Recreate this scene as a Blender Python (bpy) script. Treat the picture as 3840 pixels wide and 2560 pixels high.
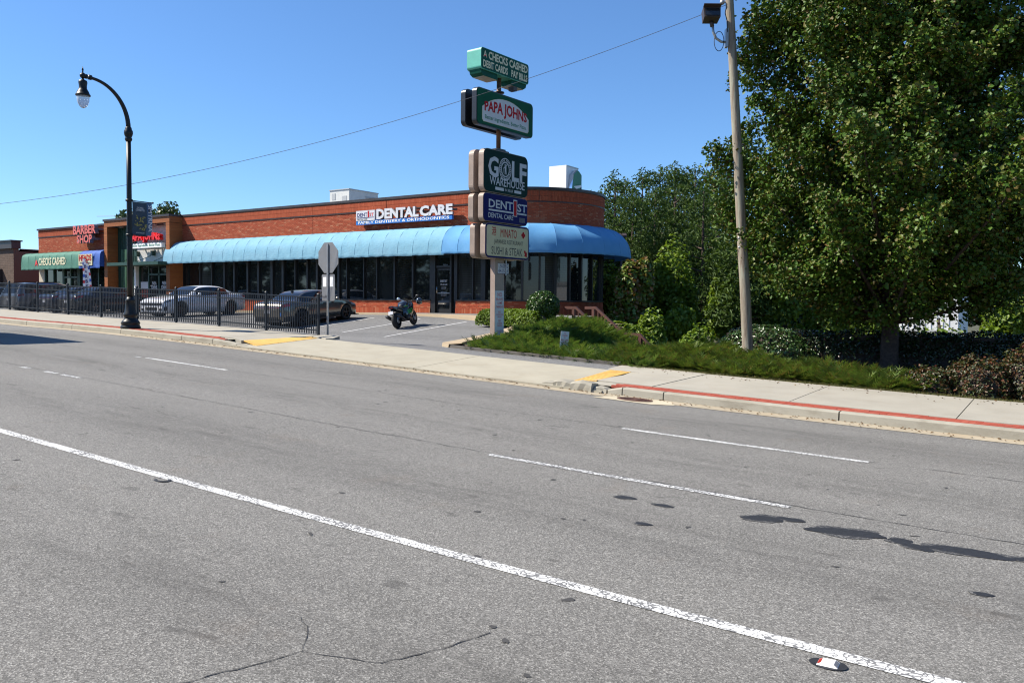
import bpy, bmesh, math, random
import numpy as np
from mathutils import Vector, Matrix
R_ = math.radians
rnd = random.Random(7)
rng = np.random.default_rng(11)
scene = bpy.context.scene
for o in list(bpy.data.objects):
    bpy.data.objects.remove(o)

# ------------------------------------------------------------------ camera, sky, sun, exposure
CAM = Vector((0.0, 0.0, 2.0))
YAW, PITCH, ROLL = R_(34.0), math.atan(85 / 1900.0), 0.0095
cam_data = bpy.data.cameras.new('camera')
cam_data.sensor_width = 36.0
cam_data.lens = 36.0 * 3102.0 / 3840.0
cam_data.clip_start = 0.1
cam_data.clip_end = 2000.0
cam = bpy.data.objects.new('camera', cam_data)
scene.collection.objects.link(cam)
_f0 = Vector((-math.sin(YAW), math.cos(YAW), 0)); _r0 = Vector((math.cos(YAW), math.sin(YAW), 0)); _u0 = Vector((0, 0, 1))
_f = _f0 * math.cos(PITCH) - _u0 * math.sin(PITCH)
_u = _u0 * math.cos(PITCH) + _f0 * math.sin(PITCH)
_r = _r0 * math.cos(ROLL) + _u * math.sin(ROLL)
_u = _u * math.cos(ROLL) - _r0 * math.sin(ROLL)
_m = Matrix((_r, _u, -_f)).transposed().to_4x4()
_m.translation = CAM
cam.matrix_world = _m
scene.camera = cam

SUN_AZ = Vector((-0.857, -0.515))          # horizontal direction towards the sun
SUN_EL = R_(47.0)
world = bpy.data.worlds.new('World')
scene.world = world
world.use_nodes = True
wn = world.node_tree
for n in list(wn.nodes):
    wn.nodes.remove(n)
w_out = wn.nodes.new('ShaderNodeOutputWorld')
w_bg = wn.nodes.new('ShaderNodeBackground')
w_sky = wn.nodes.new('ShaderNodeTexSky')
w_sky.sky_type = 'NISHITA'
w_sky.sun_disc = False
w_sky.sun_elevation = SUN_EL
w_sky.sun_rotation = math.atan2(SUN_AZ.x, SUN_AZ.y)
w_sky.altitude = 300.0
w_sky.air_density = 1.0
w_sky.dust_density = 0.1
w_sky.ozone_density = 10.0
w_bg.inputs['Strength'].default_value = 0.088
w_tint = wn.nodes.new('ShaderNodeMixRGB'); w_tint.blend_type = 'MULTIPLY'; w_tint.inputs[0].default_value = 1.0
w_tint.inputs[2].default_value = (0.98, 1.04, 1.05, 1.0)
wn.links.new(w_sky.outputs[0], w_tint.inputs[1])
wn.links.new(w_tint.outputs[0], w_bg.inputs['Color'])
wn.links.new(w_bg.outputs[0], w_out.inputs['Surface'])

sun_data = bpy.data.lights.new('sun', 'SUN')
sun_data.energy = 4.8
sun_data.angle = R_(0.53)
sun_data.color = (1.0, 0.93, 0.81)
sun = bpy.data.objects.new('sun', sun_data)
scene.collection.objects.link(sun)
_to_sun = Vector((SUN_AZ.x * math.cos(SUN_EL), SUN_AZ.y * math.cos(SUN_EL), math.sin(SUN_EL))).normalized()
sun.rotation_euler = _to_sun.to_track_quat('Z', 'Y').to_euler()
sun.location = (0, 0, 60)

vs = scene.view_settings
vs.view_transform = 'Standard'
vs.look = 'None'
vs.exposure = 0.95
vs.gamma = 1.0
try:
    scene.cycles.filter_width = 1.15
except Exception:
    pass
vs.use_curve_mapping = False

# ------------------------------------------------------------------ materials
MATS = {}
def new_mat(name):
    m = bpy.data.materials.new(name)
    m.use_nodes = True
    nt = m.node_tree
    for n in list(nt.nodes):
        nt.nodes.remove(n)
    out = nt.nodes.new('ShaderNodeOutputMaterial')
    p = nt.nodes.new('ShaderNodeBsdfPrincipled')
    nt.links.new(p.outputs[0], out.inputs['Surface'])
    MATS[name] = m
    return m, nt, p, out
def N(nt, t, **kw):
    n = nt.nodes.new(t)
    for k, v in kw.items():
        if k.startswith('i_'):
            n.inputs[k[2:].replace('_', ' ')].default_value = v
        else:
            setattr(n, k, v)
    return n
def pos(nt, scale=(1, 1, 1), obj=False):
    if obj:
        g = nt.nodes.new('ShaderNodeTexCoord'); src = g.outputs['Object']
    else:
        g = nt.nodes.new('ShaderNodeNewGeometry'); src = g.outputs['Position']
    mp = nt.nodes.new('ShaderNodeMapping')
    mp.inputs['Scale'].default_value = scale
    nt.links.new(src, mp.inputs['Vector'])
    return mp.outputs[0]
def ramp(nt, src, stops):
    r = nt.nodes.new('ShaderNodeValToRGB')
    el = r.color_ramp.elements
    while len(el) < len(stops):
        el.new(0.5)
    for e, (p, c) in zip(el, stops):
        e.position = p
        e.color = (c[0], c[1], c[2], 1) if not isinstance(c, (int, float)) else (c, c, c, 1)
    nt.links.new(src, r.inputs[0])
    return r.outputs[0]
def noise(nt, vec, scale, detail=4, rough=0.55, dist=0.0):
    n = N(nt, 'ShaderNodeTexNoise')
    n.inputs['Scale'].default_value = scale
    n.inputs['Detail'].default_value = detail
    n.inputs['Roughness'].default_value = rough
    n.inputs['Distortion'].default_value = dist
    if vec is not None:
        nt.links.new(vec, n.inputs['Vector'])
    return n.outputs[0]
def mix(nt, fac, a, b, mode='MIX'):
    m = nt.nodes.new('ShaderNodeMix')
    m.data_type = 'RGBA'
    m.blend_type = mode
    for sock, v in ((m.inputs['Factor'], fac), (m.inputs['A'], a), (m.inputs['B'], b)):
        if isinstance(v, bpy.types.NodeSocket):
            nt.links.new(v, sock)
        elif isinstance(v, (int, float)):
            if sock.type == 'RGBA':
                sock.default_value = (v, v, v, 1)
            else:
                sock.default_value = v
        else:
            sock.default_value = (v[0], v[1], v[2], 1)
    # RGBA sockets share names; make sure the colour ones are wired
    return m.outputs['Result']
def mixc(nt, fac, a, b, mode='MIX'):
    m = nt.nodes.new('ShaderNodeMixRGB')
    m.blend_type = mode
    for k, v in ((0, fac), (1, a), (2, b)):
        s = m.inputs[k]
        if isinstance(v, bpy.types.NodeSocket):
            nt.links.new(v, s)
        elif k == 0:
            s.default_value = v
        else:
            s.default_value = (v[0], v[1], v[2], 1) if not isinstance(v, (int, float)) else (v, v, v, 1)
    return m.outputs[0]
def bump(nt, p, h, strength=0.3, dist=0.01):
    b = N(nt, 'ShaderNodeBump')
    b.inputs['Strength'].default_value = strength
    b.inputs['Distance'].default_value = dist
    nt.links.new(h, b.inputs['Height'])
    nt.links.new(b.outputs[0], p.inputs['Normal'])
def island(nt):
    g = nt.nodes.new('ShaderNodeNewGeometry')
    o = nt.nodes.new('ShaderNodeObjectInfo')
    a = nt.nodes.new('ShaderNodeMath'); a.operation = 'ADD'
    nt.links.new(g.outputs['Random Per Island'], a.inputs[0])
    nt.links.new(o.outputs['Random'], a.inputs[1])
    f = nt.nodes.new('ShaderNodeMath'); f.operation = 'FRACT'
    nt.links.new(a.outputs[0], f.inputs[0])
    return f.outputs[0]

def paint(name, col, rough=0.5, metal=0.0, var=0.12, vscale=3.0, spec=0.5, bumps=0.0, coat=0.0, obj=False):
    """plain coloured surface with a little unevenness and wear"""
    m, nt, p, _ = new_mat(name)
    v = pos(nt, obj=obj)
    f = noise(nt, v, vscale, 5)
    lo = [max(0, c * (1 - var)) for c in col]; hi = [min(1, c * (1 + var)) for c in col]
    c = ramp(nt, f, [(0.3, lo), (0.7, hi)])
    nt.links.new(c, p.inputs['Base Color'])
    p.inputs['Roughness'].default_value = rough
    p.inputs['Metallic'].default_value = metal
    p.inputs['Specular IOR Level'].default_value = spec
    if coat:
        p.inputs['Coat Weight'].default_value = coat
        p.inputs['Coat Roughness'].default_value = 0.04
    if bumps:
        bump(nt, p, noise(nt, v, vscale * 12, 3), bumps, 0.01)
    return m

def make_asphalt(name, dark, light, joints=False, speck=260.0, spots=True):
    m, nt, p, _ = new_mat(name)
    v = pos(nt)
    vor = N(nt, 'ShaderNodeTexVoronoi'); vor.inputs['Scale'].default_value = speck * 0.36
    nt.links.new(v, vor.inputs['Vector'])
    cellv = N(nt, 'ShaderNodeSeparateColor'); nt.links.new(vor.outputs['Color'], cellv.inputs[0])
    c = ramp(nt, cellv.outputs[0], [(0.0, [d * 0.35 for d in dark]), (0.4, dark), (0.72, light), (0.88, [min(1, l * 1.4) for l in light]), (1.0, [min(1, l * 2.1) for l in light])])
    fine = noise(nt, v, speck, 2, 0.7)
    c = mixc(nt, 0.35, c, ramp(nt, fine, [(0.35, [d * 0.5 for d in dark]), (0.62, [l * 1.25 for l in light])]))
    mid = noise(nt, v, 9.0, 4, 0.6)
    c = mixc(nt, 0.35, c, ramp(nt, mid, [(0.3, 0.72), (0.7, 1.0)]), 'MULTIPLY')
    big = noise(nt, pos(nt, (0.12, 0.7, 1)), 1.0, 4)
    c = mixc(nt, 0.55, c, ramp(nt, big, [(0.3, 0.74), (0.65, 1.0)]), 'MULTIPLY')
    if spots:
        sp = noise(nt, pos(nt, (1.0, 2.2, 1)), 2.3, 3, 0.5)
        c = mixc(nt, ramp(nt, sp, [(0.66, 0.0), (0.74, 0.55)]), c, [d * 0.45 for d in dark])
        # oil drips and rubber worn into the lane centres (lanes are 3.1 m wide)
        sep = N(nt, 'ShaderNodeSeparateXYZ'); nt.links.new(pos(nt), sep.inputs[0])
        m1 = N(nt, 'ShaderNodeMath', operation='MULTIPLY_ADD'); m1.inputs[1].default_value = 6.2832 / 3.1; m1.inputs[2].default_value = -6.2832 * 6.5 / 3.1 + 1.5708
        nt.links.new(sep.outputs[1], m1.inputs[0])
        m2 = N(nt, 'ShaderNodeMath', operation='SINE'); nt.links.new(m1.outputs[0], m2.inputs[0])
        streak = ramp(nt, m2.outputs[0], [(0.55, 0.0), (1.0, 1.0)])
        drip = ramp(nt, noise(nt, pos(nt, (0.35, 2.0, 1)), 2.0, 5, 0.65), [(0.42, 0.0), (0.7, 0.5)])
        c = mixc(nt, mixc(nt, 1.0, streak, drip, 'MULTIPLY'), c, [d * 0.42 for d in dark])
        tracks = ramp(nt, m2.outputs[0], [(0.0, 1.0), (0.5, 0.90), (1.0, 0.97)])
        c = mixc(nt, 0.8, c, tracks, 'MULTIPLY')
        rust = noise(nt, pos(nt, (1, 1, 1)), 1.1, 4, 0.6)
        c = mixc(nt, ramp(nt, rust, [(0.62, 0.0), (0.8, 0.25)]), c, (0.16, 0.12, 0.085))
    nt.links.new(c, p.inputs['Base Color'])
    p.inputs['Roughness'].default_value = 0.85
    p.inputs['Specular IOR Level'].default_value = 0.25
    bump(nt, p, mixc(nt, 0.5, vor.outputs['Distance'], fine), 0.55, 0.008)
    return m
make_asphalt('road_asphalt', (0.140, 0.135, 0.126), (0.225, 0.218, 0.203), speck=330.0)
make_asphalt('lot_asphalt', (0.13, 0.13, 0.13), (0.205, 0.203, 0.20), speck=200)

def make_concrete(name, col, stain=(0.22, 0.16, 0.09), amount=0.35):
    m, nt, p, _ = new_mat(name)
    v = pos(nt)
    a = noise(nt, v, 1.3, 6, 0.6)
    c = ramp(nt, a, [(0.25, [x * 0.84 for x in col]), (0.7, col)])
    sp = noise(nt, v, 90, 3, 0.6)
    c = mixc(nt, 0.35, c, ramp(nt, sp, [(0.3, 0.7), (0.6, 1.0)]), 'MULTIPLY')
    st = noise(nt, pos(nt, (0.8, 0.8, 2.0)), 2.1, 5, 0.65, 0.4)
    c = mixc(nt, ramp(nt, st, [(0.5, 0.0), (0.78, amount)]), c, stain)
    isl = island(nt)
    c = mixc(nt, 0.6, c, ramp(nt, isl, [(0, 0.86), (1, 1.0)]), 'MULTIPLY')
    nt.links.new(c, p.inputs['Base Color'])
    p.inputs['Roughness'].default_value = 0.88
    p.inputs['Specular IOR Level'].default_value = 0.2
    bump(nt, p, sp, 0.25, 0.004)
    return m
make_concrete('pavement_concrete', (0.375, 0.35, 0.295), amount=0.18)
make_concrete('apron_concrete', (0.40, 0.37, 0.295), amount=0.25)
make_concrete('gutter_concrete', (0.42, 0.36, 0.265), (0.34, 0.22, 0.1), 0.4)
make_concrete('kerb_concrete', (0.37, 0.345, 0.285), (0.14, 0.115, 0.075), 0.55)
make_concrete('island_concrete', (0.40, 0.32, 0.22), (0.34, 0.2, 0.09), 0.5)
make_concrete('dark_concrete', (0.11, 0.10, 0.09), (0.03, 0.03, 0.025), 0.6)

def make_brick(name, cols, rough=0.9):
    m, nt, p, _ = new_mat(name)
    isl = island(nt)
    n = len(cols)
    c = ramp(nt, isl, [(i / (n - 1), col) for i, col in enumerate(cols)])
    f = noise(nt, pos(nt), 35, 3)
    c = mixc(nt, 0.45, c, ramp(nt, f, [(0.3, 0.6), (0.65, 1.0)]), 'MULTIPLY')
    nt.links.new(c, p.inputs['Base Color'])
    p.inputs['Roughness'].default_value = rough
    p.inputs['Specular IOR Level'].default_value = 0.25
    return m
make_brick('facade_brick', [(0.31, 0.062, 0.028), (0.39, 0.082, 0.036), (0.35, 0.07, 0.031), (0.43, 0.11, 0.052), (0.33, 0.066, 0.03), (0.46, 0.18, 0.095)])
make_brick('soldier_brick', [(0.34, 0.072, 0.031), (0.38, 0.082, 0.036), (0.41, 0.094, 0.041), (0.35, 0.072, 0.031), (0.42, 0.105, 0.048)])
make_brick('paver_brick', [(0.33, 0.072, 0.045), (0.37, 0.088, 0.055), (0.30, 0.064, 0.042), (0.40, 0.105, 0.068)])
make_brick('white_brick', [(0.62, 0.60, 0.58), (0.70, 0.68, 0.66), (0.58, 0.57, 0.55)])
make_brick('plank_wood', [(0.30, 0.105, 0.034), (0.35, 0.125, 0.042), (0.27, 0.09, 0.03)], 0.6)
make_brick('tan_brick', [(0.125, 0.088, 0.068), (0.145, 0.102, 0.08), (0.11, 0.078, 0.06)])
paint('mortar', (0.20, 0.085, 0.055), 0.95)
paint('white_mortar', (0.5, 0.49, 0.47), 0.95)
paint('coping_metal', (0.035, 0.026, 0.024), 0.45)
paint('frame_bronze', (0.014, 0.014, 0.015), 0.4)
paint('frame_green', (0.018, 0.055, 0.038), 0.45)
paint('green_panel', (0.016, 0.05, 0.034), 0.5)
paint('green_fin', (0.055, 0.13, 0.075), 0.5)
paint('roof_grey', (0.18, 0.18, 0.18), 0.9)
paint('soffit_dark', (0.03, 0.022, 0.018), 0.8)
paint('fence_black', (0.012, 0.017, 0.024), 0.5, spec=0.3)
paint('lamp_black', (0.006, 0.008, 0.009), 0.42, spec=0.35)
paint('white_paint', (0.78, 0.78, 0.77), 0.5, var=0.05)
paint('sign_white', (0.58, 0.59, 0.62), 0.6, var=0.05, spec=0.15)
paint('sign_offwhite', (0.56, 0.52, 0.34), 0.6, var=0.07, spec=0.15)
paint('sign_green', (0.006, 0.085, 0.045), 0.6, var=0.08, spec=0.1)
paint('sign_teal_face', (0.010, 0.085, 0.062), 0.6, var=0.08, spec=0.1)
paint('sign_teal', (0.09, 0.38, 0.30), 0.45, var=0.08)
paint('sign_dark_green', (0.006, 0.030, 0.026), 0.6, var=0.08, spec=0.08)
paint('sign_navy', (0.010, 0.012, 0.10), 0.6, var=0.08, spec=0.08)
paint('sign_black', (0.012, 0.013, 0.016), 0.35)
paint('sign_taupe', (0.27, 0.205, 0.165), 0.55, var=0.14, bumps=0.15)
paint('sign_tan', (0.46, 0.40, 0.31), 0.6)
paint('letter_red', (0.40, 0.010, 0.016), 0.6, var=0.05, spec=0.15)
paint('letter_bright_red', (0.72, 0.015, 0.015), 0.35, var=0.05)
paint('letter_salmon', (0.62, 0.13, 0.10), 0.45, var=0.15)
paint('letter_cream', (0.72, 0.66, 0.44), 0.5, var=0.05)
paint('letter_grey', (0.50, 0.52, 0.56), 0.5, var=0.05)
paint('letter_navy', (0.02, 0.022, 0.12), 0.5, var=0.05)
paint('letter_black', (0.02, 0.018, 0.022), 0.5, var=0.05)
paint('letter_green', (0.02, 0.19, 0.10), 0.5, var=0.05)
paint('letter_pink', (0.55, 0.10, 0.12), 0.5, var=0.05)
paint('return_grey', (0.16, 0.16, 0.17), 0.5)
paint('sign_blue', (0.02, 0.16, 0.50), 0.45, var=0.05)
paint('post_taupe', (0.30, 0.225, 0.185), 0.55, var=0.1)
paint('gold_plastic', (0.60, 0.36, 0.09), 0.7, var=0.1, vscale=6)
paint('galvanised', (0.34, 0.35, 0.36), 0.42, 0.6, var=0.1)
paint('sign_back', (0.22, 0.22, 0.225), 0.42, 0.35, var=0.06)
paint('rusty_steel', (0.15, 0.08, 0.05), 0.7, 0.3, var=0.5, vscale=5)
paint('iron_rust', (0.10, 0.045, 0.03), 0.75, 0.2, var=0.4, vscale=14)
paint('tyre_rubber', (0.012, 0.012, 0.013), 0.8)
paint('black_plastic', (0.012, 0.012, 0.013), 0.45)
paint('chrome', (0.7, 0.7, 0.72), 0.12, 1.0, var=0.03)
paint('alloy', (0.32, 0.32, 0.33), 0.3, 0.9, var=0.05)
paint('dark_alloy', (0.05, 0.05, 0.055), 0.3, 0.8, var=0.05)
paint('car_white', (0.72, 0.73, 0.75), 0.3, var=0.02, coat=1.0)
paint('car_grey', (0.17, 0.155, 0.135), 0.28, 0.75, var=0.03, coat=1.0)
paint('car_silver', (0.33, 0.33, 0.35), 0.3, 0.7, var=0.03, coat=1.0)
paint('car_black', (0.010, 0.011, 0.014), 0.22, var=0.02, coat=1.0)
paint('car_navy', (0.02, 0.025, 0.045), 0.25, 0.3, var=0.02, coat=1.0)
paint('tail_red', (0.45, 0.008, 0.012), 0.15, var=0.05, coat=1.0)
paint('lamp_clear', (0.55, 0.57, 0.6), 0.1, 0.4, var=0.05, coat=1.0)
paint('neon_green', (0.03, 0.42, 0.05), 0.35, var=0.05)
paint('stop_red', (0.45, 0.015, 0.02), 0.45, var=0.05)
paint('tar_black', (0.016, 0.017, 0.020), 0.65, var=0.3, vscale=30, bumps=0.3)
def make_tar_edge():
    m, nt, p, _ = new_mat('tar_edge')
    f = noise(nt, pos(nt), 38, 4, 0.7)
    c = ramp(nt, f, [(0.42, (0.02, 0.021, 0.024)), (0.56, (0.075, 0.074, 0.072)), (0.66, (0.17, 0.165, 0.158))])
    nt.links.new(c, p.inputs['Base Color']); p.inputs['Roughness'].default_value = 0.8
make_tar_edge()
paint('crack_dark', (0.045, 0.044, 0.044), 0.95)
paint('rail_wood', (0.085, 0.030, 0.022), 0.7, var=0.25, vscale=9)
paint('soil', (0.06, 0.04, 0.025), 0.95, var=0.3, vscale=8, bumps=0.4)
paint('field_ground', (0.07, 0.07, 0.035), 0.95, var=0.3, vscale=1.2)
paint('hvac_white', (0.60, 0.60, 0.57), 0.55, var=0.06)
paint('hvac_grey', (0.40, 0.41, 0.41), 0.5, var=0.06)
paint('fixture_bronze', (0.045, 0.03, 0.025), 0.5)
paint('canvas_green', (0.045, 0.165, 0.12), 0.8, var=0.07)
paint('canvas_navy', (0.022, 0.085, 0.34), 0.8, var=0.07)
paint('warehouse_white', (0.66, 0.67, 0.68), 0.6, var=0.06)
paint('banner_slate', (0.03, 0.055, 0.085), 0.7, var=0.08)
paint('banner_blue', (0.06, 0.12, 0.22), 0.7, var=0.08)
paint('banner_gold', (0.22, 0.20, 0.05), 0.7, var=0.3, vscale=20)
paint('flag_white', (0.72, 0.70, 0.72), 0.7, var=0.05)
paint('flag_red', (0.55, 0.03, 0.04), 0.7, var=0.05)
paint('flag_blue', (0.06, 0.12, 0.42), 0.7, var=0.05)
paint('poster_red', (0.35, 0.06, 0.03), 0.5, var=0.6, vscale=9)
paint('poster_dark', (0.16, 0.05, 0.06), 0.5, var=0.4, vscale=7)
paint('wire_grey', (0.16, 0.16, 0.17), 0.6)
paint('wire_black', (0.02, 0.02, 0.022), 0.6)
paint('bark', (0.055, 0.04, 0.032), 0.95, var=0.4, vscale=14, bumps=0.5)
paint('pine_bark', (0.075, 0.05, 0.04), 0.95, var=0.4, vscale=8)
paint('asphalt_shingle', (0.12, 0.12, 0.12), 0.9)

def make_canvas():
    m, nt, p, out = new_mat('canvas_blue')
    v = pos(nt)
    f = noise(nt, v, 1.6, 4)
    c = ramp(nt, f, [(0.3, (0.095, 0.29, 0.54)), (0.7, (0.125, 0.33, 0.58))])
    # the pipe frame shows faintly through the cloth as two paler bands
    nt.links.new(c, p.inputs['Base Color'])
    p.inputs['Roughness'].default_value = 0.75
    p.inputs['Specular IOR Level'].default_value = 0.25
    tr = N(nt, 'ShaderNodeBsdfTranslucent'); nt.links.new(c, tr.inputs['Color'])
    ms = N(nt, 'ShaderNodeMixShader'); ms.inputs[0].default_value = 0.12
    nt.links.new(p.outputs[0], ms.inputs[1]); nt.links.new(tr.outputs[0], ms.inputs[2])
    nt.links.new(ms.outputs[0], out.inputs['Surface'])
    bump(nt, p, noise(nt, v, 5, 3), 0.12, 0.02)
make_canvas()
def make_canvas_pale():
    m, nt, p, out = new_mat('canvas_pale')
    c = ramp(nt, noise(nt, pos(nt), 2.6, 4), [(0.3, (0.175, 0.37, 0.49)), (0.7, (0.21, 0.415, 0.53))])
    c2 = mixc(nt, ramp(nt, noise(nt, pos(nt, (1, 1, 3)), 0.6, 5), [(0.45, 0.0), (0.7, 0.3)]), c, (0.22, 0.36, 0.47))
    nt.links.new(c2, p.inputs['Base Color'])
    p.inputs['Roughness'].default_value = 0.8
    p.inputs['Specular IOR Level'].default_value = 0.2
    tr = N(nt, 'ShaderNodeBsdfTranslucent'); nt.links.new(c, tr.inputs['Color'])
    ms = N(nt, 'ShaderNodeMixShader'); ms.inputs[0].default_value = 0.12
    nt.links.new(p.outputs[0], ms.inputs[1]); nt.links.new(tr.outputs[0], ms.inputs[2])
    nt.links.new(ms.outputs[0], out.inputs['Surface'])
    dirt = noise(nt, pos(nt, (3.0, 3.0, 0.6)), 1.6, 5, 0.65)
    sz = N(nt, 'ShaderNodeSeparateXYZ'); nt.links.new(pos(nt), sz.inputs[0])
    low = ramp(nt, noise(nt, pos(nt, (0.6, 0.6, 0.2)), 1.5, 3), [(0.4, 0.0), (0.7, 1.0)])
    c3 = mixc(nt, mixc(nt, 1.0, ramp(nt, dirt, [(0.5, 0.0), (0.75, 0.35)]), low, 'MULTIPLY'), c2, (0.16, 0.22, 0.24))
    nt.links.new(c3, p.inputs['Base Color'])
    bump(nt, p, noise(nt, pos(nt, (1, 1, 2)), 5, 5), 0.30, 0.04)
make_canvas_pale()
def make_glass():
    m, nt, p, _ = new_mat('dark_glass')
    c = ramp(nt, noise(nt, pos(nt, (0.7, 0.7, 0.25)), 1.1, 2), [(0.35, (0.005, 0.007, 0.008)), (0.7, (0.022, 0.026, 0.027))])
    nt.links.new(c, p.inputs['Base Color'])
    p.inputs['Roughness'].default_value = 0.03
    p.inputs['IOR'].default_value = 1.55
    for nm, lo, hi in (('tinted_glass', 0.012, 0.035), ('blind_glass', 0.035, 0.07)):
        m, nt, p, _ = new_mat(nm)
        wv = N(nt, 'ShaderNodeTexWave', wave_type='BANDS', bands_direction='Z'); wv.inputs['Scale'].default_value = 3.0; wv.inputs['Distortion'].default_value = 0.3
        nt.links.new(pos(nt), wv.inputs['Vector'])
        c = ramp(nt, noise(nt, pos(nt, (1.2, 1.2, 0.3)), 1.3, 2), [(0.3, (lo * .5, lo * .55, lo * .55)), (0.7, (hi * .9, hi, hi * .98))])
        c = mixc(nt, 0.35, c, wv.outputs[0], 'MULTIPLY')
        nt.links.new(c, p.inputs['Base Color']); p.inputs['Roughness'].default_value = 0.03; p.inputs['IOR'].default_value = 1.55
    m, nt, p, _ = new_mat('car_glass')
    p.inputs['Base Color'].default_value = (0.012, 0.014, 0.017, 1)
    p.inputs['Roughness'].default_value = 0.03
    p.inputs['IOR'].default_value = 1.7
    m, nt, p, _ = new_mat('globe_glass')
    p.inputs['Base Color'].default_value = (0.72, 0.76, 0.8, 1)
    p.inputs['Roughness'].default_value = 0.15
    p.inputs['Transmission Weight'].default_value = 0.55
    p.inputs['IOR'].default_value = 1.2
make_glass()
def make_lines():
    for nm, keep, col in (('line_white', 0.54, (0.62, 0.62, 0.60)), ('line_worn', 0.44, (0.62, 0.62, 0.60)), ('line_lot', 0.9, (0.6, 0.6, 0.6))):
        m, nt, p, out = new_mat(nm)
        v = pos(nt, (1, 1.5, 1))
        vor = N(nt, 'ShaderNodeTexVoronoi', feature='DISTANCE_TO_EDGE'); vor.inputs['Scale'].default_value = 22
        w = noise(nt, pos(nt), 6, 3)
        wv = N(nt, 'ShaderNodeVectorMath', operation='ADD')
        nt.links.new(v, wv.inputs[0]); 
        wm = N(nt, 'ShaderNodeVectorMath', operation='SCALE'); wm.inputs['Scale'].default_value = 0.12
        cx = N(nt, 'ShaderNodeCombineXYZ'); nt.links.new(w, cx.inputs[0]); nt.links.new(w, cx.inputs[1])
        nt.links.new(cx.outputs[0], wm.inputs[0]); nt.links.new(wm.outputs[0], wv.inputs[1])
        nt.links.new(wv.outputs[0], vor.inputs['Vector'])
        wear = noise(nt, pos(nt, (1, 3, 1)), 2.2, 4, 0.7)
        lim = ramp(nt, wear, [(keep - 0.14, 0.035), (keep + 0.14, 0.19)])
        lt = N(nt, 'ShaderNodeMath', operation='GREATER_THAN')
        nt.links.new(vor.outputs['Distance'], lt.inputs[0]); nt.links.new(lim, lt.inputs[1])
        base = ramp(nt, noise(nt, pos(nt), 120, 2), [(0.3, (0.11, 0.11, 0.112)), (0.6, (0.17, 0.17, 0.17))])
        tint = mixc(nt, 0.3, col, ramp(nt, noise(nt, pos(nt), 40, 3), [(0.3, 0.35), (0.6, 0.7)]))
        c = mixc(nt, lt.outputs[0], base, tint)
        nt.links.new(c, p.inputs['Base Color'])
        p.inputs['Roughness'].default_value = 0.8
make_lines()
def make_pole_wood():
    m, nt, p, _ = new_mat('pole_wood')
    v = pos(nt, (5, 5, 0.45))
    f = noise(nt, v, 2.0, 6, 0.65, 0.8)
    c = ramp(nt, f, [(0.28, (0.13, 0.095, 0.07)), (0.45, (0.25, 0.205, 0.16)), (0.60, (0.30, 0.285, 0.225)), (0.8, (0.27, 0.32, 0.25))])
    nt.links.new(c, p.inputs['Base Color'])
    p.inputs['Roughness'].default_value = 0.9
    p.inputs['Specular IOR Level'].default_value = 0.2
    bump(nt, p, noise(nt, pos(nt, (25, 25, 1.2)), 2, 4), 0.5, 0.02)
make_pole_wood()
def make_leaf(name, cols, trans=0.28, gloss=0.35, spec=0.5):
    m, nt, p, out = new_mat(name)
    isl = island(nt)
    n = len(cols)
    c = ramp(nt, isl, [(i / (n - 1), col) for i, col in enumerate(cols)])
    big = noise(nt, pos(nt), 0.9, 3)
    c = mixc(nt, 0.5, c, ramp(nt, big, [(0.3, 0.6), (0.7, 1.0)]), 'MULTIPLY')
    nt.links.new(c, p.inputs['Base Color'])
    p.inputs['Roughness'].default_value = gloss
    p.inputs['Specular IOR Level'].default_value = spec
    tr = N(nt, 'ShaderNodeBsdfTranslucent')
    nt.links.new(mixc(nt, 1.0, c, (1.0, 1.0, 0.5), 'MULTIPLY'), tr.inputs['Color'])
    ms = N(nt, 'ShaderNodeMixShader'); ms.inputs[0].default_value = trans
    nt.links.new(p.outputs[0], ms.inputs[1]); nt.links.new(tr.outputs[0], ms.inputs[2])
    nt.links.new(ms.outputs[0], out.inputs['Surface'])
    return m
make_leaf('maple_leaf', [(0.036, 0.085, 0.010), (0.06, 0.125, 0.012), (0.08, 0.14, 0.014), (0.048, 0.11, 0.011), (0.055, 0.118, 0.012), (0.065, 0.13, 0.012), (0.13, 0.13, 0.02), (0.07, 0.13, 0.016), (0.12, 0.07, 0.02), (0.05, 0.11, 0.012)], 0.10, 0.5, 0.25)
make_leaf('pine_needle', [(0.046, 0.09, 0.016), (0.062, 0.112, 0.02), (0.078, 0.13, 0.022), (0.052, 0.095, 0.02)], 0.25, 0.6, 0.3)
make_leaf('vine_leaf', [(0.10, 0.18, 0.015), (0.15, 0.24, 0.022), (0.20, 0.28, 0.03), (0.12, 0.21, 0.02), (0.18, 0.23, 0.028)], 0.38, 0.5, 0.4)
make_leaf('brown_vine_leaf', [(0.09, 0.16, 0.02), (0.13, 0.21, 0.028), (0.22, 0.09, 0.03), (0.11, 0.19, 0.024)], 0.25, 0.45)
make_leaf('box_leaf', [(0.03, 0.07, 0.012), (0.05, 0.11, 0.016), (0.07, 0.14, 0.02)], 0.22, 0.3)
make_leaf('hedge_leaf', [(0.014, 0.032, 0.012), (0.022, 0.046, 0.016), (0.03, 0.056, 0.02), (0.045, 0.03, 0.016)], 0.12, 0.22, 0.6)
make_leaf('sunlit_hedge_leaf', [(0.035, 0.08, 0.022), (0.05, 0.11, 0.028), (0.07, 0.13, 0.035), (0.08, 0.07, 0.03)], 0.15, 0.28, 0.5)  # hedge leaf lightened: sun on its rounded end is put into the colour
make_leaf('juniper_leaf', [(0.08, 0.155, 0.04), (0.12, 0.20, 0.048), (0.10, 0.175, 0.042), (0.16, 0.23, 0.055), (0.13, 0.125, 0.05)], 0.32, 0.65, 0.25)
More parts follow.
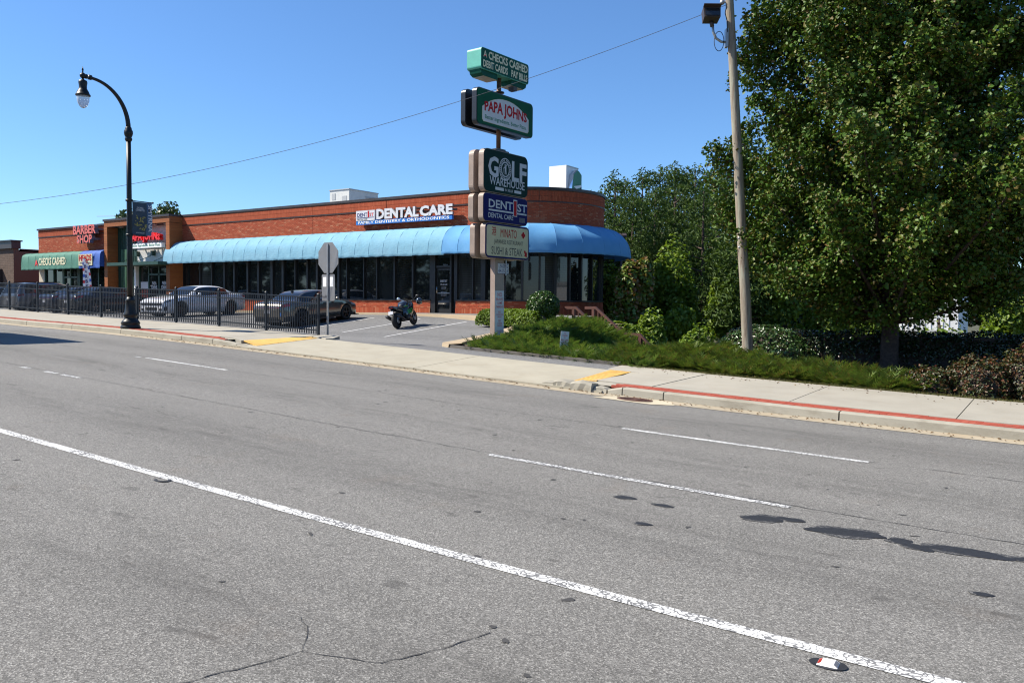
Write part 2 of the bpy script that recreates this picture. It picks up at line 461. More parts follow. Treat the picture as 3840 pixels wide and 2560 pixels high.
make_leaf('juniper_yellow_leaf', [(0.12, 0.19, 0.04), (0.16, 0.225, 0.048), (0.095, 0.16, 0.035), (0.20, 0.15, 0.055)], 0.32, 0.65, 0.25)
make_leaf('red_leaf', [(0.13, 0.035, 0.018), (0.045, 0.055, 0.014), (0.16, 0.055, 0.025), (0.045, 0.07, 0.015), (0.035, 0.05, 0.014), (0.05, 0.065, 0.016)], 0.25, 0.45)
make_leaf('grass_blade', [(0.10, 0.12, 0.03), (0.15, 0.15, 0.045), (0.20, 0.15, 0.06), (0.08, 0.11, 0.025)], 0.25, 0.6)
make_leaf('oak_leaf', [(0.028, 0.06, 0.014), (0.045, 0.085, 0.018), (0.06, 0.10, 0.022)], 0.2, 0.45)
make_leaf('dry_leaf', [(0.12, 0.06, 0.025), (0.18, 0.10, 0.04), (0.09, 0.05, 0.025), (0.22, 0.14, 0.06)], 0.1, 0.8, 0.1)
make_concrete('collar_concrete', (0.52, 0.46, 0.34), (0.4, 0.3, 0.18), 0.2)

# ------------------------------------------------------------------ mesh helpers
class MB:
    """collects shapes and becomes one mesh"""
    def __init__(self):
        self.v = []; self.f = []; self.mi = []; self.sm = []
        self.M = Matrix.Identity(4); self.cur = 0; self.smooth = False
    def mat(self, i): self.cur = i; return self
    def tf(self, m): self.M = m; return self
    def add(self, vs, fs):
        b = len(self.v)
        self.v += [tuple(self.M @ Vector(q)) for q in vs]
        for f in fs:
            self.f.append([b + i for i in f]); self.mi.append(self.cur); self.sm.append(self.smooth)
    def box(self, x0, x1, y0, y1, z0, z1):
        self.add([(x0, y0, z0), (x1, y0, z0), (x1, y1, z0), (x0, y1, z0), (x0, y0, z1), (x1, y0, z1), (x1, y1, z1), (x0, y1, z1)],
                 [(0, 3, 2, 1), (4, 5, 6, 7), (0, 1, 5, 4), (1, 2, 6, 5), (2, 3, 7, 6), (3, 0, 4, 7)])
        return self
    def hexa(self, p):   # eight corners, bottom four then top four
        self.add(p, [(0, 3, 2, 1), (4, 5, 6, 7), (0, 1, 5, 4), (1, 2, 6, 5), (2, 3, 7, 6), (3, 0, 4, 7)])
        return self
    def tube(self, pts, r, n=8, caps=True):
        pts = [Vector(p) for p in pts]
        if not isinstance(r, (list, tuple)): r = [r] * len(pts)
        vs = []; fs = []
        prev = None
        for i, p in enumerate(pts):
            d = (pts[min(i + 1, len(pts) - 1)] - pts[max(i - 1, 0)]).normalized()
            if prev is None:
                a = d.orthogonal().normalized()
            else:
                a = (prev - d * prev.dot(d)).normalized()
            prev = a
            b = d.cross(a)
            for k in range(n):
                t = 2 * math.pi * k / n
                vs.append(p + (a * math.cos(t) + b * math.sin(t)) * r[i])
        for i in range(len(pts) - 1):
            for k in range(n):
                k2 = (k + 1) % n
                fs.append((i * n + k, i * n + k2, (i + 1) * n + k2, (i + 1) * n + k))
        if caps:
            fs.append(tuple(range(n - 1, -1, -1))); fs.append(tuple((len(pts) - 1) * n + k for k in range(n)))
        s = self.smooth; self.smooth = n > 6
        self.add(vs, fs); self.smooth = s
        return self
    def lathe(self, prof, n=20, c=(0, 0, 0)):
        vs = []; fs = []
        for r, z in prof:
            for k in range(n):
                t = 2 * math.pi * k / n
                vs.append((c[0] + r * math.cos(t), c[1] + r * math.sin(t), c[2] + z))
        for i in range(len(prof) - 1):
            for k in range(n):
                k2 = (k + 1) % n
                fs.append((i * n + k, i * n + k2, (i + 1) * n + k2, (i + 1) * n + k))
        fs.append(tuple(range(n - 1, -1, -1))); fs.append(tuple((len(prof) - 1) * n + k for k in range(n)))
        s = self.smooth; self.smooth = True
        self.add(vs, fs); self.smooth = s
        return self
    def prism(self, poly, h0, h1, axis='y'):
        """extrudes a 2D outline; axis y: outline in XZ, axis z: in XY, axis x: in YZ"""
        n = len(poly)
        def P(a, b, h): return (a, h, b) if axis == 'y' else (a, b, h) if axis == 'z' else (h, a, b)
        vs = [P(a, b, h0) for a, b in poly] + [P(a, b, h1) for a, b in poly]
        fs = [tuple(range(n)), tuple(range(2 * n - 1, n - 1, -1))]
        for k in range(n):
            k2 = (k + 1) % n
            fs.append((k, n + k, n + k2, k2))
        self.add(vs, fs)
        return self
    def ball(self, c, r, nu=14, nv=9):
        if not isinstance(r, (list, tuple)): r = (r, r, r)
        vs = [(c[0], c[1], c[2] - r[2])]; fs = []
        for i in range(1, nv):
            ph = -math.pi / 2 + math.pi * i / nv
            for k in range(nu):
                t = 2 * math.pi * k / nu
                vs.append((c[0] + r[0] * math.cos(ph) * math.cos(t), c[1] + r[1] * math.cos(ph) * math.sin(t), c[2] + r[2] * math.sin(ph)))
        vs.append((c[0], c[1], c[2] + r[2]))
        for k in range(nu):
            fs.append((0, 1 + (k + 1) % nu, 1 + k))
            fs.append((len(vs) - 1, 1 + (nv - 2) * nu + k, 1 + (nv - 2) * nu + (k + 1) % nu))
        for i in range(nv - 2):
            for k in range(nu):
                fs.append((1 + i * nu + k, 1 + i * nu + (k + 1) % nu, 1 + (i + 1) * nu + (k + 1) % nu, 1 + (i + 1) * nu + k))
        s = self.smooth; self.smooth = True
        self.add(vs, fs); self.smooth = s
        return self
    def grid(self, P):
        """P[i][j] points"""
        a = len(P); b = len(P[0])
        vs = [p for row in P for p in row]
        fs = [(i * b + j, i * b + j + 1, (i + 1) * b + j + 1, (i + 1) * b + j) for i in range(a - 1) for j in range(b - 1)]
        self.add(vs, fs)
        return self
    def mesh(self, name, origin=(0, 0, 0), fix=True):
        me = bpy.data.meshes.new(name)
        o = Vector(origin)
        me.from_pydata([tuple(Vector(q) - o) for q in self.v], [], self.f)
        me.polygons.foreach_set('material_index', self.mi)
        me.polygons.foreach_set('use_smooth', self.sm)
        if fix:
            bm = bmesh.new(); bm.from_mesh(me)
            bmesh.ops.recalc_face_normals(bm, faces=bm.faces)
            bm.to_mesh(me); bm.free()
        me.update()
        return me

def put(name, me, mats, parent=None, loc=(0, 0, 0), rot=(0, 0, 0), **props):
    if me is not None and mats:
        if isinstance(mats, str): mats = [mats]
        if len(me.materials) == 0:
            for m in mats: me.materials.append(MATS[m])
    o = bpy.data.objects.new(name, me)
    scene.collection.objects.link(o)
    o.location = loc; o.rotation_euler = rot
    if parent is not None: o.parent = parent
    for k, v in props.items(): o[k] = v
    return o
def thing(name, label, cat, loc=(0, 0, 0), rz=0.0, group=None):
    o = put(name, None, None, None, loc, (0, 0, rz), label=label, category=cat)
    if group: o['group'] = group
    return o
def tag(o, label, cat, group=None):
    o['label'] = label; o['category'] = cat
    if group: o['group'] = group
    return o
def wpart(name, mb, mats, root, **props):
    """part given in world coordinates under an unrotated thing"""
    l = root.location if root.parent is None else root.parent.location + root.location
    return put(name, mb.mesh(name, l), mats, root, **props)
def struct(name, mb, mats, parent=None, **props):
    o = put(name, mb.mesh(name), mats, parent, **props)
    if parent is None: o['kind'] = 'structure'
    return o
def rotz(a, loc=(0, 0, 0)): return Matrix.Translation(Vector(loc)) @ Matrix.Rotation(a, 4, 'Z')
def copy_tree(o, parent=None):
    c = o.copy(); scene.collection.objects.link(c)
    if parent is not None: c.parent = parent
    for ch in list(o.children): copy_tree(ch, c)
    return c

def text_raw(s, bold=0.0, extrude=0.0, spacing=1.0):
    cu = bpy.data.curves.new('text', 'FONT')
    cu.body = s; cu.size = 1.0; cu.offset = bold; cu.extrude = extrude; cu.resolution_u = 2
    cu.space_character = spacing; cu.align_x = 'CENTER'; cu.space_line = 0.85
    ob = bpy.data.objects.new('text', cu); scene.collection.objects.link(ob)
    dg = bpy.context.evaluated_depsgraph_get()
    me = bpy.data.meshes.new_from_object(ob.evaluated_get(dg))
    bpy.data.objects.remove(ob); bpy.data.curves.remove(cu)
    return me
def text_mesh(name, s, w, h, bold=0.02, depth=0.0, spacing=1.0, warp=None, side=False):
    """lettering fitted into a w x h box centred on the origin, standing in XZ and facing -Y"""
    me = text_raw(s, bold, 0.1 if depth else 0.0, spacing)
    co = np.empty(len(me.vertices) * 3); me.vertices.foreach_get('co', co); co = co.reshape(-1, 3)
    if len(co) == 0: return me
    lo = co.min(0); hi = co.max(0)
    x = (co[:, 0] - (lo[0] + hi[0]) / 2) / max(1e-6, hi[0] - lo[0])
    y = (co[:, 1] - (lo[1] + hi[1]) / 2) / max(1e-6, hi[1] - lo[1])
    zz = co[:, 2] / 0.1 * depth / 2 if depth else co[:, 2] * 0
    if warp: y = warp(x, y)
    out = np.stack([x * w, -zz, y * h], 1)
    me.vertices.foreach_set('co', out.ravel()); me.update()
    me.name = name
    if side:
        mi = [0 if abs(p.normal.y) > 0.7 else 1 for p in me.polygons]
        me.polygons.foreach_set('material_index', mi)
    return me
def letter(name, s, w, h, mats, parent, loc, rz=0.0, tilt=0.0, **kw):
    """tilt turns the lettering in its own plane"""
    me = text_mesh(name, s, w, h, **kw)
    o = put(name, me, mats, parent)
    o.matrix_local = Matrix.Translation(Vector(loc)) @ Matrix.Rotation(rz, 4, 'Z') @ Matrix.Rotation(tilt, 4, 'Y')
    return o
def rrect(w, h, r, n=5, cx=0, cz=0):
    p = []
    for (sx, sz, a0) in ((1, -1, -90), (1, 1, 0), (-1, 1, 90), (-1, -1, 180)):
        for k in range(n + 1):
            a = R_(a0 + 90 * k / n)
            p.append((cx + sx * (w / 2 - r) + r * math.cos(a), cz + sz * (h / 2 - r) + r * math.sin(a)))
    return p

def cloud(name, mats, verts, faces, parent=None, mi=None, smooth=False, **props):
    """a mesh from numpy arrays: verts (n,3), faces (m,k)"""
    me = bpy.data.meshes.new(name)
    nv = len(verts); nf, k = faces.shape
    me.vertices.add(nv); me.vertices.foreach_set('co', np.ascontiguousarray(verts, dtype=np.float32).ravel())
    me.loops.add(nf * k); me.loops.foreach_set('vertex_index', faces.astype(np.int32).ravel())
    me.polygons.add(nf); me.polygons.foreach_set('loop_start', np.arange(0, nf * k, k, dtype=np.int32))
    try: me.polygons.foreach_set('loop_total', np.full(nf, k, dtype=np.int32))
    except Exception: pass
    if mi is not None: me.polygons.foreach_set('material_index', mi.astype(np.int32))
    me.update(calc_edges=True); me.validate()
    return put(name, me, mats, parent, **props)
def leaf_verts(c, size, up=0.35, out=None, aspect=0.62, jitter=0.9):
    """folded four-cornered leaves at points c, facing roughly upwards and outwards"""
    n = len(c)
    nrm = rng.normal(size=(n, 3)) * jitter
    nrm[:, 2] += up
    if out is not None: nrm += out
    nrm /= np.linalg.norm(nrm, axis=1)[:, None] + 1e-9
    t = rng.normal(size=(n, 3)); t -= nrm * (t * nrm).sum(1)[:, None]
    t /= np.linalg.norm(t, axis=1)[:, None] + 1e-9
    b = np.cross(nrm, t)
    s = size * rng.uniform(0.65, 1.25, n)[:, None]
    fold = 0.22
    v = np.empty((n, 6, 3))
    v[:, 0] = c - t * s * 0.5
    v[:, 1] = c - t * s * 0.08 + b * s * 0.5 * aspect + nrm * s * fold
    v[:, 2] = c + t * s * 0.22 + b * s * 0.36 * aspect + nrm * s * fold * 0.7
    v[:, 3] = c + t * s * 0.55
    v[:, 4] = c + t * s * 0.22 - b * s * 0.36 * aspect + nrm * s * fold * 0.7
    v[:, 5] = c - t * s * 0.08 - b * s * 0.5 * aspect + nrm * s * fold
    base = (np.arange(n) * 6)[:, None]
    f = np.concatenate([base + np.array([[0, 1, 2, 3]]), base + np.array([[0, 3, 4, 5]])], 0)
    return v.reshape(-1, 3), f
def shell_points(n, cen, rad, squash=1.0, inner=0.55):
    d = rng.normal(size=(n, 3)); d /= np.linalg.norm(d, axis=1)[:, None]
    r = rng.uniform(inner ** 3, 1, n) ** (1 / 3)
    return np.asarray(cen) + d * np.asarray(rad) * r[:, None], d
def local(verts, root):
    return verts - np.array(root.location)

# ------------------------------------------------------------------ ground heights (metres; the camera stands at x = 0, y = 0)
def zr(x):
    def g(x): return -0.0221792 * x + 0.00166383 * x * x + 3.99125e-05 * x ** 3
    if x > 2: return g(2) - 0.02 * (x - 2)
    if x < -30: return g(-30) - 0.028 * (x + 30)
    return g(x)
def zw(x, y):   # pavement
    return zr(x) + 0.15 + 0.02 * (y - 14.7)
def sstep(a, b, t):
    t = min(max((t - a) / (b - a), 0), 1); return t * t * (3 - 2 * t)
def zl(x, y):   # car park
    k = 0.03 + 0.055 * sstep(-35, -26, x)
    far = 1.41 - k * (28.6 - y)
    near = zw(x, 17.2) + 0.0
    t = sstep(17.25, 21.0, y)
    return near * (1 - t) + far * t
def zb(x, y):   # planting beds
    front = zw(x, 18.3) - 0.10
    crest = float(np.interp(x, [-16, -15.5, -14.7, -13.9, -13.2, -12.4, -11.75, -11.0, -10.4, -9.5, -8.0], [0.95, 1.05, 1.20, 1.18, 0.95, 0.55, 0.20, 0.03, 0.0, 0.10, front + 0.10]))
    if x > -8: crest = front + 0.10
    base = front + (crest - front) * sstep(19.2, 25.0, y)
    up = sstep(23.0, 27.0, y) * (1 - sstep(-15.2, -14.0, x))
    base = base * (1 - up) + 1.22 * up
    y0 = 25.0 + 1.2 * sstep(-9.5, -7.5, x)
    down = max(sstep(-14.6, -11.5, x) * sstep(y0, y0 + 7.5, y), sstep(29.0, 33.0, y))
    return base - 2.9 * down

# ------------------------------------------------------------------ the setting
def sheet(name, xs, ys, zf, mat):
    mb = MB(); mb.smooth = True
    mb.grid([[(x, y, zf(x, y)) for y in ys] for x in xs])
    o = struct(name, mb, mat)
    return o
def fr(a, b, s):
    n = max(1, int(round(abs(b - a) / s)))
    return [a + (b - a) * i / n for i in range(n + 1)]
def far_z(x, y):
    r = math.hypot(x, y)
    if y < 14.1:
        z = zr(max(-60, min(20, x))) - 0.4
    elif y < 30:
        z = min(zr(max(-60, min(20, x))), 1.1) - 0.4
    else:
        z = 0.3
    if y >= 26: z -= 2.4 * sstep(-18, -8, x) * sstep(26, 34, y)
    return z
g = sheet('ground', [-900, -400, -200] + fr(-100, 40, 5) + [100, 300, 900], [-900, -300, -100] + fr(-40, 60, 4) + [120, 300, 900], far_z, 'field_ground')

road = sheet('road', fr(-120, 40, 1.0), fr(-6.5, 14.2, 2.07), lambda x, y: zr(x), 'road_asphalt')
# gutter, kerb stones, brick edging, pavement slabs
def strip(mb, x0, x1, y0, y1, z0f, z1f, n=4):
    xs = fr(x0, x1, max(0.3, (x1 - x0) / n))
    for a, b in zip(xs[:-1], xs[1:]):
        mb.hexa([(a, y0, z0f(a, y0)), (b, y0, z0f(b, y0)), (b, y1, z0f(b, y1)), (a, y1, z0f(a, y1)),
                 (a, y0, z1f(a, y0)), (b, y0, z1f(b, y0)), (b, y1, z1f(b, y1)), (a, y1, z1f(a, y1))])
mb = MB()
mb.grid([[(x, 14.05 + (0.14 if j == 0 else 0.5 if j == 1 else 0.63), zr(x) + (0.006 if j == 0 else 0.0 if j == 1 else -0.004)) for j in range(3)] for x in fr(-110, 30, 1)])
gutter = struct('gutter', mb, 'gutter_concrete')
kerb = put('kerb', None, None, None, kind='structure')
def stone(x0, x1, ya=14.68, yb=14.84, taper0=1.0, taper1=1.0, tw=0.0):
    mb = MB(); gap = 0.012
    P = []
    for x, tp in ((x0 + gap, taper0), (x1 - gap, taper1)):
        h = 0.15 * tp
        P.append([(x, ya - 0.02, zr(x) - 0.1), (x, ya, zr(x) + max(0.01, h - 0.025)), (x, ya + 0.025, zr(x) + h), (x, yb + tw, zr(x) + h + 0.003), (x, yb + tw, zr(x) - 0.1)])
    mb.grid(P)
    mb.add(P[0], [(0, 1, 2, 3, 4)]); mb.add(P[1], [(4, 3, 2, 1, 0)])
    put('kerb_stone', mb.mesh('kerb_stone'), 'kerb_concrete', kerb)
for i in range(8):
    stone(-51.8 + 3.02 * i + 0.0, -51.8 + 3.02 * (i + 1))
for a, b in ((-27.64, -24.75), (-24.75, -21.6), (-21.6, -20.15)): stone(a, b)
stone(-20.15, -19.1, taper1=0.55, tw=0.05); stone(-19.1, -18.35, taper0=0.55, taper1=0.08, tw=0.1)
for a, b in ((-7.27, -6.4), (-6.4, -3.2), (-3.2, 0.0), (0.0, 3.2), (3.2, 6.4)): stone(a, b)
# broken kerb end: lumps pushed about beside the driveway
for (x0, x1, y0, y1, h, a, tip) in ((-9.15, -8.82, 14.72, 14.95, 0.10, 0.25, 0.02), (-8.84, -8.42, 14.64, 14.93, 0.17, 0.05, -0.02), (-8.40, -7.92, 14.58, 14.90, 0.19, -0.06, 0.03), (-7.90, -7.62, 14.66, 14.9, 0.12, 0.4, -0.03)):
    mb = MB(); n = 5
    cx, cy = (x0 + x1) / 2, (y0 + y1) / 2
    rows = []
    for i in range(n):
        x = x0 + (x1 - x0) * i / (n - 1)
        e = 1 - 0.25 * abs(2 * i / (n - 1) - 1) ** 3
        rows.append([(x, y0 + rnd.uniform(-.02, .02), zr(x) - 0.06), (x, y0 + 0.01 + rnd.uniform(-.02, .02), zr(x) + h * 0.8 * e), (x, y0 + 0.05, zr(x) + h * e + rnd.uniform(-.012, .012) + tip * (i / n)),
                     (x, y1, zr(x) + h * e + rnd.uniform(-.012, .012)), (x, y1 + 0.02, zr(x) - 0.06)])
    mb.grid(rows); mb.add(rows[0], [(0, 1, 2, 3, 4)]); mb.add(rows[-1], [(4, 3, 2, 1, 0)])
    put('kerb_stone', mb.mesh('kerb_stone'), 'kerb_concrete', kerb, label='broken weathered kerb piece beside the driveway')
stone(-7.6, -7.27, taper0=0.55)

edging = put('brick_edging', None, None, None, kind='structure')
bm_ = MB().box(-0.0985, 0.0985, -0.0475, 0.0475, -0.05, 0.0).mesh('brick')
slots = []
for x0, x1 in ((-7.5, 4.0), (-39.5, -19.6)):
    for r in range(4):
        x = x0 + (0.1 if r % 2 else 0.0)
        while x < x1:
            y = 14.89 + 0.1 * r
            if not (x < -19.6 and x > -20.6 and y > 15.2 - (x + 20.6) * 0.35) : slots.append((x, y))
            x += 0.2
slots.sort(key=lambda s: s[0] ** 2 + s[1] ** 2)
mbx = MB()
for i, (x, y) in enumerate(slots):
    z = zw(x, y) + rnd.uniform(-0.004, 0.004) + 0.004
    sl = math.atan((zr(x + 0.1) - zr(x - 0.1)) / 0.2)
    if i < 300:
        put('brick', bm_, 'paver_brick', edging, (x, y, z), (rnd.uniform(-.01, .01), -sl, rnd.uniform(-.01, .01)))
    else:
        mbx.tf(Matrix.Translation((x, y, z)) @ Matrix.Rotation(-sl, 4, 'Y')).box(-0.0985, 0.0985, -0.0475, 0.0475, -0.05, 0.0)
put('brick_course', mbx.mesh('brick_course'), 'paver_brick', edging, kind='stuff')
mb = MB()
for x0, x1 in ((-8.3, 5.0), (-60, -19.9)):
    mb.grid([[(x, y, zw(x, y) - 0.02) for y in (14.84, 15.3)] for x in fr(x0, x1, 0.5)])
put('mortar_bed', mb.mesh('mortar_bed'), 'kerb_concrete', edging)

pave = put('pavement', None, None, None, kind='structure')
def slab(pts, mat='pavement_concrete', zf=zw, lift=0.0, name='paving_slab', parent=None):
    """pts: outline in plan, slab top follows the pavement"""
    mb = MB(); n = len(pts)
    mb.add([(x, y, zf(x, y) + lift) for x, y in pts] + [(x, y, zf(x, y) - 0.12) for x, y in pts],
           [tuple(range(n))] + [(k, (k + 1) % n, n + (k + 1) % n, n + k) for k in range(n)])
    return put(name, mb.mesh(name), mat, parent or pave)
for x0, x1 in ((-6.9, -4.2), (-4.2, -1.5), (-1.5, 1.2), (1.2, 3.9), (3.9, 6.6)):
    slab([(x0 + .009, 15.3), (x1 - .009, 15.3), (x1 - .009, 18.3), (x0 + .009, 18.3)])
slab([(-8.25, 15.3), (-6.918, 15.3), (-6.918, 18.35), (-8.75, 18.45), (-9.1, 18.3), (-9.0, 17.4), (-8.75, 17.25), (-8.1, 17.25)], lift=0.004)
for i in range(12):
    x1 = -20.6 - 2.7 * i
    x0 = x1 - 2.7
    slab([(x0 + .009, 15.3), (x1 - .009, 15.3), (x1 - .009, 18.05), (x0 + .009, 18.05)])
slab([(-20.585, 15.3), (-20.0, 15.3), (-19.3, 15.0), (-19.25, 17.5), (-19.15, 18.05), (-20.585, 18.05)])
slab([(-19.235, 17.6), (-18.2, 17.15), (-18.15, 17.4), (-18.6, 18.1), (-19.13, 18.05)], lift=0.03)
# yellow tactile pads
def zap(x, y):
    t = min(max((y - 14.62) / 2.55, 0), 1)
    return zr(x) + 0.035 + (zw(x, 17.2) - 0.035 - zr(x)) * t
def tactile(pts, zc):
    t = put('tactile_pad', None, None, None, kind='structure')
    a, b, c, d = [Vector((x, y, (zap(x, y) + 0.012) if k else (zw(x, y) + 0.006))) for (x, y), k in zip(pts, zc)]
    mb = MB(); mb.add([a, b, c, d] + [q - Vector((0, 0, 0.03)) for q in (a, b, c, d)], [(0, 1, 2, 3), (0, 4, 5, 1), (1, 5, 6, 2), (2, 6, 7, 3), (3, 7, 4, 0)])
    put('pad', mb.mesh('pad'), 'gold_plastic', t)
    mb = MB(); nu = int((b - a).length / 0.06); nv = int((d - a).length / 0.06)
    for i in range(nu):
        for j in range(nv):
            p = a.lerp(b, (i + .5) / nu).lerp(d.lerp(c, (i + .5) / nu), (j + .5) / nv)
            mb.tf(Matrix.Translation(p)).add([(-.014, -.014, 0), (.014, -.014, 0), (.014, .014, 0), (-.014, .014, 0), (-.007, -.007, .006), (.007, -.007, .006), (.007, .007, .006), (-.007, .007, .006)],
                                            [(4, 5, 6, 7), (0, 1, 5, 4), (1, 2, 6, 5), (2, 3, 7, 6), (3, 0, 4, 7)])
    put('dome', mb.mesh('dome'), 'gold_plastic', t, kind='stuff')
tactile([(-19.25, 15.05), (-18.55, 14.95), (-18.6, 17.2), (-19.2, 17.45)], (0, 1, 1, 0))
tactile([(-8.75, 15.15), (-8.15, 15.25), (-8.3, 17.2), (-8.8, 17.15)], (1, 0, 0, 1))
# driveway apron: two concrete pours with an open joint
apron = put('driveway_apron', None, None, None, kind='structure')
def zap(x, y):
    t = min(max((y - 14.62) / 2.55, 0), 1)
    return zr(x) + 0.035 + (zw(x, 17.2) - 0.035 - zr(x)) * t
def apron_piece(xa0, xa1, xb0, xb1):
    mb = MB(); rows = []
    for i in range(9):
        s = i / 8; row = []
        for j in range(7):
            t = j / 6
            x = (xa0 + (xa1 - xa0) * s) * (1 - t) + (xb0 + (xb1 - xb0) * s) * t
            y = 14.62 + 2.58 * t
            row.append((x, y, zap(x, y) + 0.004))
        rows.append([(row[0][0], row[0][1], zr(row[0][0]) - 0.05)] + row + [(row[-1][0], row[-1][1], row[-1][2] - 0.15)])
    mb.grid(rows)
    for r in (rows[0], rows[-1]):
        pass
    put('concrete_slab', mb.mesh('concrete_slab'), 'apron_concrete', apron)
apron_piece(-19.35, -12.62, -19.2, -12.62); apron_piece(-12.6, -7.7, -12.6, -8.0)
# car park and its painted bays
lot = MB(); lot.smooth = True
lot.grid([[(x, y, zl(x, y) - 0.004) for y in fr(17.18, 30.4, 0.6)] for x in fr(-75, -16.4, 0.7)])
lot.grid([[(x, y, zl(x, y) - 0.004) for y in fr(19.4, 26.2, 0.6)] for x in fr(-16.4, -15.55, 0.4)])
def bed_y(x): return float(np.interp(x, [-15.4, -14.2, -13.0, -11.5, -10.2, -9.2, -8.9], [19.55, 19.1, 18.85, 18.65, 18.5, 18.42, 18.3]))
lot.grid([[(x, 17.18 + (bed_y(x) + .05 - 17.18) * j / 5, zl(x, 17.18 + (bed_y(x) + .05 - 17.18) * j / 5) - 0.004) for j in range(6)] for x in fr(-16.4, -8.9, 0.5)])
struct('car_park', lot, 'lot_asphalt')
mb = MB()
for x0, y0, x1, y1 in ((-20.0, 21.6, -20.45, 27.0), (-22.85, 22.4, -23.45, 27.6), (-25.6, 22.6, -26.25, 27.7), (-28.5, 22.6, -29.1, 28), (-31.3, 22.6, -31.9, 28), (-34.1, 22.6, -34.6, 28), (-36.9, 22.6, -37.4, 28), (-39.7, 22.6, -40.2, 28), (-42.5, 22.6, -43, 28), (-46.2, 22.6, -46.8, 28), (-49.0, 22.6, -49.6, 28)):
    d = Vector((x1 - x0, y1 - y0)); nrm = Vector((d.y, -d.x)).normalized() * 0.05
    mb.grid([[(x0 + d.x * t + s * nrm.x, y0 + d.y * t + s * nrm.y, zl(x0 + d.x * t, y0 + d.y * t) + 0.006) for s in (-1, 1)] for t in [k / 8 for k in range(9)]])
struct('bay_marking', mb, 'line_lot')
# walkway along the shops and the island kerb that curls round to the street
walk_in = [(-75, 30.55), (-45, 30.55), (-25.5, 30.55), (-22.0, 30.5), (-20.1, 30.9), (-19.0, 30.2), (-16.6, 28.6), (-15.2, 28.4), (-13.9, 28.2)]
walk_out = [(-75, 29.1), (-45, 29.1), (-25.5, 29.1), (-23.0, 28.5), (-20.6, 27.6), (-18.8, 26.7), (-17.3, 25.9), (-16.0, 26.1), (-14.4, 26.6)]
def zwalk(x, y):
    return 1.52 - 0.22 * sstep(-23, -17, x)
mb = MB()
A = [[(a[0], a[1], zwalk(*a)) for a in walk_in], [(b[0], b[1], zwalk(*b)) for b in walk_out]]
mb.grid([A[0], A[1]])
mb.grid([A[1], [(b[0], b[1] - 0.02, zl(b[0], b[1]) - 0.1) for b in walk_out]])
struct('walkway', mb, 'island_concrete')
mb = MB()
iso = [(-17.3, 25.9), (-16.75, 24.6), (-16.35, 23.0), (-16.2, 21.5), (-16.2, 20.5), (-16.12, 20.05), (-15.85, 19.72), (-15.45, 19.52)]
isi = [(-16.55, 26.0), (-16.1, 24.7), (-15.75, 23.1), (-15.62, 21.6), (-15.6, 20.7), (-15.52, 20.3), (-15.38, 20.05), (-15.2, 19.9)]
zt = lambda p: max(zl(p[0], min(p[1], 25.5)) + 0.10, 0.0)
To = [(p[0], p[1], zt(p)) for p in iso]; Ti = [(p[0], p[1], zt(o) + 0.02) for p, o in zip(isi, iso)]
mb.grid([[(p[0] - 0.03, p[1] - 0.03, zl(*p) - 0.1) for p in iso], To, Ti, [(p[0], p[1], q[2] - 0.3) for p, q in zip(isi, Ti)]])
struct('island_kerb', mb, 'island_concrete')
mb = MB()
bk = [(-15.4, 19.55), (-14.2, 19.1), (-13.0, 18.85), (-11.5, 18.65), (-10.2, 18.5), (-9.2, 18.42)]
mb.grid([[(x, y - 0.06, zl(x, y) - 0.05) for x, y in bk], [(x, y - 0.05, zl(x, y) + 0.07) for x, y in bk], [(x, y + 0.07, zl(x, y) + 0.08) for x, y in bk], [(x, y + 0.07, zl(x, y) - 0.1) for x, y in bk]])
struct('bed_kerb', mb, 'dark_concrete')
bed = MB(); bed.smooth = True
def in_bed(x, y): return y > (19.2 if x < -13.5 else 18.55 if x < -9 else 18.3)
bed.grid([[(x, y, zb(x, y)) for y in [bed_y(x) + .04 + (42 - bed_y(x)) * (j / 45) ** 1.3 for j in range(46)]] for x in fr(-15.6, -9.0, 0.3)])
bed.grid([[(x, y, zb(x, y)) for y in fr(18.28, 42, 0.8)] for x in fr(-9.0, 14, 0.8)])
struct('planting_bed', bed, 'soil')

# ---- road markings
def mark(name, x0, x1, y, w, mat, taper=False, breaks=None):
    mb = MB()
    for a, b in (breaks or [(x0, x1)]):
        xs = fr(a, b, 0.5)
        mb.grid([[(x, y + s * w / 2, zr(x) + 0.005) for s in (-1, 1)] for x in xs])
    struct(name, mb, mat)
mark('lane_line', -40, 8, 4.88, 0.125, 'line_white')
mark('lane_dash', -5.8, -2.2, 8.12, 0.11, 'line_worn')
mark('lane_dash', 0, 0, 8.12, 0.11, 'line_worn', breaks=[(-17.2, -16.9), (-16.3, -15.85), (-15.7, -15.05)])
mark('lane_dash', -27.6, -24.5, 8.12, 0.11, 'line_worn')
mark('lane_dash', -5.5, -2.05, 11.12, 0.11, 'line_white')
mark('lane_dash', -18.0, -17.8, 11.02, 0.11, 'line_worn')
mark('lane_dash', -17.6, -14.72, 11.06, 0.11, 'line_white')
mark('lane_dash', -29.8, -26.9, 11.08, 0.11, 'line_white')
mark('lane_dash', 6.5, 9.5, 8.12, 0.11, 'line_white')
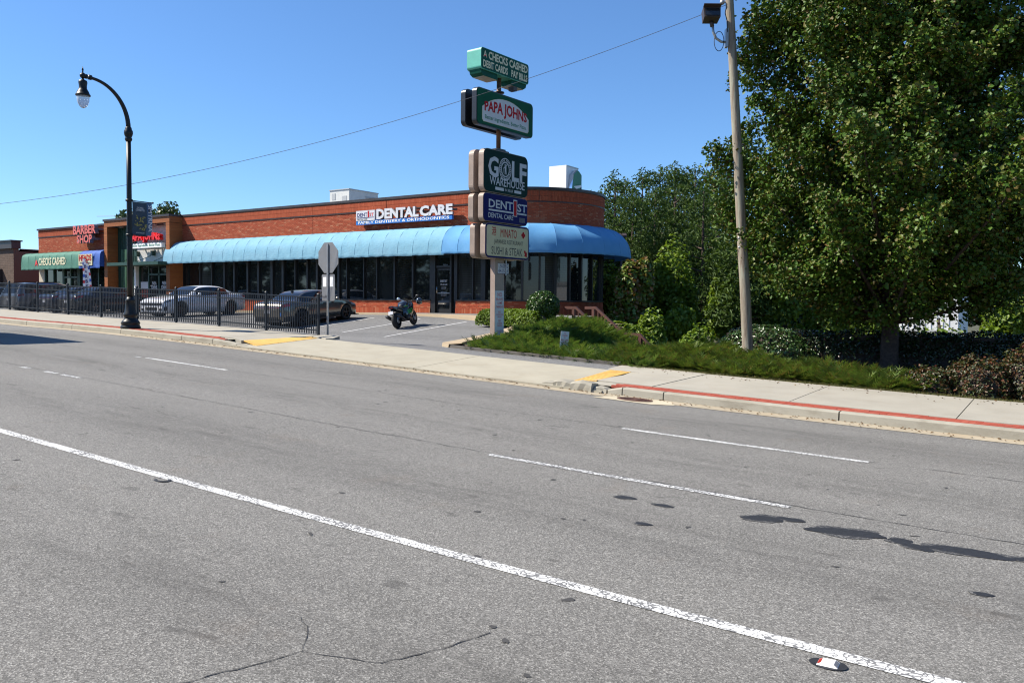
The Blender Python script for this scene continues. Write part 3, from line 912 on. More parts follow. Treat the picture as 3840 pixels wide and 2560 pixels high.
# ---- tar patches, cracks
def blob(cx, cy, rx, ry, rot=0.0, wob=0.25, n=26):
    ph = [rnd.uniform(0, 6.28) for _ in range(4)]
    out = []
    for k in range(n):
        t = 2 * math.pi * k / n
        r = 1 + wob * (math.sin(2 * t + ph[0]) * .4 + math.sin(3 * t + ph[1]) * .35 + math.sin(5 * t + ph[2]) * .25) + rnd.uniform(-.05, .05)
        x, y = rx * r * math.cos(t), ry * r * math.sin(t)
        out.append((cx + x * math.cos(rot) - y * math.sin(rot), cy + x * math.sin(rot) + y * math.cos(rot)))
    return out
for cx, cy, rx, ry, rt in ((-3.59, 7.36, 0.10, 0.055, 0.3), (-3.17, 7.33, 0.09, 0.045, 0.2), (-2.28, 7.52, 0.17, 0.10, 0.5), (-2.06, 7.66, 0.12, 0.06, 0.2), (-1.56, 7.56, 0.30, 0.125, 0.35), (-1.13, 7.60, 0.10, 0.07, 0.6), (-1.0, 7.5, 0.14, 0.07, -0.3),
                           (-0.62, 7.62, 0.30, 0.11, 0.12), (-0.44, 6.56, 0.07, 0.035, 0.1), (-3.05, 6.62, 0.07, 0.04, 0.1), (-0.2, 7.7, 0.12, 0.06, 0.1)):
    pl = blob(cx, cy, rx, ry, rt)
    e2 = blob(cx - .02, cy, rx * 1.08, ry * 1.3, rt, 0.3)
    mb = MB(); mb.add([(x, y, zr(x) + 0.0042 + 0.0003 * rx) for x, y in e2], [tuple(range(len(e2)))])
    struct('tar_smear', mb, 'tar_edge')
    mb = MB(); mb.add([(x, y, zr(x) + 0.0052 + 0.0004 * rx) for x, y in pl], [tuple(range(len(pl)))])
    struct('tar_patch', mb, 'tar_black')
for _ in range(70):
    x = rnd.uniform(-12, 0.5); y = rnd.uniform(3.0, 13)
    pl = blob(x, y, rnd.uniform(.015, .05), rnd.uniform(.01, .03), rnd.uniform(0, 3), 0.5, 10)
    if _ == 0: mbs = MB()
    mbs.add([(a, b, zr(a) + 0.004) for a, b in pl], [tuple(range(len(pl)))])
struct('tar_spots', mbs, 'crack_dark')
def crack(pts, w, jag=0.03, step=0.06, name='road_crack'):
    mb = MB(); P = []
    for (x0, y0), (x1, y1) in zip(pts[:-1], pts[1:]):
        L = math.hypot(x1 - x0, y1 - y0); n = max(2, int(L / step))
        for i in range(n):
            t = i / n; P.append((x0 + (x1 - x0) * t + rnd.gauss(0, jag), y0 + (y1 - y0) * t + rnd.gauss(0, jag)))
    rows = []
    for i, (x, y) in enumerate(P):
        a = P[max(0, i - 1)]; b = P[min(len(P) - 1, i + 1)]
        d = Vector((b[0] - a[0], b[1] - a[1])); nn = Vector((-d.y, d.x)).normalized() * w * rnd.uniform(0.25, 1.0) * 0.5
        rows.append([(x + nn.x, y + nn.y, zr(x) + 0.0042), (x - nn.x, y - nn.y, zr(x) + 0.0042)])
    mb.grid(rows); struct(name, mb, 'crack_dark')
crack([(-3.62, 2.4), (-3.5, 2.75), (-3.42, 3.05), (-3.0, 3.2), (-2.85, 3.55), (-2.75, 3.95)], 0.012, 0.008)
crack([(-3.42, 3.05), (-3.6, 3.25), (-3.85, 3.4)], 0.006, 0.01)
crack([(-40, 8.22), (-18, 8.2), (-6, 8.2), (6, 8.2)], 0.018, 0.012, 0.12)
crack([(-40, 11.18), (-14, 11.12), (-6, 11.17), (6, 11.2)], 0.018, 0.012, 0.12)
crack([(-9.3, 14.75), (-9.8, 14.72), (-10.1, 14.63)], 0.03, 0.02, 0.05, 'apron_crack') if False else None
# reflector on the centre line and a hole left by another
def ring_hole(x, y, r, label, cat, name, solid):
    t = thing(name, label, cat, (x, y, zr(x)))
    mb = MB(); mb.add([(r * math.cos(6.2832 * k / 24), r * .72 * math.sin(6.2832 * k / 24), 0.0045) for k in range(24)], [tuple(range(24))])
    put('tar_bed', mb.mesh('tar_bed'), 'tar_black', t)
    return t
t = ring_hole(-1.05, 4.72, 0.102, 'white raised pavement marker with a red lens in a tar bed', 'road marker', 'road_marker', True)
t.rotation_euler = (0, 0, 0.05)
mb = MB(); mb.hexa([(-.055, -.045, .005), (.055, -.045, .005), (.055, .045, .005), (-.055, .045, .005), (-.032, -.034, .018), (.032, -.034, .018), (.032, .04, .018), (-.032, .04, .018)])
put('housing', mb.mesh('housing'), 'white_paint', t)
for sx in (-1, 1):
    mb = MB(); mb.add([(sx * .0535, -.036, .0075), (sx * .0535, .038, .0075), (sx * .0345, .034, .0182), (sx * .0345, -.03, .0182)], [(0, 1, 2, 3)])
    put('lens', mb.mesh('lens'), 'tail_red' if sx < 0 else 'return_grey', t)
t = ring_hole(-7.36, 4.78, 0.10, 'dark tar ring left beside the long white line', 'road marker', 'road_marker', False)
mb = MB(); mb.add([(.07 * math.cos(6.2832 * k / 20), .04 * math.sin(6.2832 * k / 20), 0.007) for k in range(20)], [tuple(range(20))])
put('worn_centre', mb.mesh('worn_centre'), 'road_asphalt', t)
# storm drain
t = thing('storm_drain', 'round rusty iron storm drain grate set in pale concrete by the kerb', 'drain', (-6.78, 14.22, zr(-6.78)))
sl = math.atan((zr(-6.7) - zr(-6.9)) / 0.2)
mb = MB(); mb.add([(-.75, -.30, .009), (.5, -.34, .009), (.85, -.1, .009), (.6, .3, .009), (-.45, .3, .009)], [(0, 1, 2, 3, 4)])
t.rotation_euler = (0, -sl, 0)
put('collar', mb.mesh('collar'), 'collar_concrete', t)
mb = MB(); mb.add([(.33 * math.cos(6.2832 * k / 28), .2 * math.sin(6.2832 * k / 28), 0.013) for k in range(28)], [tuple(range(28))])
put('pit', mb.mesh('pit'), 'crack_dark', t)
mb = MB(); P0 = [(math.cos(6.2832 * k / 28), math.sin(6.2832 * k / 28)) for k in range(29)]
mb.grid([[(.36 * a, .225 * b, .013) for a, b in P0], [(.355 * a, .22 * b, .022) for a, b in P0], [(.32 * a, .185 * b, .022) for a, b in P0], [(.32 * a, .185 * b, .01) for a, b in P0]])
put('rim', mb.mesh('rim'), 'iron_rust', t)
for k in range(-5, 6):
    x = k * 0.055; h = 0.19 * math.sqrt(max(0.05, 1 - (x / .33) ** 2))
    w = 0.012 if abs(k) not in (0, 1) else 0.022
    put('grate_bar', MB().box(x - w, x + w, -h, h, .012, .020).mesh('grate_bar'), 'iron_rust', t)

# ------------------------------------------------------------------ the brick shop building (facade along y = 30.6, rounded right end)
FY, XC, RC = 30.6, -21.9, 3.5
def fac(s, out, z):
    """point on the facade: s runs along it, out is the distance in front of the wall"""
    if s <= XC: return (s, FY - out, z)
    th = (s - XC) / RC
    return (XC + (RC + out) * math.sin(th), FY + RC - (RC + out) * math.cos(th), z)
def sarc(deg): return XC + RC * R_(deg)
def fac_rot(s): return 0.0 if s <= XC else (s - XC) / RC
S_END = sarc(165)
bld = thing('shop_building', 'long red brick shop building with a rounded right end and blue awning', 'building', (-40.0, 30.6, 1.5))
def fbox(mb, s0, s1, o0, o1, z0, z1):
    n = 1 if s1 <= XC else max(1, int(math.ceil((s1 - max(s0, XC)) / 0.25)))
    ss = [s0 + (s1 - s0) * i / n for i in range(n + 1)]
    if s0 < XC < s1: ss = [s0, XC] + [XC + (s1 - XC) * i / n for i in range(1, n + 1)]
    for a, b in zip(ss[:-1], ss[1:]):
        mb.hexa([fac(a, o1, z0), fac(b, o1, z0), fac(b, o0, z0), fac(a, o0, z0), fac(a, o1, z1), fac(b, o1, z1), fac(b, o0, z1), fac(a, o0, z1)])
X0 = -44.84
# core walls
mb = MB(); fbox(mb, X0, S_END, -0.30, -0.008, 4.42, 7.10)
wall = wpart('upper_wall', mb, 'mortar', bld)
mb = MB(); fbox(mb, X0, -25.36, -0.30, -0.008, 1.3, 2.14); fbox(mb, -23.85, S_END, -0.30, -0.008, 0.0, 2.14)
low = wpart('lower_wall', mb, 'mortar', bld)
# bricks: real pieces, joints open to the mortar behind
def brick_verts(s0, s1, z0, z1, o):
    return [fac(s0, o, z0), fac(s1, o, z0), fac(s1, -0.006, z0), fac(s0, -0.006, z0), fac(s0, o, z1), fac(s1, o, z1), fac(s1, -0.006, z1), fac(s0, -0.006, z1)]
def course(s0, s1, z, h, w, gap, o, off, cuts=()):
    out = []; s = s0 - off
    while s < s1:
        a, b = max(s0, s), min(s1, s + w - gap)
        cc = [c for c in cuts if a < c < b]
        for a_, b_ in ([(a, cc[0] - .007), (cc[0] + .007, b)] if cc else [(a, b)]):
            if b_ - a_ > 0.02: out.append((a_, b_, z, z + h, o + rnd.uniform(-.0015, .0015)))
        s += w
    return out
run, sold, base_b = [], [], []
cuts = (-33.45, -28.2, sarc(38))
z = 5.30; k = 0
while z < 6.53:
    run += course(X0, S_END, z, 0.056, 0.205, 0.011, 0.004, 0.1 * (k % 2), cuts); z += 0.0667; k += 1
for j in range(2):
    sold += course(X0, S_END, 6.615 + 0.225 * j, 0.214, 0.0667, 0.010, 0.016, 0.0, cuts)
for j in range(1):
    sold += course(X0, S_END, 5.08, 0.2, 0.0667, 0.010, 0.004, 0.0, cuts)
for a, b in ((X0, -25.37), (-23.84, S_END)):
    z = 1.80; k = 0
    while z < 2.09:
        base_b += course(a, b, z, 0.056, 0.205, 0.011, 0.004, 0.1 * (k % 2)); z += 0.0667; k += 1
    base_b += course(a, b, 1.50, 0.285, 0.0667, 0.010, 0.035, 0.0)
    if b > -20: 
        for kk in range(12): base_b += course(sarc(20), b, 1.43 - 0.0667 * kk, 0.056, 0.205, 0.011, 0.004, 0.1 * (kk % 2))
def bricks(lst, parent, mat, single):
    """the nearest bricks are objects of their own, the others one joined part"""
    key = lambda q: (lambda p: (p[0] ** 2 + p[1] ** 2))(fac(q[0], 0, 0))
    lst = sorted(lst, key=key)
    meshes = {}
    mb = MB()
    for i, (a, b, z0, z1, o) in enumerate(lst):
        if i < single and b - a > 0.04:
            kk = (round(b - a, 3), round(z1 - z0, 3), round(o, 2))
            if kk not in meshes:
                w, h = kk[0], kk[1]
                meshes[kk] = MB().box(-w / 2, w / 2, -o, 0.006, 0, h).mesh('brick')
            c = fac((a + b) / 2, 0, z0)
            l = parent.parent.location + parent.location
            put('brick', meshes[kk], mat, parent, (c[0] - l.x, c[1] - l.y, z0 - l.z), (0, 0, fac_rot((a + b) / 2)))
        else:
            mb.hexa(brick_verts(a, b, z0, z1, o))
    o = wpart('brickwork', mb, mat, parent); o['kind'] = 'stuff'
bricks(base_b, low, 'facade_brick', 300)
bricks(run, wall, 'facade_brick', 0)
bricks(sold, wall, 'soldier_brick', 0)
mb = MB(); fbox(mb, X0, S_END, 0.0, 0.03, 6.555, 6.60)
wpart('ledge', mb, 'coping_metal', bld)
mb = MB(); fbox(mb, X0 + 0.01, S_END, -0.32, 0.05, 7.10, 7.225)
wpart('coping', mb, 'coping_metal', bld)
mb = MB(); fbox(mb, X0, -25.36, -0.2, 0.05, 2.14, 2.20); fbox(mb, -23.85, S_END, -0.2, 0.05, 2.14, 2.20)
wpart('window_sill', mb, 'frame_bronze', bld)
mb = MB(); fbox(mb, X0, S_END, -0.25, 0.02, 4.30, 4.42)
wpart('window_head', mb, 'frame_bronze', bld)
# roof and the hidden back
mb = MB()
rp = [(-62.0, 30.9), (XC, 30.9)] + [(XC + 3.2 * math.sin(R_(a)), FY + RC - 3.2 * math.cos(R_(a))) for a in range(10, 170, 10)] + [(-21.6, 37.6), (-28.4, 52.0), (-62.0, 52.0)]
mb.prism(rp, 6.85, 6.95, 'z')
wpart('roof', mb, 'roof_grey', bld)
mb = MB(); mb.prism([(-21.0, 37.45), (-20.8, 37.55), (-28.3, 52.0), (-28.6, 52.0)], -2.6, 7.1, 'z'); mb.box(-62, -28.4, 51.7, 52, -1.5, 7.1); mb.box(-62.0, -61.7, 30.9, 52, 0.5, 7.0)
wpart('back_wall', mb, 'facade_brick', bld)
# glazing
def pane(s0, s1, z0=2.20, z1=4.30, gl='dark_glass'):
    mb = MB(); fbox(mb, s0, s1, -0.13, -0.115, z0, z1)
    return wpart('window_pane', mb, gl, bld)
def mull(s0, s1, z0=2.20, z1=4.30, o0=-0.2, o1=0.0):
    mb = MB(); fbox(mb, s0, s1, o0, o1, z0, z1)
    return wpart('mullion', mb, 'frame_bronze', bld)
ms = [-44.84, -44.5, -43.18, -42.05, -40.89, -40.0, -38.81, -37.88, -36.75, -35.84, -34.85, -33.9, -33.15, -31.55, -30.95, -29.75, -28.85, -27.68, -26.49]
ws = [0.2, .10, .10, .06, .12, .14, .14, .14, .18, .16, .08, .10, .14, .14, .06, .07, .07, .10, .10]
edges = [(a - w / 2, a + w / 2) for a, w in zip(ms, ws)] + [(-25.42, -25.36)]
for i, ((a, b), (c, d)) in enumerate(zip(edges[:-1], edges[1:])):
    pane(b, c, gl='blind_glass' if i in (2,) else 'tinted_glass' if i in (4, 12, 15, 17) else 'dark_glass')
for a, b in edges: mull(a, b)
# door bay
mull(-25.36, -25.08, 1.53, 4.30); mull(-24.20, -24.10, 1.53, 4.30); mull(-23.87, -23.84, 1.53, 2.2)
mb = MB(); fbox(mb, -25.08, -24.20, -0.2, -0.05, 3.70, 3.80); wpart('transom', mb, 'frame_bronze', bld)
pane(-25.08, -24.2, 3.80, 4.30); pane(-24.10, -23.86, 1.56, 4.30)
door = put('door', None, None, bld, (-24.64 + 40, -0.0 + 0.1, 0.05))
mb = MB()
for q in ((-.43, -.36, 0, 2.12), (.36, .43, 0, 2.12), (-.36, .36, 0, .2), (-.36, .36, 2.03, 2.12)): mb.box(q[0], q[1], 0, .045, q[2], q[3])
put('door_frame', mb.mesh('door_frame'), 'frame_bronze', door)
put('door_glass', MB().box(-.36, .36, .015, .03, .2, 2.03).mesh('door_glass'), 'dark_glass', door)
put('door_handle', MB().tube([(-.36, -.01, .95), (-.36, -.06, .97), (-.36, -.06, 1.25), (-.36, -.01, 1.27)], .014).mesh('door_handle'), 'chrome', door)
put('push_bar', MB().box(-.36, .36, -.012, .0, .93, .97).mesh('push_bar'), 'galvanised', door)
letter('door_lettering', 'DENT1ST', .42, .10, 'letter_grey', door, (0, .010, 1.52), bold=.03)
letter('door_lettering', '770-433-1000', .42, .07, 'letter_grey', door, (0, .010, 1.36), bold=.02)
for i in range(3): put('door_lettering', text_mesh('door_lettering', 'Monday Friday', .26, .035, .0), 'letter_grey', door, (0, .010, 1.24 - .05 * i))
for i in range(5): put('door_lettering', text_mesh('door_lettering', 'Hours By Appointment', .34, .035, .0), 'letter_grey', door, (0, .010, 1.02 - .048 * i))
letter('house_number', '2517-A', .27, .075, 'letter_grey', bld, (-24.55 + 40, 0.112, 2.33), bold=.02)
# rounded glazing
ga = [-30.8, -21.0, -13.0, 2.0, 25.9, 38.9, 50.8, 62.8, 74.0, 87.0, 105.9, 118, 132]
gs = [-23.85, -22.86, -22.27] + [sarc(a) for a in (8, 25.9, 38.9, 50.8, 62.8, 74.0, 87.0, 105.9, 118, 132)]
gw = [.18, .06, .26, .12, .10, .08, .12, .07, .07, .05, .10, .10, .3]
ed = [(a - w / 2, a + w / 2) for a, w in zip(gs, gw)]
for i, ((a, b), (c, d)) in enumerate(zip(ed[:-1], ed[1:])): pane(b, c, gl='blind_glass' if i in (0, 1, 5, 6) else 'tinted_glass' if i in (3, 4) else 'dark_glass')
for a, b in ed: mull(a, b)
mb = MB(); fbox(mb, sarc(134), S_END, -0.3, 0.0, 2.14, 4.42); wpart('end_wall', mb, 'facade_brick', bld)
# dark rooms behind the glass are closed off
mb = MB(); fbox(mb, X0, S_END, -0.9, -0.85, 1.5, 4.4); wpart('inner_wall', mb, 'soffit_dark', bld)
# awning: one cloth panel for every bay between the pipe ribs
def awn_section(p=1.35, n=9, z0=4.36, z1=5.62):
    return [(0.0, z1)] + [(p * math.sin(R_(90 * k / n)) ** 1.0, z0 + (z1 - z0) * math.cos(R_(90 * k / n)) ** 0.9) for k in range(1, n + 1)]
def awning(name, s0, s1, bay, mat, label, sag=0.016, hem=0.13, p=1.35, sec=None, z0=4.36):
    aw = put(name, None, None, bld, label=label)
    n = int(round((s1 - s0) / bay)); sec = sec or awn_section(p, z0=z0)
    for i in range(n):
        a = s0 + (s1 - s0) * i / n; b = s0 + (s1 - s0) * (i + 1) / n
        mb = MB(); mb.smooth = True; rows = []
        m = 6
        for j in range(m + 1):
            t = j / m; s = a + (b - a) * t
            dip = sag * math.sin(math.pi * t) ** 0.8
            row = []
            for kk, (o, z) in enumerate(sec):
                f = math.sin(math.pi * kk / (len(sec) - 1)) 
                band = 0.010 * (1 if kk in (3, 6) else 0)
                row.append(fac(s, max(0.0, o - dip * f * 0.7 + band), z - dip * f * 0.7 + band))
            o, z = sec[-1]
            wv = 0.018 * math.sin(9.0 * s) + rnd.uniform(-.006, .006)
            row.append(fac(s, o + 0.012 + wv * 0.6, z - hem * 0.55)); row.append(fac(s, o - 0.01 + wv, z - hem + rnd.uniform(-.01, .01)))
            rows.append(row)
        mb.grid(rows)
        put('awning_panel', mb.mesh('awning_panel', bld.location, fix=False), mat, aw)
        mb = MB(); mb.tube([fac(a, o + 0.004, z + 0.004) for o, z in sec], 0.006, 5)
        put('seam', mb.mesh('seam', bld.location), mat, aw)
    for s in (s0, s1):
        pts = [fac(s, o, z) for o, z in sec] + [fac(s, 0.0, sec[-1][1])]
        mb = MB(); mb.add(pts, [tuple(range(len(pts)))]); put('awning_end', mb.mesh('awning_end', bld.location), mat, aw)
    return aw
awning('awning', -45.25, -23.72, 0.94, 'canvas_pale', 'long faded pale blue barrel awning', p=1.06)
awning('awning', -23.66, sarc(150), 0.93, 'canvas_blue', 'deeper blue barrel awning round the rounded corner', sag=0.06, hem=0.12, p=1.3)
mb = MB(); fbox(mb, X0, S_END, -0.02, 0.03, 4.42, 4.50); wpart('awning_rail', mb, 'frame_bronze', bld)

# ---- left shops
LX0, LX1 = -62.0, -51.92
mb = MB(); mb.box(LX0, LX1, 30.608, 30.9, 4.3, 7.0)
lw = wpart('upper_wall', mb, 'mortar', bld)
lst = []; z = 5.25; k = 0
while z < 6.45:
    lst += course(LX0, LX1, z, 0.056, 0.205, 0.011, 0.004, 0.1 * (k % 2)); z += 0.0667; k += 1
mbr = MB()
for q in lst: mbr.hexa(brick_verts(q[0], q[1], q[2], q[3], q[4]))
wpart('brickwork', mbr, 'facade_brick', lw, kind='stuff')
mbr = MB()
for j in range(2):
    for q in course(LX0, LX1, 6.52 + 0.225 * j, 0.214, 0.0667, 0.010, 0.016, 0.0): mbr.hexa(brick_verts(q[0], q[1], q[2], q[3], q[4]))
wpart('brickwork', mbr, 'soldier_brick', lw, kind='stuff')
wpart('coping', MB().box(LX0 - .05, LX1, 30.5, 30.95, 6.98, 7.1), 'coping_metal', bld)
wpart('ledge', MB().box(LX0, LX1, 30.57, 30.608, 6.455, 6.50), 'coping_metal', bld)
wpart('side_wall', MB().box(LX0 - 0.02, LX0 + 0.3, 30.62, 52, 0.5, 6.95), 'facade_brick', bld)
# shopfront below the green and navy awning
sx = [-61.2, -60.0, -58.75, -58.6, -57.7, -56.75, -56.6, -55.2, -54.2, -53.2, -52.1]
for a, b in zip(sx[:-1], sx[1:]):
    wpart('window_pane', MB().box(a + .05, b - .05, 30.71, 30.725, 1.55, 4.3), 'dark_glass', bld)
for a in sx: wpart('mullion', MB().box(a - .05, a + .05, 30.6, 30.8, 1.5, 4.3), 'frame_green', bld)
wpart('transom', MB().box(-58.6, -56.75, 30.6, 30.8, 3.55, 3.65), 'frame_green', bld)
wpart('pier', MB().box(LX0, -61.25, 30.6, 30.9, 0.8, 4.3), 'sign_tan', bld)
for x, z, w, h, m in ((-60.6, 2.9, .5, .55, 'sign_white'), (-60.6, 2.5, .5, .25, 'poster_red'), (-59.4, 2.6, .55, .8, 'sign_white'), (-56.0, 2.75, .5, .8, 'poster_red'), (-54.6, 2.45, .55, .3, 'sign_black'), (-53.7, 2.6, .5, .3, 'sign_white')):
    wpart('poster', MB().box(x - w / 2, x + w / 2, 30.69, 30.70, z - h / 2, z + h / 2), m, bld)
sec2 = [(0, 5.32), (.5, 5.31), (.85, 5.26), (1.05, 5.14), (1.13, 5.0), (1.16, 4.7), (1.17, 4.4), (1.17, 4.2)]
awning('awning', -62.1, -54.45, 0.96, 'canvas_green', 'green square fronted awning', sag=0.03, hem=0.1, sec=sec2)
awning('awning', -54.45, -51.95, 0.62, 'canvas_navy', 'short navy square fronted awning', sag=0.03, hem=0.1, sec=sec2)
letter('awning_lettering', 'CHECKS CASHED', 3.55, 0.52, 'letter_cream', bld, (-57.86 + 40, -1.19, 3.14), bold=.02)
letter('awning_emblem', 'A', 0.42, 0.42, 'letter_bright_red', bld, (-59.95 + 40, -1.19, 3.08), bold=.03)
put('awning_panel_sign', MB().box(-54.4, -52.75, -1.22, -1.19, 4.28, 5.02).mesh('awning_panel_sign', (-40, 0, 1.5)), 'sign_offwhite', bld)
letter('awning_lettering', 'HEADS', 1.5, 0.40, 'letter_red', bld, (-53.58 + 40, -1.235, 3.28), bold=.03)
letter('awning_lettering', '770-433-1234', 1.3, 0.13, 'letter_navy', bld, (-53.58 + 40, -1.235, 2.94), bold=.02) if False else letter('awning_lettering', '7704335500', 1.3, 0.13, 'letter_navy', bld, (-53.58 + 40, -1.235, 2.94), bold=.02)

# ---- pizza shop portal: plank clad frame round a recess
PX0, PX1, PY = -51.91, -44.84, 29.72
def planks(x0, x1, y0, y1, z0, z1, h=0.15):
    mb = MB(); z = z0
    while z < z1 - 0.02:
        e = rnd.uniform(-.003, .003)
        mb.box(x0 - e, x1 + e, y0 - e, y1, z + 0.006, min(z1, z + h)); z += h
    wpart('cladding', mb, 'plank_wood', portal, kind='stuff')
portal = put('portal', None, None, bld, label='square portal clad in orange brown planks round the white brick recess')
planks(PX0, PX0 + .36, PY, 30.9, 1.3, 6.72); planks(PX1 - .36, PX1, PY, 30.9, 1.3, 6.72); planks(PX0, PX1, PY, 30.9, 6.72, 7.08)
wpart('coping', MB().box(PX0 - .05, PX1 + .05, PY - .06, 31.2, 7.08, 7.21), 'coping_metal', portal)
wpart('soffit', MB().box(PX0 + .36, PX1 - .36, PY + .04, 30.5, 6.69, 6.72), 'soffit_dark', portal)
for x in (-50.5, -48.6, -46.9, -45.7):
    wpart('downlight', MB().box(x - .16, x + .16, PY + .28, PY + .42, 6.675, 6.69), 'white_paint', portal)
wpart('green_wall', MB().box(PX0 + .36, -49.35, 30.45, 30.6, 1.3, 6.69), 'green_panel', portal)
for i in range(9): wpart('panel_rib', MB().box(-51.5 + .24 * i, -51.46 + .24 * i, 30.42, 30.45, 1.3, 6.69), 'green_panel', portal)
for i in range(5): wpart('fin', MB().box(-50.95 + .15 * i, -50.87 + .15 * i, 30.3, 30.42, 1.4, 5.3), 'green_fin', portal)
# white brick wall with joints
mbw = MB().box(-49.35, PX1 - .36, 30.46, 30.6, 4.35, 6.69)
ww = wpart('white_wall', mbw, 'white_mortar', portal) if False else put('white_wall', mbw.mesh('white_wall', bld.location), 'white_mortar', portal)
mbr = MB(); z = 4.36; k = 0
while z < 6.62:
    x = -49.35 - (.1 if k % 2 else 0)
    while x < PX1 - .37:
        a, b = max(x, -49.35), min(x + .194, PX1 - .36)
        if b - a > .03: mbr.box(a, b, 30.45, 30.465, z, z + .056)
        x += .205
    z += .0667; k += 1
put('brickwork', mbr.mesh('brickwork', bld.location), 'white_brick', ww, kind='stuff')
wpart('canopy', MB().box(-50.3, PX1 - .02, 28.95, 30.46, 4.17, 4.36), 'frame_green', portal)
for x in (-49.2, -47.5, -45.7):
    wpart('wall_lamp', MB().box(x - .1, x + .1, 30.22, 30.45, 4.82, 5.12), 'frame_green', portal)
    wpart('stay', MB().tube([(x - .02, 30.3, 4.86), (x - .0, 29.2, 4.37)], .02, 5), 'frame_green', portal)
wpart('door_post', MB().box(-49.35, -49.15, 30.2, 30.6, 1.3, 4.17), 'white_paint', portal)
px = [-49.1, -48.1, -47.0, -46.05, -45.22]
for a, b in zip(px[:-1], px[1:]): wpart('window_pane', MB().box(a + .05, b - .05, 30.45, 30.465, 1.5, 4.15), 'dark_glass', portal)
for a in px: wpart('mullion', MB().box(a - .06, a + .06, 30.4, 30.55, 1.4, 4.17), 'frame_green', portal)
wpart('transom', MB().box(-48.1, -46.05, 30.4, 30.55, 3.6, 3.7), 'frame_green', portal)
for x, z, w, h, m in ((-48.6, 2.95, .8, .5, 'sign_white'), (-48.6, 2.4, .8, .65, 'poster_red'), (-45.6, 3.1, .66, .7, 'sign_white'), (-45.6, 2.55, .66, .5, 'poster_dark'), (-45.6, 2.1, .66, .45, 'sign_white')):
    wpart('poster', MB().box(x - w / 2, x + w / 2, 30.43, 30.44, z - h / 2, z + h / 2), m, portal)
for x in (-47.55, -46.5):
    letter('door_lettering', 'PAPA\nJOHNS', .62, .55, 'letter_grey', portal, (x + 40, -0.17, 1.45), bold=.03)

# ---- signs on the building: each one a thing
t = thing('wall_sign', 'white dental care letters over a blue strip on the brick wall', 'sign', (-26.9, 30.25, 5.9))
T_ = lambda x: x + 26.9
put('logo_box', MB().box(T_(-29.93), T_(-28.66), 0.0, .22, .17, .70).mesh('logo_box'), 'sign_white', t)
letter('logo_lettering', 'DENT', .68, .19, 'letter_navy', t, (T_(-29.5), -.006, .49), bold=.02)
letter('logo_lettering', '1', .10, .34, 'letter_red', t, (T_(-29.08), -.006, .50), bold=.03)
letter('logo_lettering', 'ST', .28, .16, 'letter_red', t, (T_(-28.86), -.006, .48), bold=.02)
put('logo_rule', MB().box(T_(-29.88), T_(-28.72), -.008, 0, .335, .36).mesh('logo_rule'), 'letter_navy', t)
letter('logo_lettering', 'DENTAL CARE', .68, .075, 'letter_black', t, (T_(-29.5), -.006, .27), bold=.01)
put('strip', MB().box(T_(-29.93), T_(-23.81), .0, .12, 0, .20).mesh('strip'), 'sign_blue', t)
letter('strip_lettering', 'FAMILY DENTISTRY & ORTHODONTICS', 5.8, .135, 'white_paint', t, (T_(-26.87), -.008, .10), bold=.015)
x = -28.52
for w_, s_ in ((2.72, 'DENTAL'), (1.98, 'CARE')):
    letter('channel_lettering', s_, w_, .50, ['sign_white', 'return_grey'], t, (T_(x + w_ / 2), .02, .47), bold=.05, depth=.10, side=True)
    x += w_ + .06
put('raceway', MB().box(T_(-28.5), T_(-23.65), .08, .2, .42, .52).mesh('raceway'), 'mortar', t)
for x in (-29.4, -27.2, -25.6, -24.2): put('bracket', MB().box(T_(x) - .02, T_(x) + .02, .12, .37, .05, .45).mesh('bracket'), 'galvanised', t)
t = thing('wall_sign', 'salmon red barber shop letters high on the left brick wall', 'sign', (-54.75, 30.1, 5.82))
letter('channel_lettering', 'BARBER', 2.78, .60, ['letter_salmon', 'return_grey'], t, (0, 0, .90), bold=.03, depth=.25, side=True)
letter('channel_lettering', 'SHOP', 1.86, .55, ['letter_salmon', 'return_grey'], t, (0, 0, .27), bold=.03, depth=.25, side=True)
put('raceway', MB().box(-1.3, 1.35, .13, .5, .84, .96).mesh('raceway'), 'return_grey', t)
put('raceway', MB().box(-.85, .9, .13, .5, .22, .34).mesh('raceway'), 'return_grey', t)
t = thing('wall_sign', 'arched bright red pizza shop letters over a white slogan box', 'sign', (-47.45, 29.85, 5.27))
arch = lambda x, y: (y + .5) * (1 - 1.35 * x * x) - .5 + 0.12 * (0.25 - x * x) * 0
letter('channel_lettering', 'PAPA JOHNS', 3.25, .66, 'letter_bright_red', t, (0, 0, .65), bold=.035, depth=.25, warp=arch)
put('slogan_box', MB().box(-1.68, 1.62, -.02, .22, .0, .28).mesh('slogan_box'), 'white_paint', t)
letter('slogan_lettering', 'Better Ingredients. Better Pizza.', 3.0, .19, 'letter_green', t, (0, -.026, .14), bold=.01)
for x in (-1.2, 1.2): put('bracket', MB().box(x - .04, x + .04, .2, .6, .1, .2).mesh('bracket'), 'galvanised', t)
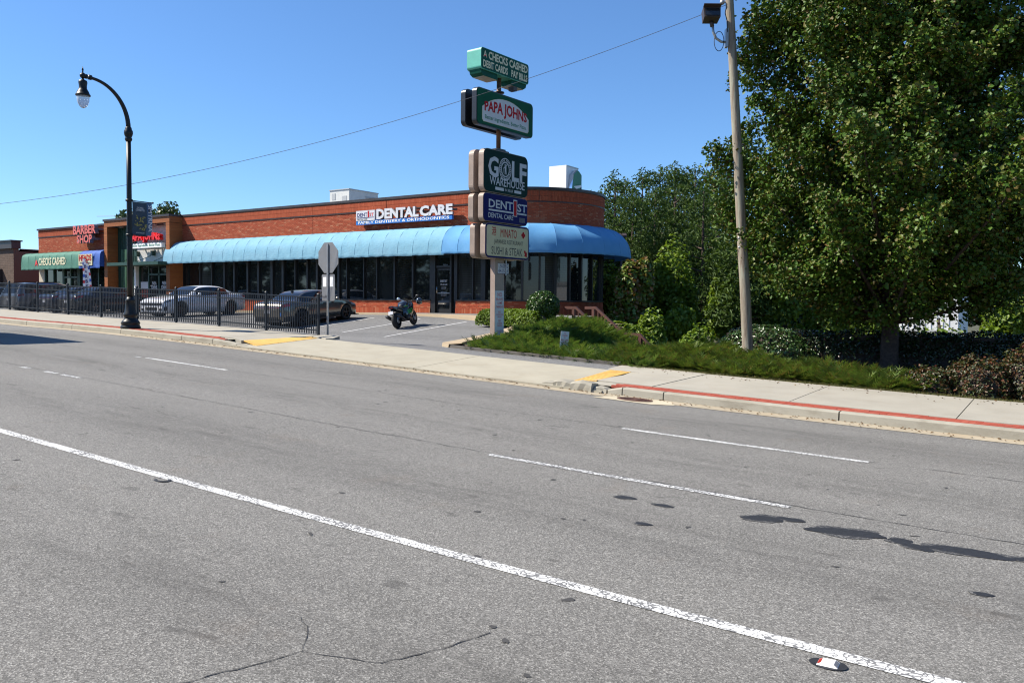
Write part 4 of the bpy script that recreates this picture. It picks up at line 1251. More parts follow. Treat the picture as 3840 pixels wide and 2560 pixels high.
# ---- on the roof
t = thing('rooftop_unit', 'boxy off white rooftop air unit behind the parapet', 'air unit', (-36.2, 36.0, 6.95))
put('cabinet', MB().box(-1.64, 0, 0, 2.5, .12, 1.87).mesh('cabinet'), 'hvac_white', t)
put('cap', MB().box(-1.68, .04, -.04, 2.54, 1.87, 1.92).mesh('cap'), 'hvac_grey', t)
put('base_rail', MB().box(-1.6, -.04, .04, 2.4, 0, .12).mesh('base_rail'), 'hvac_grey', t)
for a, b, c, d in ((-1.45, -1.15, 1.3, 1.7), (-1.45, -1.2, .8, 1.2), (-.6, -.2, .5, 1.5)): put('access_panel', MB().box(a, b, -.015, 0, c, d).mesh('access_panel'), 'hvac_grey', t)
for i in range(6): put('louvre', MB().box(0, .02, 1.4, 2.3, .5 + .2 * i, .6 + .2 * i).mesh('louvre'), 'hvac_grey', t)
t = thing('rooftop_unit', 'small pale vent box on the pizza shop roof', 'air unit', (-46.3, 33.6, 6.95))
put('cabinet', MB().box(-.4, .4, -.4, .4, 0, .62).mesh('cabinet'), 'hvac_grey', t); put('cap', MB().box(-.46, .46, -.46, .46, .62, .68).mesh('cap'), 'hvac_grey', t)
t = thing('rooftop_sign', 'white sign box on the roof with a big green letter G', 'sign', (-21.7, 37.0, 6.95))
put('box', MB().box(-1.02, 0, 0, 1.25, 0, 2.22).mesh('box'), 'white_paint', t)
put('box_edge', MB().box(-.0, .02, 0, 1.25, 2.17, 2.22).mesh('box_edge'), 'galvanised', t)
o = letter('letter', 'G', 1.02, 2.0, ['letter_green', 'chrome'], t, (.14, .66, 1.02), rz=R_(90), bold=.13, depth=.24, side=True)
put('swoosh', MB().prism([(.30, 1.15), (1.1, 1.3), (1.15, 1.2), (.6, 1.05)], .262, .275, 'x').mesh('swoosh'), 'white_paint', t)
# ---- neighbour far left
t = thing('neighbour_building', 'low brown brick building at the far left edge', 'building', (-75, 32, 1.0))
nb = lambda name, mb, m, **k: wpart(name, mb, m, t, **k)
nb('front_wall', MB().box(-95, -68.7, 32, 32.4, 0.3, 6.0), 'tan_brick')
mbr = MB(); z = 1.6; k = 0
while z < 5.95:
    mbr_x = -76.0 - (.1 if k % 2 else 0)
    while mbr_x < -68.8:
        mbr.box(max(mbr_x, -76), min(mbr_x + .39, -68.7), 31.99, 32.0, z, z + .12); mbr_x += .4
    z += .133; k += 1
nb('brickwork', mbr, 'tan_brick', kind='stuff')
nb('fascia', MB().box(-95, -68.6, 31.8, 32.5, 6.0, 6.55), 'coping_metal')
nb('coping', MB().box(-95, -68.5, 31.7, 32.6, 6.55, 6.65), 'frame_bronze')
nb('side_wall', MB().box(-69.0, -68.7, 32.4, 52, .3, 5.9), 'tan_brick')
nb('roof', MB().box(-95, -68.7, 32.4, 52, 5.8, 5.9), 'roof_grey')
nb('side_coping', MB().box(-69.05, -68.62, 32.6, 52, 5.9, 6.0), 'coping_metal')
for i in range(5):
    nb('conduit', MB().tube([(-71.9 + .22 * i, 31.8, 1.4), (-71.9 + .22 * i, 31.8, 4.6 - .12 * (i % 2)), (-71.7 + .2 * i, 31.8, 4.75)], .06, 6), 'wire_black')
nb('meter_box', MB().box(-71.4, -70.5, 31.55, 31.99, 3.2, 4.4), 'wire_black')
nb('cabinet', MB().box(-72.9, -71.3, 31.2, 31.95, 0.9, 2.9), 'hvac_grey')

# ------------------------------------------------------------------ street furniture
# fence along the back of the pavement
t = thing('metal_fence', 'black metal picket fence along the back of the pavement', 'fence', (-19.34, 17.92, zw(-19.34, 17.92)))
FYY = 17.92
posts = [-19.34 - 2.445 * i for i in range(12)]
fz = lambda x: zw(x, FYY)
pm = MB().box(-.032, .032, -.032, .032, -.05, 1.25); pm.hexa([(-.038, -.038, 1.25), (.038, -.038, 1.25), (.038, .038, 1.25), (-.038, .038, 1.25), (-.01, -.01, 1.285), (.01, -.01, 1.285), (.01, .01, 1.285), (-.01, .01, 1.285)])
pm = pm.mesh('post')
for i, x in enumerate(posts):
    put('post', pm, 'fence_black', t, (x + 19.34, 0, fz(x) - t.location.z + (0.03 if i == 0 else 0)), (0, R_(rnd.uniform(-1.2, 1.2)) if i in (4, 6) else 0, 0))
km = MB().box(-.0125, .0125, -.0125, .0125, .04, 1.185).mesh('picket')
for a, b in zip(posts[:-1], posts[1:]):
    for h, w in ((1.17, .019), (.985, .019), (.16, .019)):
        mb = MB(); p = lambda x, dz: (x + 19.34, 0, fz(x) - t.location.z + dz)
        A, B = p(a - .03, h), p(b + .03, h)
        mb.hexa([(B[0], -w, B[2] - .019), (A[0], -w, A[2] - .019), (A[0], w, A[2] - .019), (B[0], w, B[2] - .019), (B[0], -w, B[2] + .019), (A[0], -w, A[2] + .019), (A[0], w, A[2] + .019), (B[0], w, B[2] + .019)])
        put('rail', mb.mesh('rail'), 'fence_black', t)
    for k in range(1, 23):
        x = a + (b - a) * k / 23
        z0 = fz(a) + (fz(b) - fz(a)) * k / 23
        put('picket', km, 'fence_black', t, (x + 19.34, 0, z0 - t.location.z))

# street lamp
LX, LY = -24.82, 15.05
lz = zw(LX, LY)
t = thing('street_lamp', 'tall black arched street lamp with a teardrop globe', 'street lamp', (LX, LY, lz))
put('base', MB().lathe([(.30, 0), (.30, .06), (.27, .09), (.27, .14), (.29, .16), (.25, .24), (.19, .30), (.17, .36), (.21, .40), (.205, .46), (.17, .52), (.15, .72), (.13, .84), (.145, .87), (.145, .91), (.12, .94), (.105, 1.0)], 24).mesh('base'), 'lamp_black', t)
put('pole', MB().lathe([(.092, .98), (.084, 2.5), (.077, 4.3), (.07, 6.0)], 20).mesh('pole'), 'lamp_black', t)
put('collar', MB().lathe([(.085, 5.9), (.11, 5.95), (.11, 5.98), (.09, 6.02), (.115, 6.07), (.135, 6.14), (.13, 6.22), (.10, 6.27), (.10, 6.30), (.085, 6.34)], 20).mesh('collar'), 'lamp_black', t)
arm = []
for k in range(17):
    a = R_(86 * k / 16)
    arm.append((0, -(1.2 - 1.2 * math.cos(a)), 6.3 + 1.30 * math.sin(a)))
e = arm[-1]; arm.append((0, e[1] - .12, e[2] + .005))
put('arm', MB().tube(arm, [.074 - .0018 * k for k in range(len(arm))], 12).mesh('arm'), 'lamp_black', t)
hy, hz = arm[-1][1] - .20, arm[-1][2] + .01
put('arm_collar', MB().tube([(0, arm[-1][1] + .06, e[2] + .01), (0, arm[-1][1] - .03, e[2] + .012)], .075, 12).tube([(0, arm[-1][1] - .08, e[2] + .012), (0, arm[-1][1] - .14, e[2] + .012)], .07, 12).mesh('arm_collar'), 'lamp_black', t)
Q = .76
sc_ = lambda pr: [(a * Q, b * Q) for a, b in pr]
fin = MB().ball((0, hy, hz), .115 * Q); fin.lathe(sc_([(.02, .1), (.035, .14), (.02, .17), (.04, .22), (.025, .28), (.003, .36)]), 12, (0, hy, hz))
put('finial', fin.mesh('finial'), 'lamp_black', t)
put('housing', MB().lathe(sc_([(.03, -.10), (.06, -.16), (.15, -.20), (.165, -.27), (.145, -.40), (.145, -.50), (.17, -.55), (.22, -.64), (.245, -.72), (.275, -.74), (.275, -.79), (.22, -.80)]), 22, (0, hy, hz)).mesh('housing'), 'lamp_black', t)
put('globe', MB().lathe(sc_([(.22, -.78), (.235, -.84), (.225, -.98), (.19, -1.10), (.13, -1.20), (.06, -1.26), (.005, -1.275)]), 22, (0, hy, hz)).mesh('globe'), 'globe_glass', t)
# banner on the lamp
bz = lz
t = thing('street_banner', 'slate blue street banner hanging from the lamp post', 'banner', (LX, LY + .10, lz + 2.98), R_(90))
rot = R_(0)
pts = []
def ban(u, v): return (u * .66, .05 * math.sin(v * 5 + u * 2) * (1 - v) + .03 * math.sin(u * 5), v * 1.05)
mbn = MB(); mbn.smooth = True; mbn.grid([[ban(u / 10 * .74, v / 10) for v in range(11)] for u in range(11)])
put('cloth', mbn.mesh('cloth', fix=False), 'banner_slate', t)
mbn = MB(); mbn.smooth = True; mbn.grid([[ban(.74 + u / 4 * .26, v / 10) for v in range(11)] for u in range(5)])
put('cloth_edge', mbn.mesh('cloth_edge', fix=False), 'banner_blue', t)
put('bracket', MB().tube([(-.1, 0, 1.07), (.70, 0, 1.07)], .016, 8).ball((.71, 0, 1.07), .035, 8, 6).mesh('bracket'), 'lamp_black', t)
put('bracket', MB().tube([(-.1, 0, -.02), (.5, 0, -.02)], .016, 8).mesh('bracket'), 'lamp_black', t)
put('clamp', MB().lathe([(.11, 1.04), (.11, 1.10)], 16, (-.1, 0, 0)).lathe([(.11, -.05), (.11, .01)], 16, (-.1, 0, 0)).mesh('clamp'), 'lamp_black', t)
letter('lettering', 'SMYRNA', .86, .14, 'letter_grey', t, (.565, -.085, .55), tilt=R_(90), bold=.015)
letter('lettering', 'LIVE WELL\nCONNECTED', .30, .13, 'letter_grey', t, (.22, -.085, .82), bold=.01)
letter('lettering', 'smyrnaga.gov', .30, .04, 'letter_grey', t, (.22, -.085, .06), bold=.0)
mbn = MB()
for i in range(26):
    x = rnd.uniform(.05, .42); z = rnd.uniform(.14, .60); s = rnd.uniform(.012, .035)
    mbn.tf(Matrix.Translation((x, -.082 + rnd.uniform(-.004, .0), z)) @ Matrix.Rotation(rnd.uniform(0, 3), 4, 'Y')).add([(-s, 0, -s * 2), (s * .4, 0, -s), (s, 0, s * 2), (-s * .4, 0, s)], [(0, 1, 2, 3)])
put('flower_print', mbn.mesh('flower_print'), 'banner_gold', t)

# stop sign seen from behind
SX, SY = -19.28, 18.25
sz = zw(SX, SY)
t = thing('stop_sign', 'stop sign seen from its grey back, on a perforated steel post at the fence end', 'traffic sign', (SX, SY, sz), R_(-4))
pm = MB().box(-.025, .025, -.02, .02, -.05, 2.85)
put('post', pm.mesh('post'), 'galvanised', t)
mb = MB()
for i in range(100): mb.box(-.006, .006, -.0215, -.02, .08 + .026 * i, .09 + .026 * i)
put('post_hole', mb.mesh('post_hole'), 'soffit_dark', t, kind='stuff')
oc = [(.475 / math.cos(R_(22.5)) * math.cos(R_(22.5 + 45 * k)), .475 / math.cos(R_(22.5)) * math.sin(R_(22.5 + 45 * k)) + 2.42) for k in range(8)]
rs = R_(8)
plate = put('plate', MB().prism(oc, .022, .026, 'y').mesh('plate'), 'sign_back', t)
oc2 = [(a * .95, (b - 2.42) * .95 + 2.42) for a, b in oc]
put('face', MB().prism(oc2, .026, .029, 'y').mesh('face'), 'stop_red', plate)
letter('lettering', 'STOP', .70, .30, 'white_paint', plate, (0, .0305, 2.42), rz=math.pi, bold=.03)
bp = put('lower_plate', MB().prism(rrect(.62, .83, .05, 4, 0, 1.49), .022, .026, 'y').mesh('lower_plate'), 'sign_back', t)
for x in (-.17, .16): put('sticker', MB().box(x - .075, x + .075, .0205, .022, 1.52, 1.82).mesh('sticker'), 'white_paint', bp)
mb = MB()
for i in range(9):
    x = -.29 + .03 * i
    mb.tube([(x, .021, 1.17 + rnd.uniform(-.02, .03)), (x + rnd.uniform(-.01, .02), .021, 1.25 + rnd.uniform(-.03, .03))], .003, 4)
mb.tube([(-.3, .021, 1.2), (-.18, .021, 1.19), (-.06, .021, 1.22)], .003, 4)
put('scribble', mb.mesh('scribble'), 'letter_black', bp)

# pylon sign
PX_, PYY = -14.8, 21.2
t = thing('pylon_sign', 'tall pylon sign with five stacked shop cabinets on a taupe post', 'sign', (PX_, PYY, 0.70), R_(86.56) - R_(90))
# local frame: +y runs away from the street along the cabinets, +x faces down the road
def cab(name, label, s0, s1, z0, z1, r, face, side, thick=.19, gap=.23, inset=.05, border=None):
    c = put(name, None, None, t, label=label)
    zz0, zz1 = z0 - .70, z1 - .70
    xo = gap / 2 + thick
    for sg in (1, -1):
        pl = rrect(s1 - s0, zz1 - zz0, r, 6, (s0 + s1) / 2, (zz0 + zz1) / 2)
        put('housing', MB().prism(pl, sg * gap / 2, sg * xo, 'x').mesh('housing'), side, c)
        pl2 = rrect(s1 - s0 - inset * 2, zz1 - zz0 - inset * 2, max(.02, r - inset), 6, (s0 + s1) / 2, (zz0 + zz1) / 2)
        if border:
            put('border', MB().prism(rrect(s1 - s0 - .02, zz1 - zz0 - .02, r, 6, (s0 + s1) / 2, (zz0 + zz1) / 2), sg * xo, sg * (xo + .008), 'x').mesh('border'), border, c)
        put('face', MB().prism(pl2, sg * (xo + .0), sg * (xo + .016), 'x').mesh('face'), face, c)
    return c, xo + .018, zz0, zz1
def both(fn):
    for sg in (1, -1): fn(sg)
def slet(c, s, w, h, mats, xo, sy, zc, sg=1, **kw):
    letter('lettering', s, w, h, mats, c, (sg * xo, sy, zc - .70), rz=R_(90 if sg > 0 else -90), **kw)
def sbox(c, name, y0, y1, z0, z1, xo, m, sg=1, d=.004):
    put(name, MB().box(min(sg * xo, sg * (xo - d)), max(sg * xo, sg * (xo - d)), y0, y1, z0 - .70, z1 - .70).mesh(name), m, c)
# post
put('post', MB().box(-.09, .09, -.33, .13, -.4, 2.75).mesh('post'), 'post_taupe', t)
put('spine', MB().box(-.07, .07, -.28, .08, 2.75, 5.98).mesh('spine'), 'rusty_steel', t)
put('cap_plate', MB().box(-.17, .17, -.42, .22, 5.9, 6.02).box(-.13, .13, -.3, .1, 6.02, 6.07).mesh('cap_plate'), 'coping_metal', t)
put('pole', MB().lathe([(.072, 6.0), (.072, 8.3)], 14, (0, -.1, 0)).mesh('pole'), 'rusty_steel', t)
put('flange', MB().lathe([(.17, 7.78), (.17, 7.81)], 14, (0, -.1, 0)).mesh('flange'), 'coping_metal', t)
put('floodlight', MB().box(.1, .3, .25, .42, 7.9, 8.02).mesh('floodlight'), 'fixture_bronze', t)
# 1 checks cashed: one deep cabinet with a trough below
c = put('cabinet', None, None, t, label='teal top cabinet lettered checks cashed')
z0, z1 = 8.93 - .70, 9.56 - .70
pl = rrect(2.36, z1 - z0, .09, 5, -.12, (z0 + z1) / 2)
put('housing', MB().prism(pl, -.27, .27, 'x').mesh('housing'), 'sign_teal', c)
for a, b in ((-1.28, -.45), (.25, 1.04)):
    pr = [(a + .02, z0 + .02), (b, z0 + .02), (b, z0 - .16), (a + .18 if a < 0 else a + .02, z0 - .16), (a + .06 if a < 0 else a + .02, z0 - .10)]
    if b > 1: pr = [(a, z0 + .02), (b - .02, z0 + .02), (b - .06, z0 - .10), (b - .16, z0 - .16), (a, z0 - .16)]
    put('trough', MB().prism(pr, -.22, .22, 'x').mesh('trough'), 'sign_teal_face', c)
    put('trough_base', MB().box(-.20, .20, max(a, -1.08), min(b, .88), z0 - .175, z0 - .16).mesh('trough_base'), 'sign_tan', c)
for sg in (1, -1):
    put('face', MB().prism(rrect(2.32, z1 - z0 - .04, .08, 5, -.12, (z0 + z1) / 2), sg * .27, sg * .283, 'x').mesh('face'), 'sign_teal_face', c)
    slet(c, 'CHECKS CASHED', 1.95, .235, 'letter_cream', .286, .03 * sg - .02, 9.38, sg, bold=.03)
    slet(c, 'A', .17, .19, 'letter_cream', .286, -1.12 * sg - (.24 if sg < 0 else 0), 9.38, sg, bold=.01)
    slet(c, 'DEBIT CARDS', 1.18, .215, 'letter_cream', .286, -.62 * sg - (.24 if sg < 0 else 0), 9.10, sg, bold=.03)
    slet(c, 'PAY BILLS', .82, .215, 'letter_cream', .286, .56 * sg - (.24 if sg < 0 else 0), 9.10, sg, bold=.03)
    slet(c, 'A', .14, .05, 'letter_bright_red', .288, -1.12 * sg - (.24 if sg < 0 else 0), 9.33, sg, bold=.03)
# 2 pizza
c, xo, z0, z1 = cab('cabinet', 'black and green pizza cabinet with red letters on white', -1.53, 1.27, 7.28, 8.36, .14, 'sign_green', 'sign_black', .17, .26, .035)
for sg in (1, -1):
    w, h = 2.28, .80
    pl = [(-w / 2 + .06, -h / 2), (w / 2 - .06, -h / 2), (w / 2, -h / 2 + .06)]
    for k in range(13):
        a = 1 - 2 * k / 12
        pl.append((w / 2 * a, -h / 2 + .42 + (h - .42) * (1 - abs(a) ** 2.2)))
    pl.append((-w / 2, -h / 2 + .06))
    cy = -.13
    put('panel', MB().prism([(a + cy, b + (z0 + z1) / 2 - .02) for a, b in pl], sg * xo, sg * (xo + .004), 'x').mesh('panel'), 'sign_white', c)
    put('panel_edge', MB().prism([(a * 1.012 + cy, b * 1.02 + (z0 + z1) / 2 - .018) for a, b in pl], sg * (xo - .003), sg * (xo + .0015), 'x').mesh('panel_edge'), 'sign_offwhite', c)
    slet(c, 'PAPA JOHNS', 2.10, .46, 'letter_red', xo + .007, cy, 7.86, sg, bold=.035, warp=lambda x, y: (y + .5) * (1.0 - .9 * x * x) - .5)
    slet(c, 'Better Ingredients. Better Pizza.', 2.05, .155, 'letter_green', xo + .007, cy, 7.53, sg, bold=.015)
for sg in (1, -1):
    for z in (.06, 1.0): pass
# 3 golf
c, xo, z0, z1 = cab('cabinet', 'dark green golf cabinet with a golfer emblem', -1.17, 1.04, 5.36, 6.65, .20, 'sign_dark_green', 'sign_taupe', .19, .2, .02)
for sg in (1, -1):
    cy = -.06; f = lambda y: cy + (y - cy) * sg
    slet(c, 'G', .50, .62, 'letter_grey', xo + .002, f(-.72), 6.13, sg, bold=.03)
    slet(c, 'L', .36, .62, 'letter_grey', xo + .002, f(.37), 6.12, sg, bold=.03)
    slet(c, 'F', .36, .62, 'letter_grey', xo + .002, f(.77), 6.10, sg, bold=.03)
    ce = f(-.14)
    P0 = [(math.cos(6.28319 * k / 36), math.sin(6.28319 * k / 36)) for k in range(37)]
    for r0, r1 in ((.345, .315), (.235, .20)):
        mb = MB(); mb.grid([[(sg * (xo + .003), ce + r * a * .88, 6.12 - .70 + r * b) for a, b in P0] for r in (r1, r0)])
        put('emblem_ring', mb.mesh('emblem_ring'), 'letter_grey', c)
    mb = MB()
    for k in range(30):
        a = 6.28319 * (k + .5) / 30
        if k % 15 in (7,): continue
        mb.tf(Matrix.Translation((sg * (xo + .003), ce + .275 * math.cos(a) * .88, 5.42 + .275 * math.sin(a))) @ Matrix.Rotation(a, 4, 'X')).box(-.001, .001, -.022, .022, -.013, .013)
    put('emblem_text', mb.mesh('emblem_text'), 'letter_grey', c)
    mb = MB().tf(Matrix.Translation((0, ce, 5.42)))
    q = sg * (xo + .003)
    mb.ball((q, -.01 * sg, .135), (.003, .028, .032), 8, 6)
    for pl in ([(-.035, .10), (.05, .10), (.045, .0), (.0, -.02), (-.03, .0)], [(-.028, 0), (.01, -.01), (.0, -.15), (-.03, -.16)], [(.005, -.01), (.045, .0), (.06, -.15), (.03, -.15)], [(.04, .10), (.10, .15), (.085, .17), (.02, .12)], [(-.03, .09), (-.10, .03), (-.09, .01), (-.02, .06)], [(-.10, .03), (-.11, -.13), (-.10, -.13), (-.09, .03)]):
        mb.prism([(a * sg, b) for a, b in pl], q, q + sg * .001, 'x')
    put('golfer_figure', mb.mesh('golfer_figure'), 'letter_grey', c)
    slet(c, 'WAREHOUSE', 1.75, .26, 'letter_grey', xo + .002, f(-.02), 5.72, sg, bold=.01)
    slet(c, 'IN REAR', .40, .085, 'letter_grey', xo + .002, f(.06), 5.50, sg, bold=.0)
    for a, b in ((-.62, -.2), (.33, .68)):
        sbox(c, 'bar', min(f(a), f(b)), max(f(a), f(b)), 5.455, 5.545, xo + .003, 'letter_grey', sg)
# 4 dental
c, xo, z0, z1 = cab('cabinet', 'navy dental cabinet with white letters and a red numeral', -1.18, 1.04, 4.48, 5.335, .15, 'sign_navy', 'sign_taupe', .19, .2, .02)
for sg in (1, -1):
    cy = -.07; f = lambda y: cy + (y - cy) * sg
    slet(c, 'DENT', 1.18, .25, 'letter_grey', xo + .002, f(-.34), 5.03, sg, bold=.02)
    slet(c, '1', .20, .52, 'letter_grey', xo + .002, f(.38), 4.99, sg, bold=.05)
    slet(c, '1', .14, .46, 'letter_red', xo + .004, f(.38), 4.98, sg, bold=.03)
    slet(c, 'ST', .50, .25, 'letter_grey', xo + .002, f(.74), 5.02, sg, bold=.02)
    sbox(c, 'bar', min(f(-.93), f(.29)), max(f(-.93), f(.29)), 4.81, 4.86, xo + .003, 'letter_grey', sg)
    sbox(c, 'bar', min(f(.47), f(.97)), max(f(.47), f(.97)), 4.81, 4.86, xo + .003, 'letter_grey', sg)
    slet(c, 'DENTAL CARE', 1.22, .15, 'letter_grey', xo + .002, f(-.33), 4.68, sg, bold=.01)
    for k in range(6): sbox(c, 'tally', f(.62) + sg * .05 * k - .012, f(.62) + sg * .05 * k + .012, 4.57, 4.72, xo + .003, 'return_grey', sg)
# 5 restaurant
c, xo, z0, z1 = cab('cabinet', 'cream restaurant cabinet in a weathered taupe box', -1.08, 1.13, 3.40, 4.45, .16, 'sign_offwhite', 'sign_taupe', .19, .22, .06, border='sign_navy')
for sg in (1, -1):
    cy = .025; f = lambda y: cy + (y - cy) * sg
    try:
        slet(c, '\u6e2f', .22, .27, 'letter_red', xo + .002, f(-.68), 4.21, sg, bold=.0)
    except Exception: pass
    slet(c, 'MINATO', .82, .26, 'letter_red', xo + .002, f(.05), 4.18, sg, bold=.0)
    mb = MB(); q = sg * (xo + .003)
    for a in (0, 90, 180, 270):
        mb.add([(q, f(.80) + .055 * math.cos(R_(a)) + .05 * math.cos(6.28 * k / 14), 4.18 - .70 + .055 * math.sin(R_(a)) + .05 * math.sin(6.28 * k / 14)) for k in range(14)], [tuple(range(14))])
    put('blossom_emblem', mb.mesh('blossom_emblem'), 'letter_red', c)
    slet(c, 'JAPANESE RESTAURANT', 1.45, .165, 'letter_black', xo + .002, f(.06), 3.89, sg, bold=.0)
    slet(c, 'SUSHI & STEAK', 1.55, .235, 'letter_black', xo + .002, f(-.02), 3.63, sg, bold=.0)
    put('arrow', MB().prism([(f(.84), 2.98), (f(.90), 3.02), (f(.96), 2.93), (f(1.0), 2.97), (f(1.0), 2.80), (f(.85), 2.83), (f(.90), 2.87)], sg * xo, sg * (xo + .004), 'x').mesh('arrow'), 'letter_red', c)
put('service_box', MB().box(-.06, .06, .13, .2, -.1, .25).mesh('service_box'), 'coping_metal', t)
put('pipe', MB().tube([(.12, .18, 2.2), (.12, .18, 2.75)], .02, 6).mesh('pipe'), 'galvanised', t)
# boards screwed to the post
def board(name, label, y0, y1, z0, z1, rows, mface='sign_white', edge=None):
    b = thing(name, label, 'sign', (PX_, PYY, 0.70), R_(86.56) - R_(90))
    put('board', MB().box(.092, .102, y0, y1, z0, z1).mesh('board'), mface, b)
    if edge: put('edge', MB().box(.0915, .1025, y0 - .012, y1 + .012, z0 - .012, z0).box(.0915, .1025, y0 - .012, y1 + .012, z1, z1 + .012).mesh('edge'), edge, b)
    for s, w, h, zc, m in rows:
        letter('lettering', s, w, h, m, b, (.1045, (y0 + y1) / 2, zc), rz=R_(90), bold=.01)
    return b
board('leasing_sign', 'small white leasing phone number board on the pylon post', -.20, .34, 2.26, 2.56, [('LEASING', .46, .115, 2.485, 'letter_navy'), ('404-275-2818', .49, .115, 2.34, 'letter_navy')], edge='letter_navy')
board('parking_notice', 'tall narrow white no game parking notice on the pylon post', -.315, .115, .34, 1.72,
      [('NO', .22, .13, 1.60, 'letter_pink'), ('BRAVES', .36, .085, 1.455, 'letter_pink'), ('GAME', .24, .085, 1.34, 'letter_pink'), ('PARKING', .38, .085, 1.225, 'letter_pink'), ('NO', .12, .075, 1.06, 'letter_pink'),
       ('CONSTRUCTION', .36, .05, .98, 'letter_pink'), ('PARKING', .2, .05, .91, 'letter_pink'), ('NO', .12, .075, .79, 'letter_pink'), ('STADIUM', .22, .05, .71, 'letter_pink'), ('PARKING', .22, .05, .64, 'letter_pink'), ('TOWING ENFORCED', .32, .03, .48, 'letter_pink'), ('24 HOURS', .2, .03, .43, 'letter_pink')])
# notice standing in the juniper
def notice(name, label, x, y, z, w, h, rows, rz, lean=0.0):
    n = thing(name, label, 'sign', (x, y, z), rz); n.rotation_euler[1] = lean
    put('stake', MB().box(-.015, .015, .008, .03, -.5, h).mesh('stake'), 'galvanised', n)
    put('board', MB().box(-w / 2, w / 2, 0, .006, 0, h).mesh('board'), 'sign_white', n)
    for s, ww, hh, zc, m in rows: letter('lettering', s, ww, hh, m, n, (0, -.004, zc), bold=.01)
notice('parking_notice', 'small tilted white no stadium parking notice in the juniper mound', -11.92, 20.3, zb(-11.92, 20.3) + .22, .25, .50,
       [('NO', .06, .04, .45, 'letter_pink'), ('STADIUM', .15, .045, .385, 'letter_pink'), ('OR', .05, .04, .32, 'letter_pink'), ('BRAVES GAME', .21, .045, .255, 'letter_pink'), ('PARKING', .15, .045, .19, 'letter_pink'), ('TOWING', .15, .04, .09, 'letter_pink'), ('ENFORCED', .19, .04, .04, 'letter_pink')], R_(52), R_(5))
notice('parking_notice', 'little grey notice on a stake at the foot of the stair rail', -10.3, 22.0, zb(-10.3, 22.0) + .0, .12, .42, [('NO', .06, .05, .33, 'letter_navy'), ('PARKING', .1, .04, .22, 'letter_navy')], R_(75))

# utility pole with floodlight
UX, UY = -7.3, 22.5
uz = zb(UX, UY)
t = thing('utility_pole', 'weathered leaning wooden utility pole among junipers', 'utility pole', (UX, UY, uz))
lean = R_(4.3)
ldir = Vector((-math.cos(YAW) * math.tan(lean), -math.sin(YAW) * math.tan(lean), 1))
put('pole', MB().tube([ldir * -0.5] + [ldir * (12.8 * k / 12) + Vector((rnd.uniform(-.006, .006), rnd.uniform(-.006, .006), 0)) for k in range(13)], [.155] + [.15 - .0045 * k for k in range(13)], 18).mesh('pole'), 'pole_wood', t)
P_ = lambda z: ldir * z
for z in (3.2, 3.45): put('tag', MB().ball(P_(z) + Vector((-.05, -.13, 0)), (.035, .015, .03), 8, 5).mesh('tag'), 'galvanised', t)
# bracket and floodlight head on the left of the pole
Lf = Vector((-math.cos(YAW), -math.sin(YAW), 0))
fl = thing('floodlight', 'dark bronze floodlight head on a curved bracket high on the pole', 'floodlight', tuple(Vector((UX, UY, uz)) + P_(9.15)), YAW)
put('bracket_arm', MB().tube([(-.10, -.05, -.45), (-.28, -.1, -.45), (-.42, -.1, -.36), (-.50, -.1, -.20), (-.52, -.1, -.02)], .035, 8).mesh('bracket_arm'), 'galvanised', fl)
put('mount_plate', MB().box(-.16, -.09, -.12, .05, -.58, -.1).mesh('mount_plate'), 'galvanised', fl)
put('knuckle', MB().tube([(-.53, -.1, -.05), (-.56, -.1, .08)], .055, 10).mesh('knuckle'), 'fixture_bronze', fl)
hd = MB().tf(Matrix.Translation((-.58, -.1, .26)) @ Matrix.Rotation(R_(-20), 4, 'X') @ Matrix.Scale(.80, 4))
hd.hexa([(-.27, -.22, -.24), (.27, -.22, -.24), (.25, .2, -.2), (-.25, .2, -.2), (-.29, -.24, .12), (.29, -.24, .12), (.25, .22, .24), (-.25, .22, .24)])
put('head', hd.mesh('head'), 'fixture_bronze', fl)
hd = MB().tf(Matrix.Translation((-.58, -.1, .26)) @ Matrix.Rotation(R_(-20), 4, 'X') @ Matrix.Scale(.80, 4)); hd.box(-.24, .24, -.25, -.235, -.2, .06)
put('lens', hd.mesh('lens'), 'car_glass', fl)
put('visor', MB().tf(Matrix.Translation((-.58, -.1, .26)) @ Matrix.Rotation(R_(-20), 4, 'X') @ Matrix.Scale(.80, 4)).hexa([(-.30, -.42, .10), (.30, -.42, .10), (.29, -.22, .12), (-.29, -.22, .12), (-.30, -.42, .12), (.30, -.42, .12), (.29, -.22, .15), (-.29, -.22, .15)]).mesh('visor'), 'fixture_bronze', fl)
put('cable_loop', MB().tube([(-.35 + .13 * math.cos(a), -.14, -.45 + .26 * math.sin(a)) for a in [6.3 * k / 20 for k in range(21)]], .010, 5).mesh('cable_loop'), 'wire_black', fl)
put('cable_loop', MB().tube([(-.15, -.12, .55), (-.2, -.14, .3), (-.13, -.14, .05), (-.12, -.12, -.2)], .014, 5).mesh('cable_loop'), 'wire_black', fl)
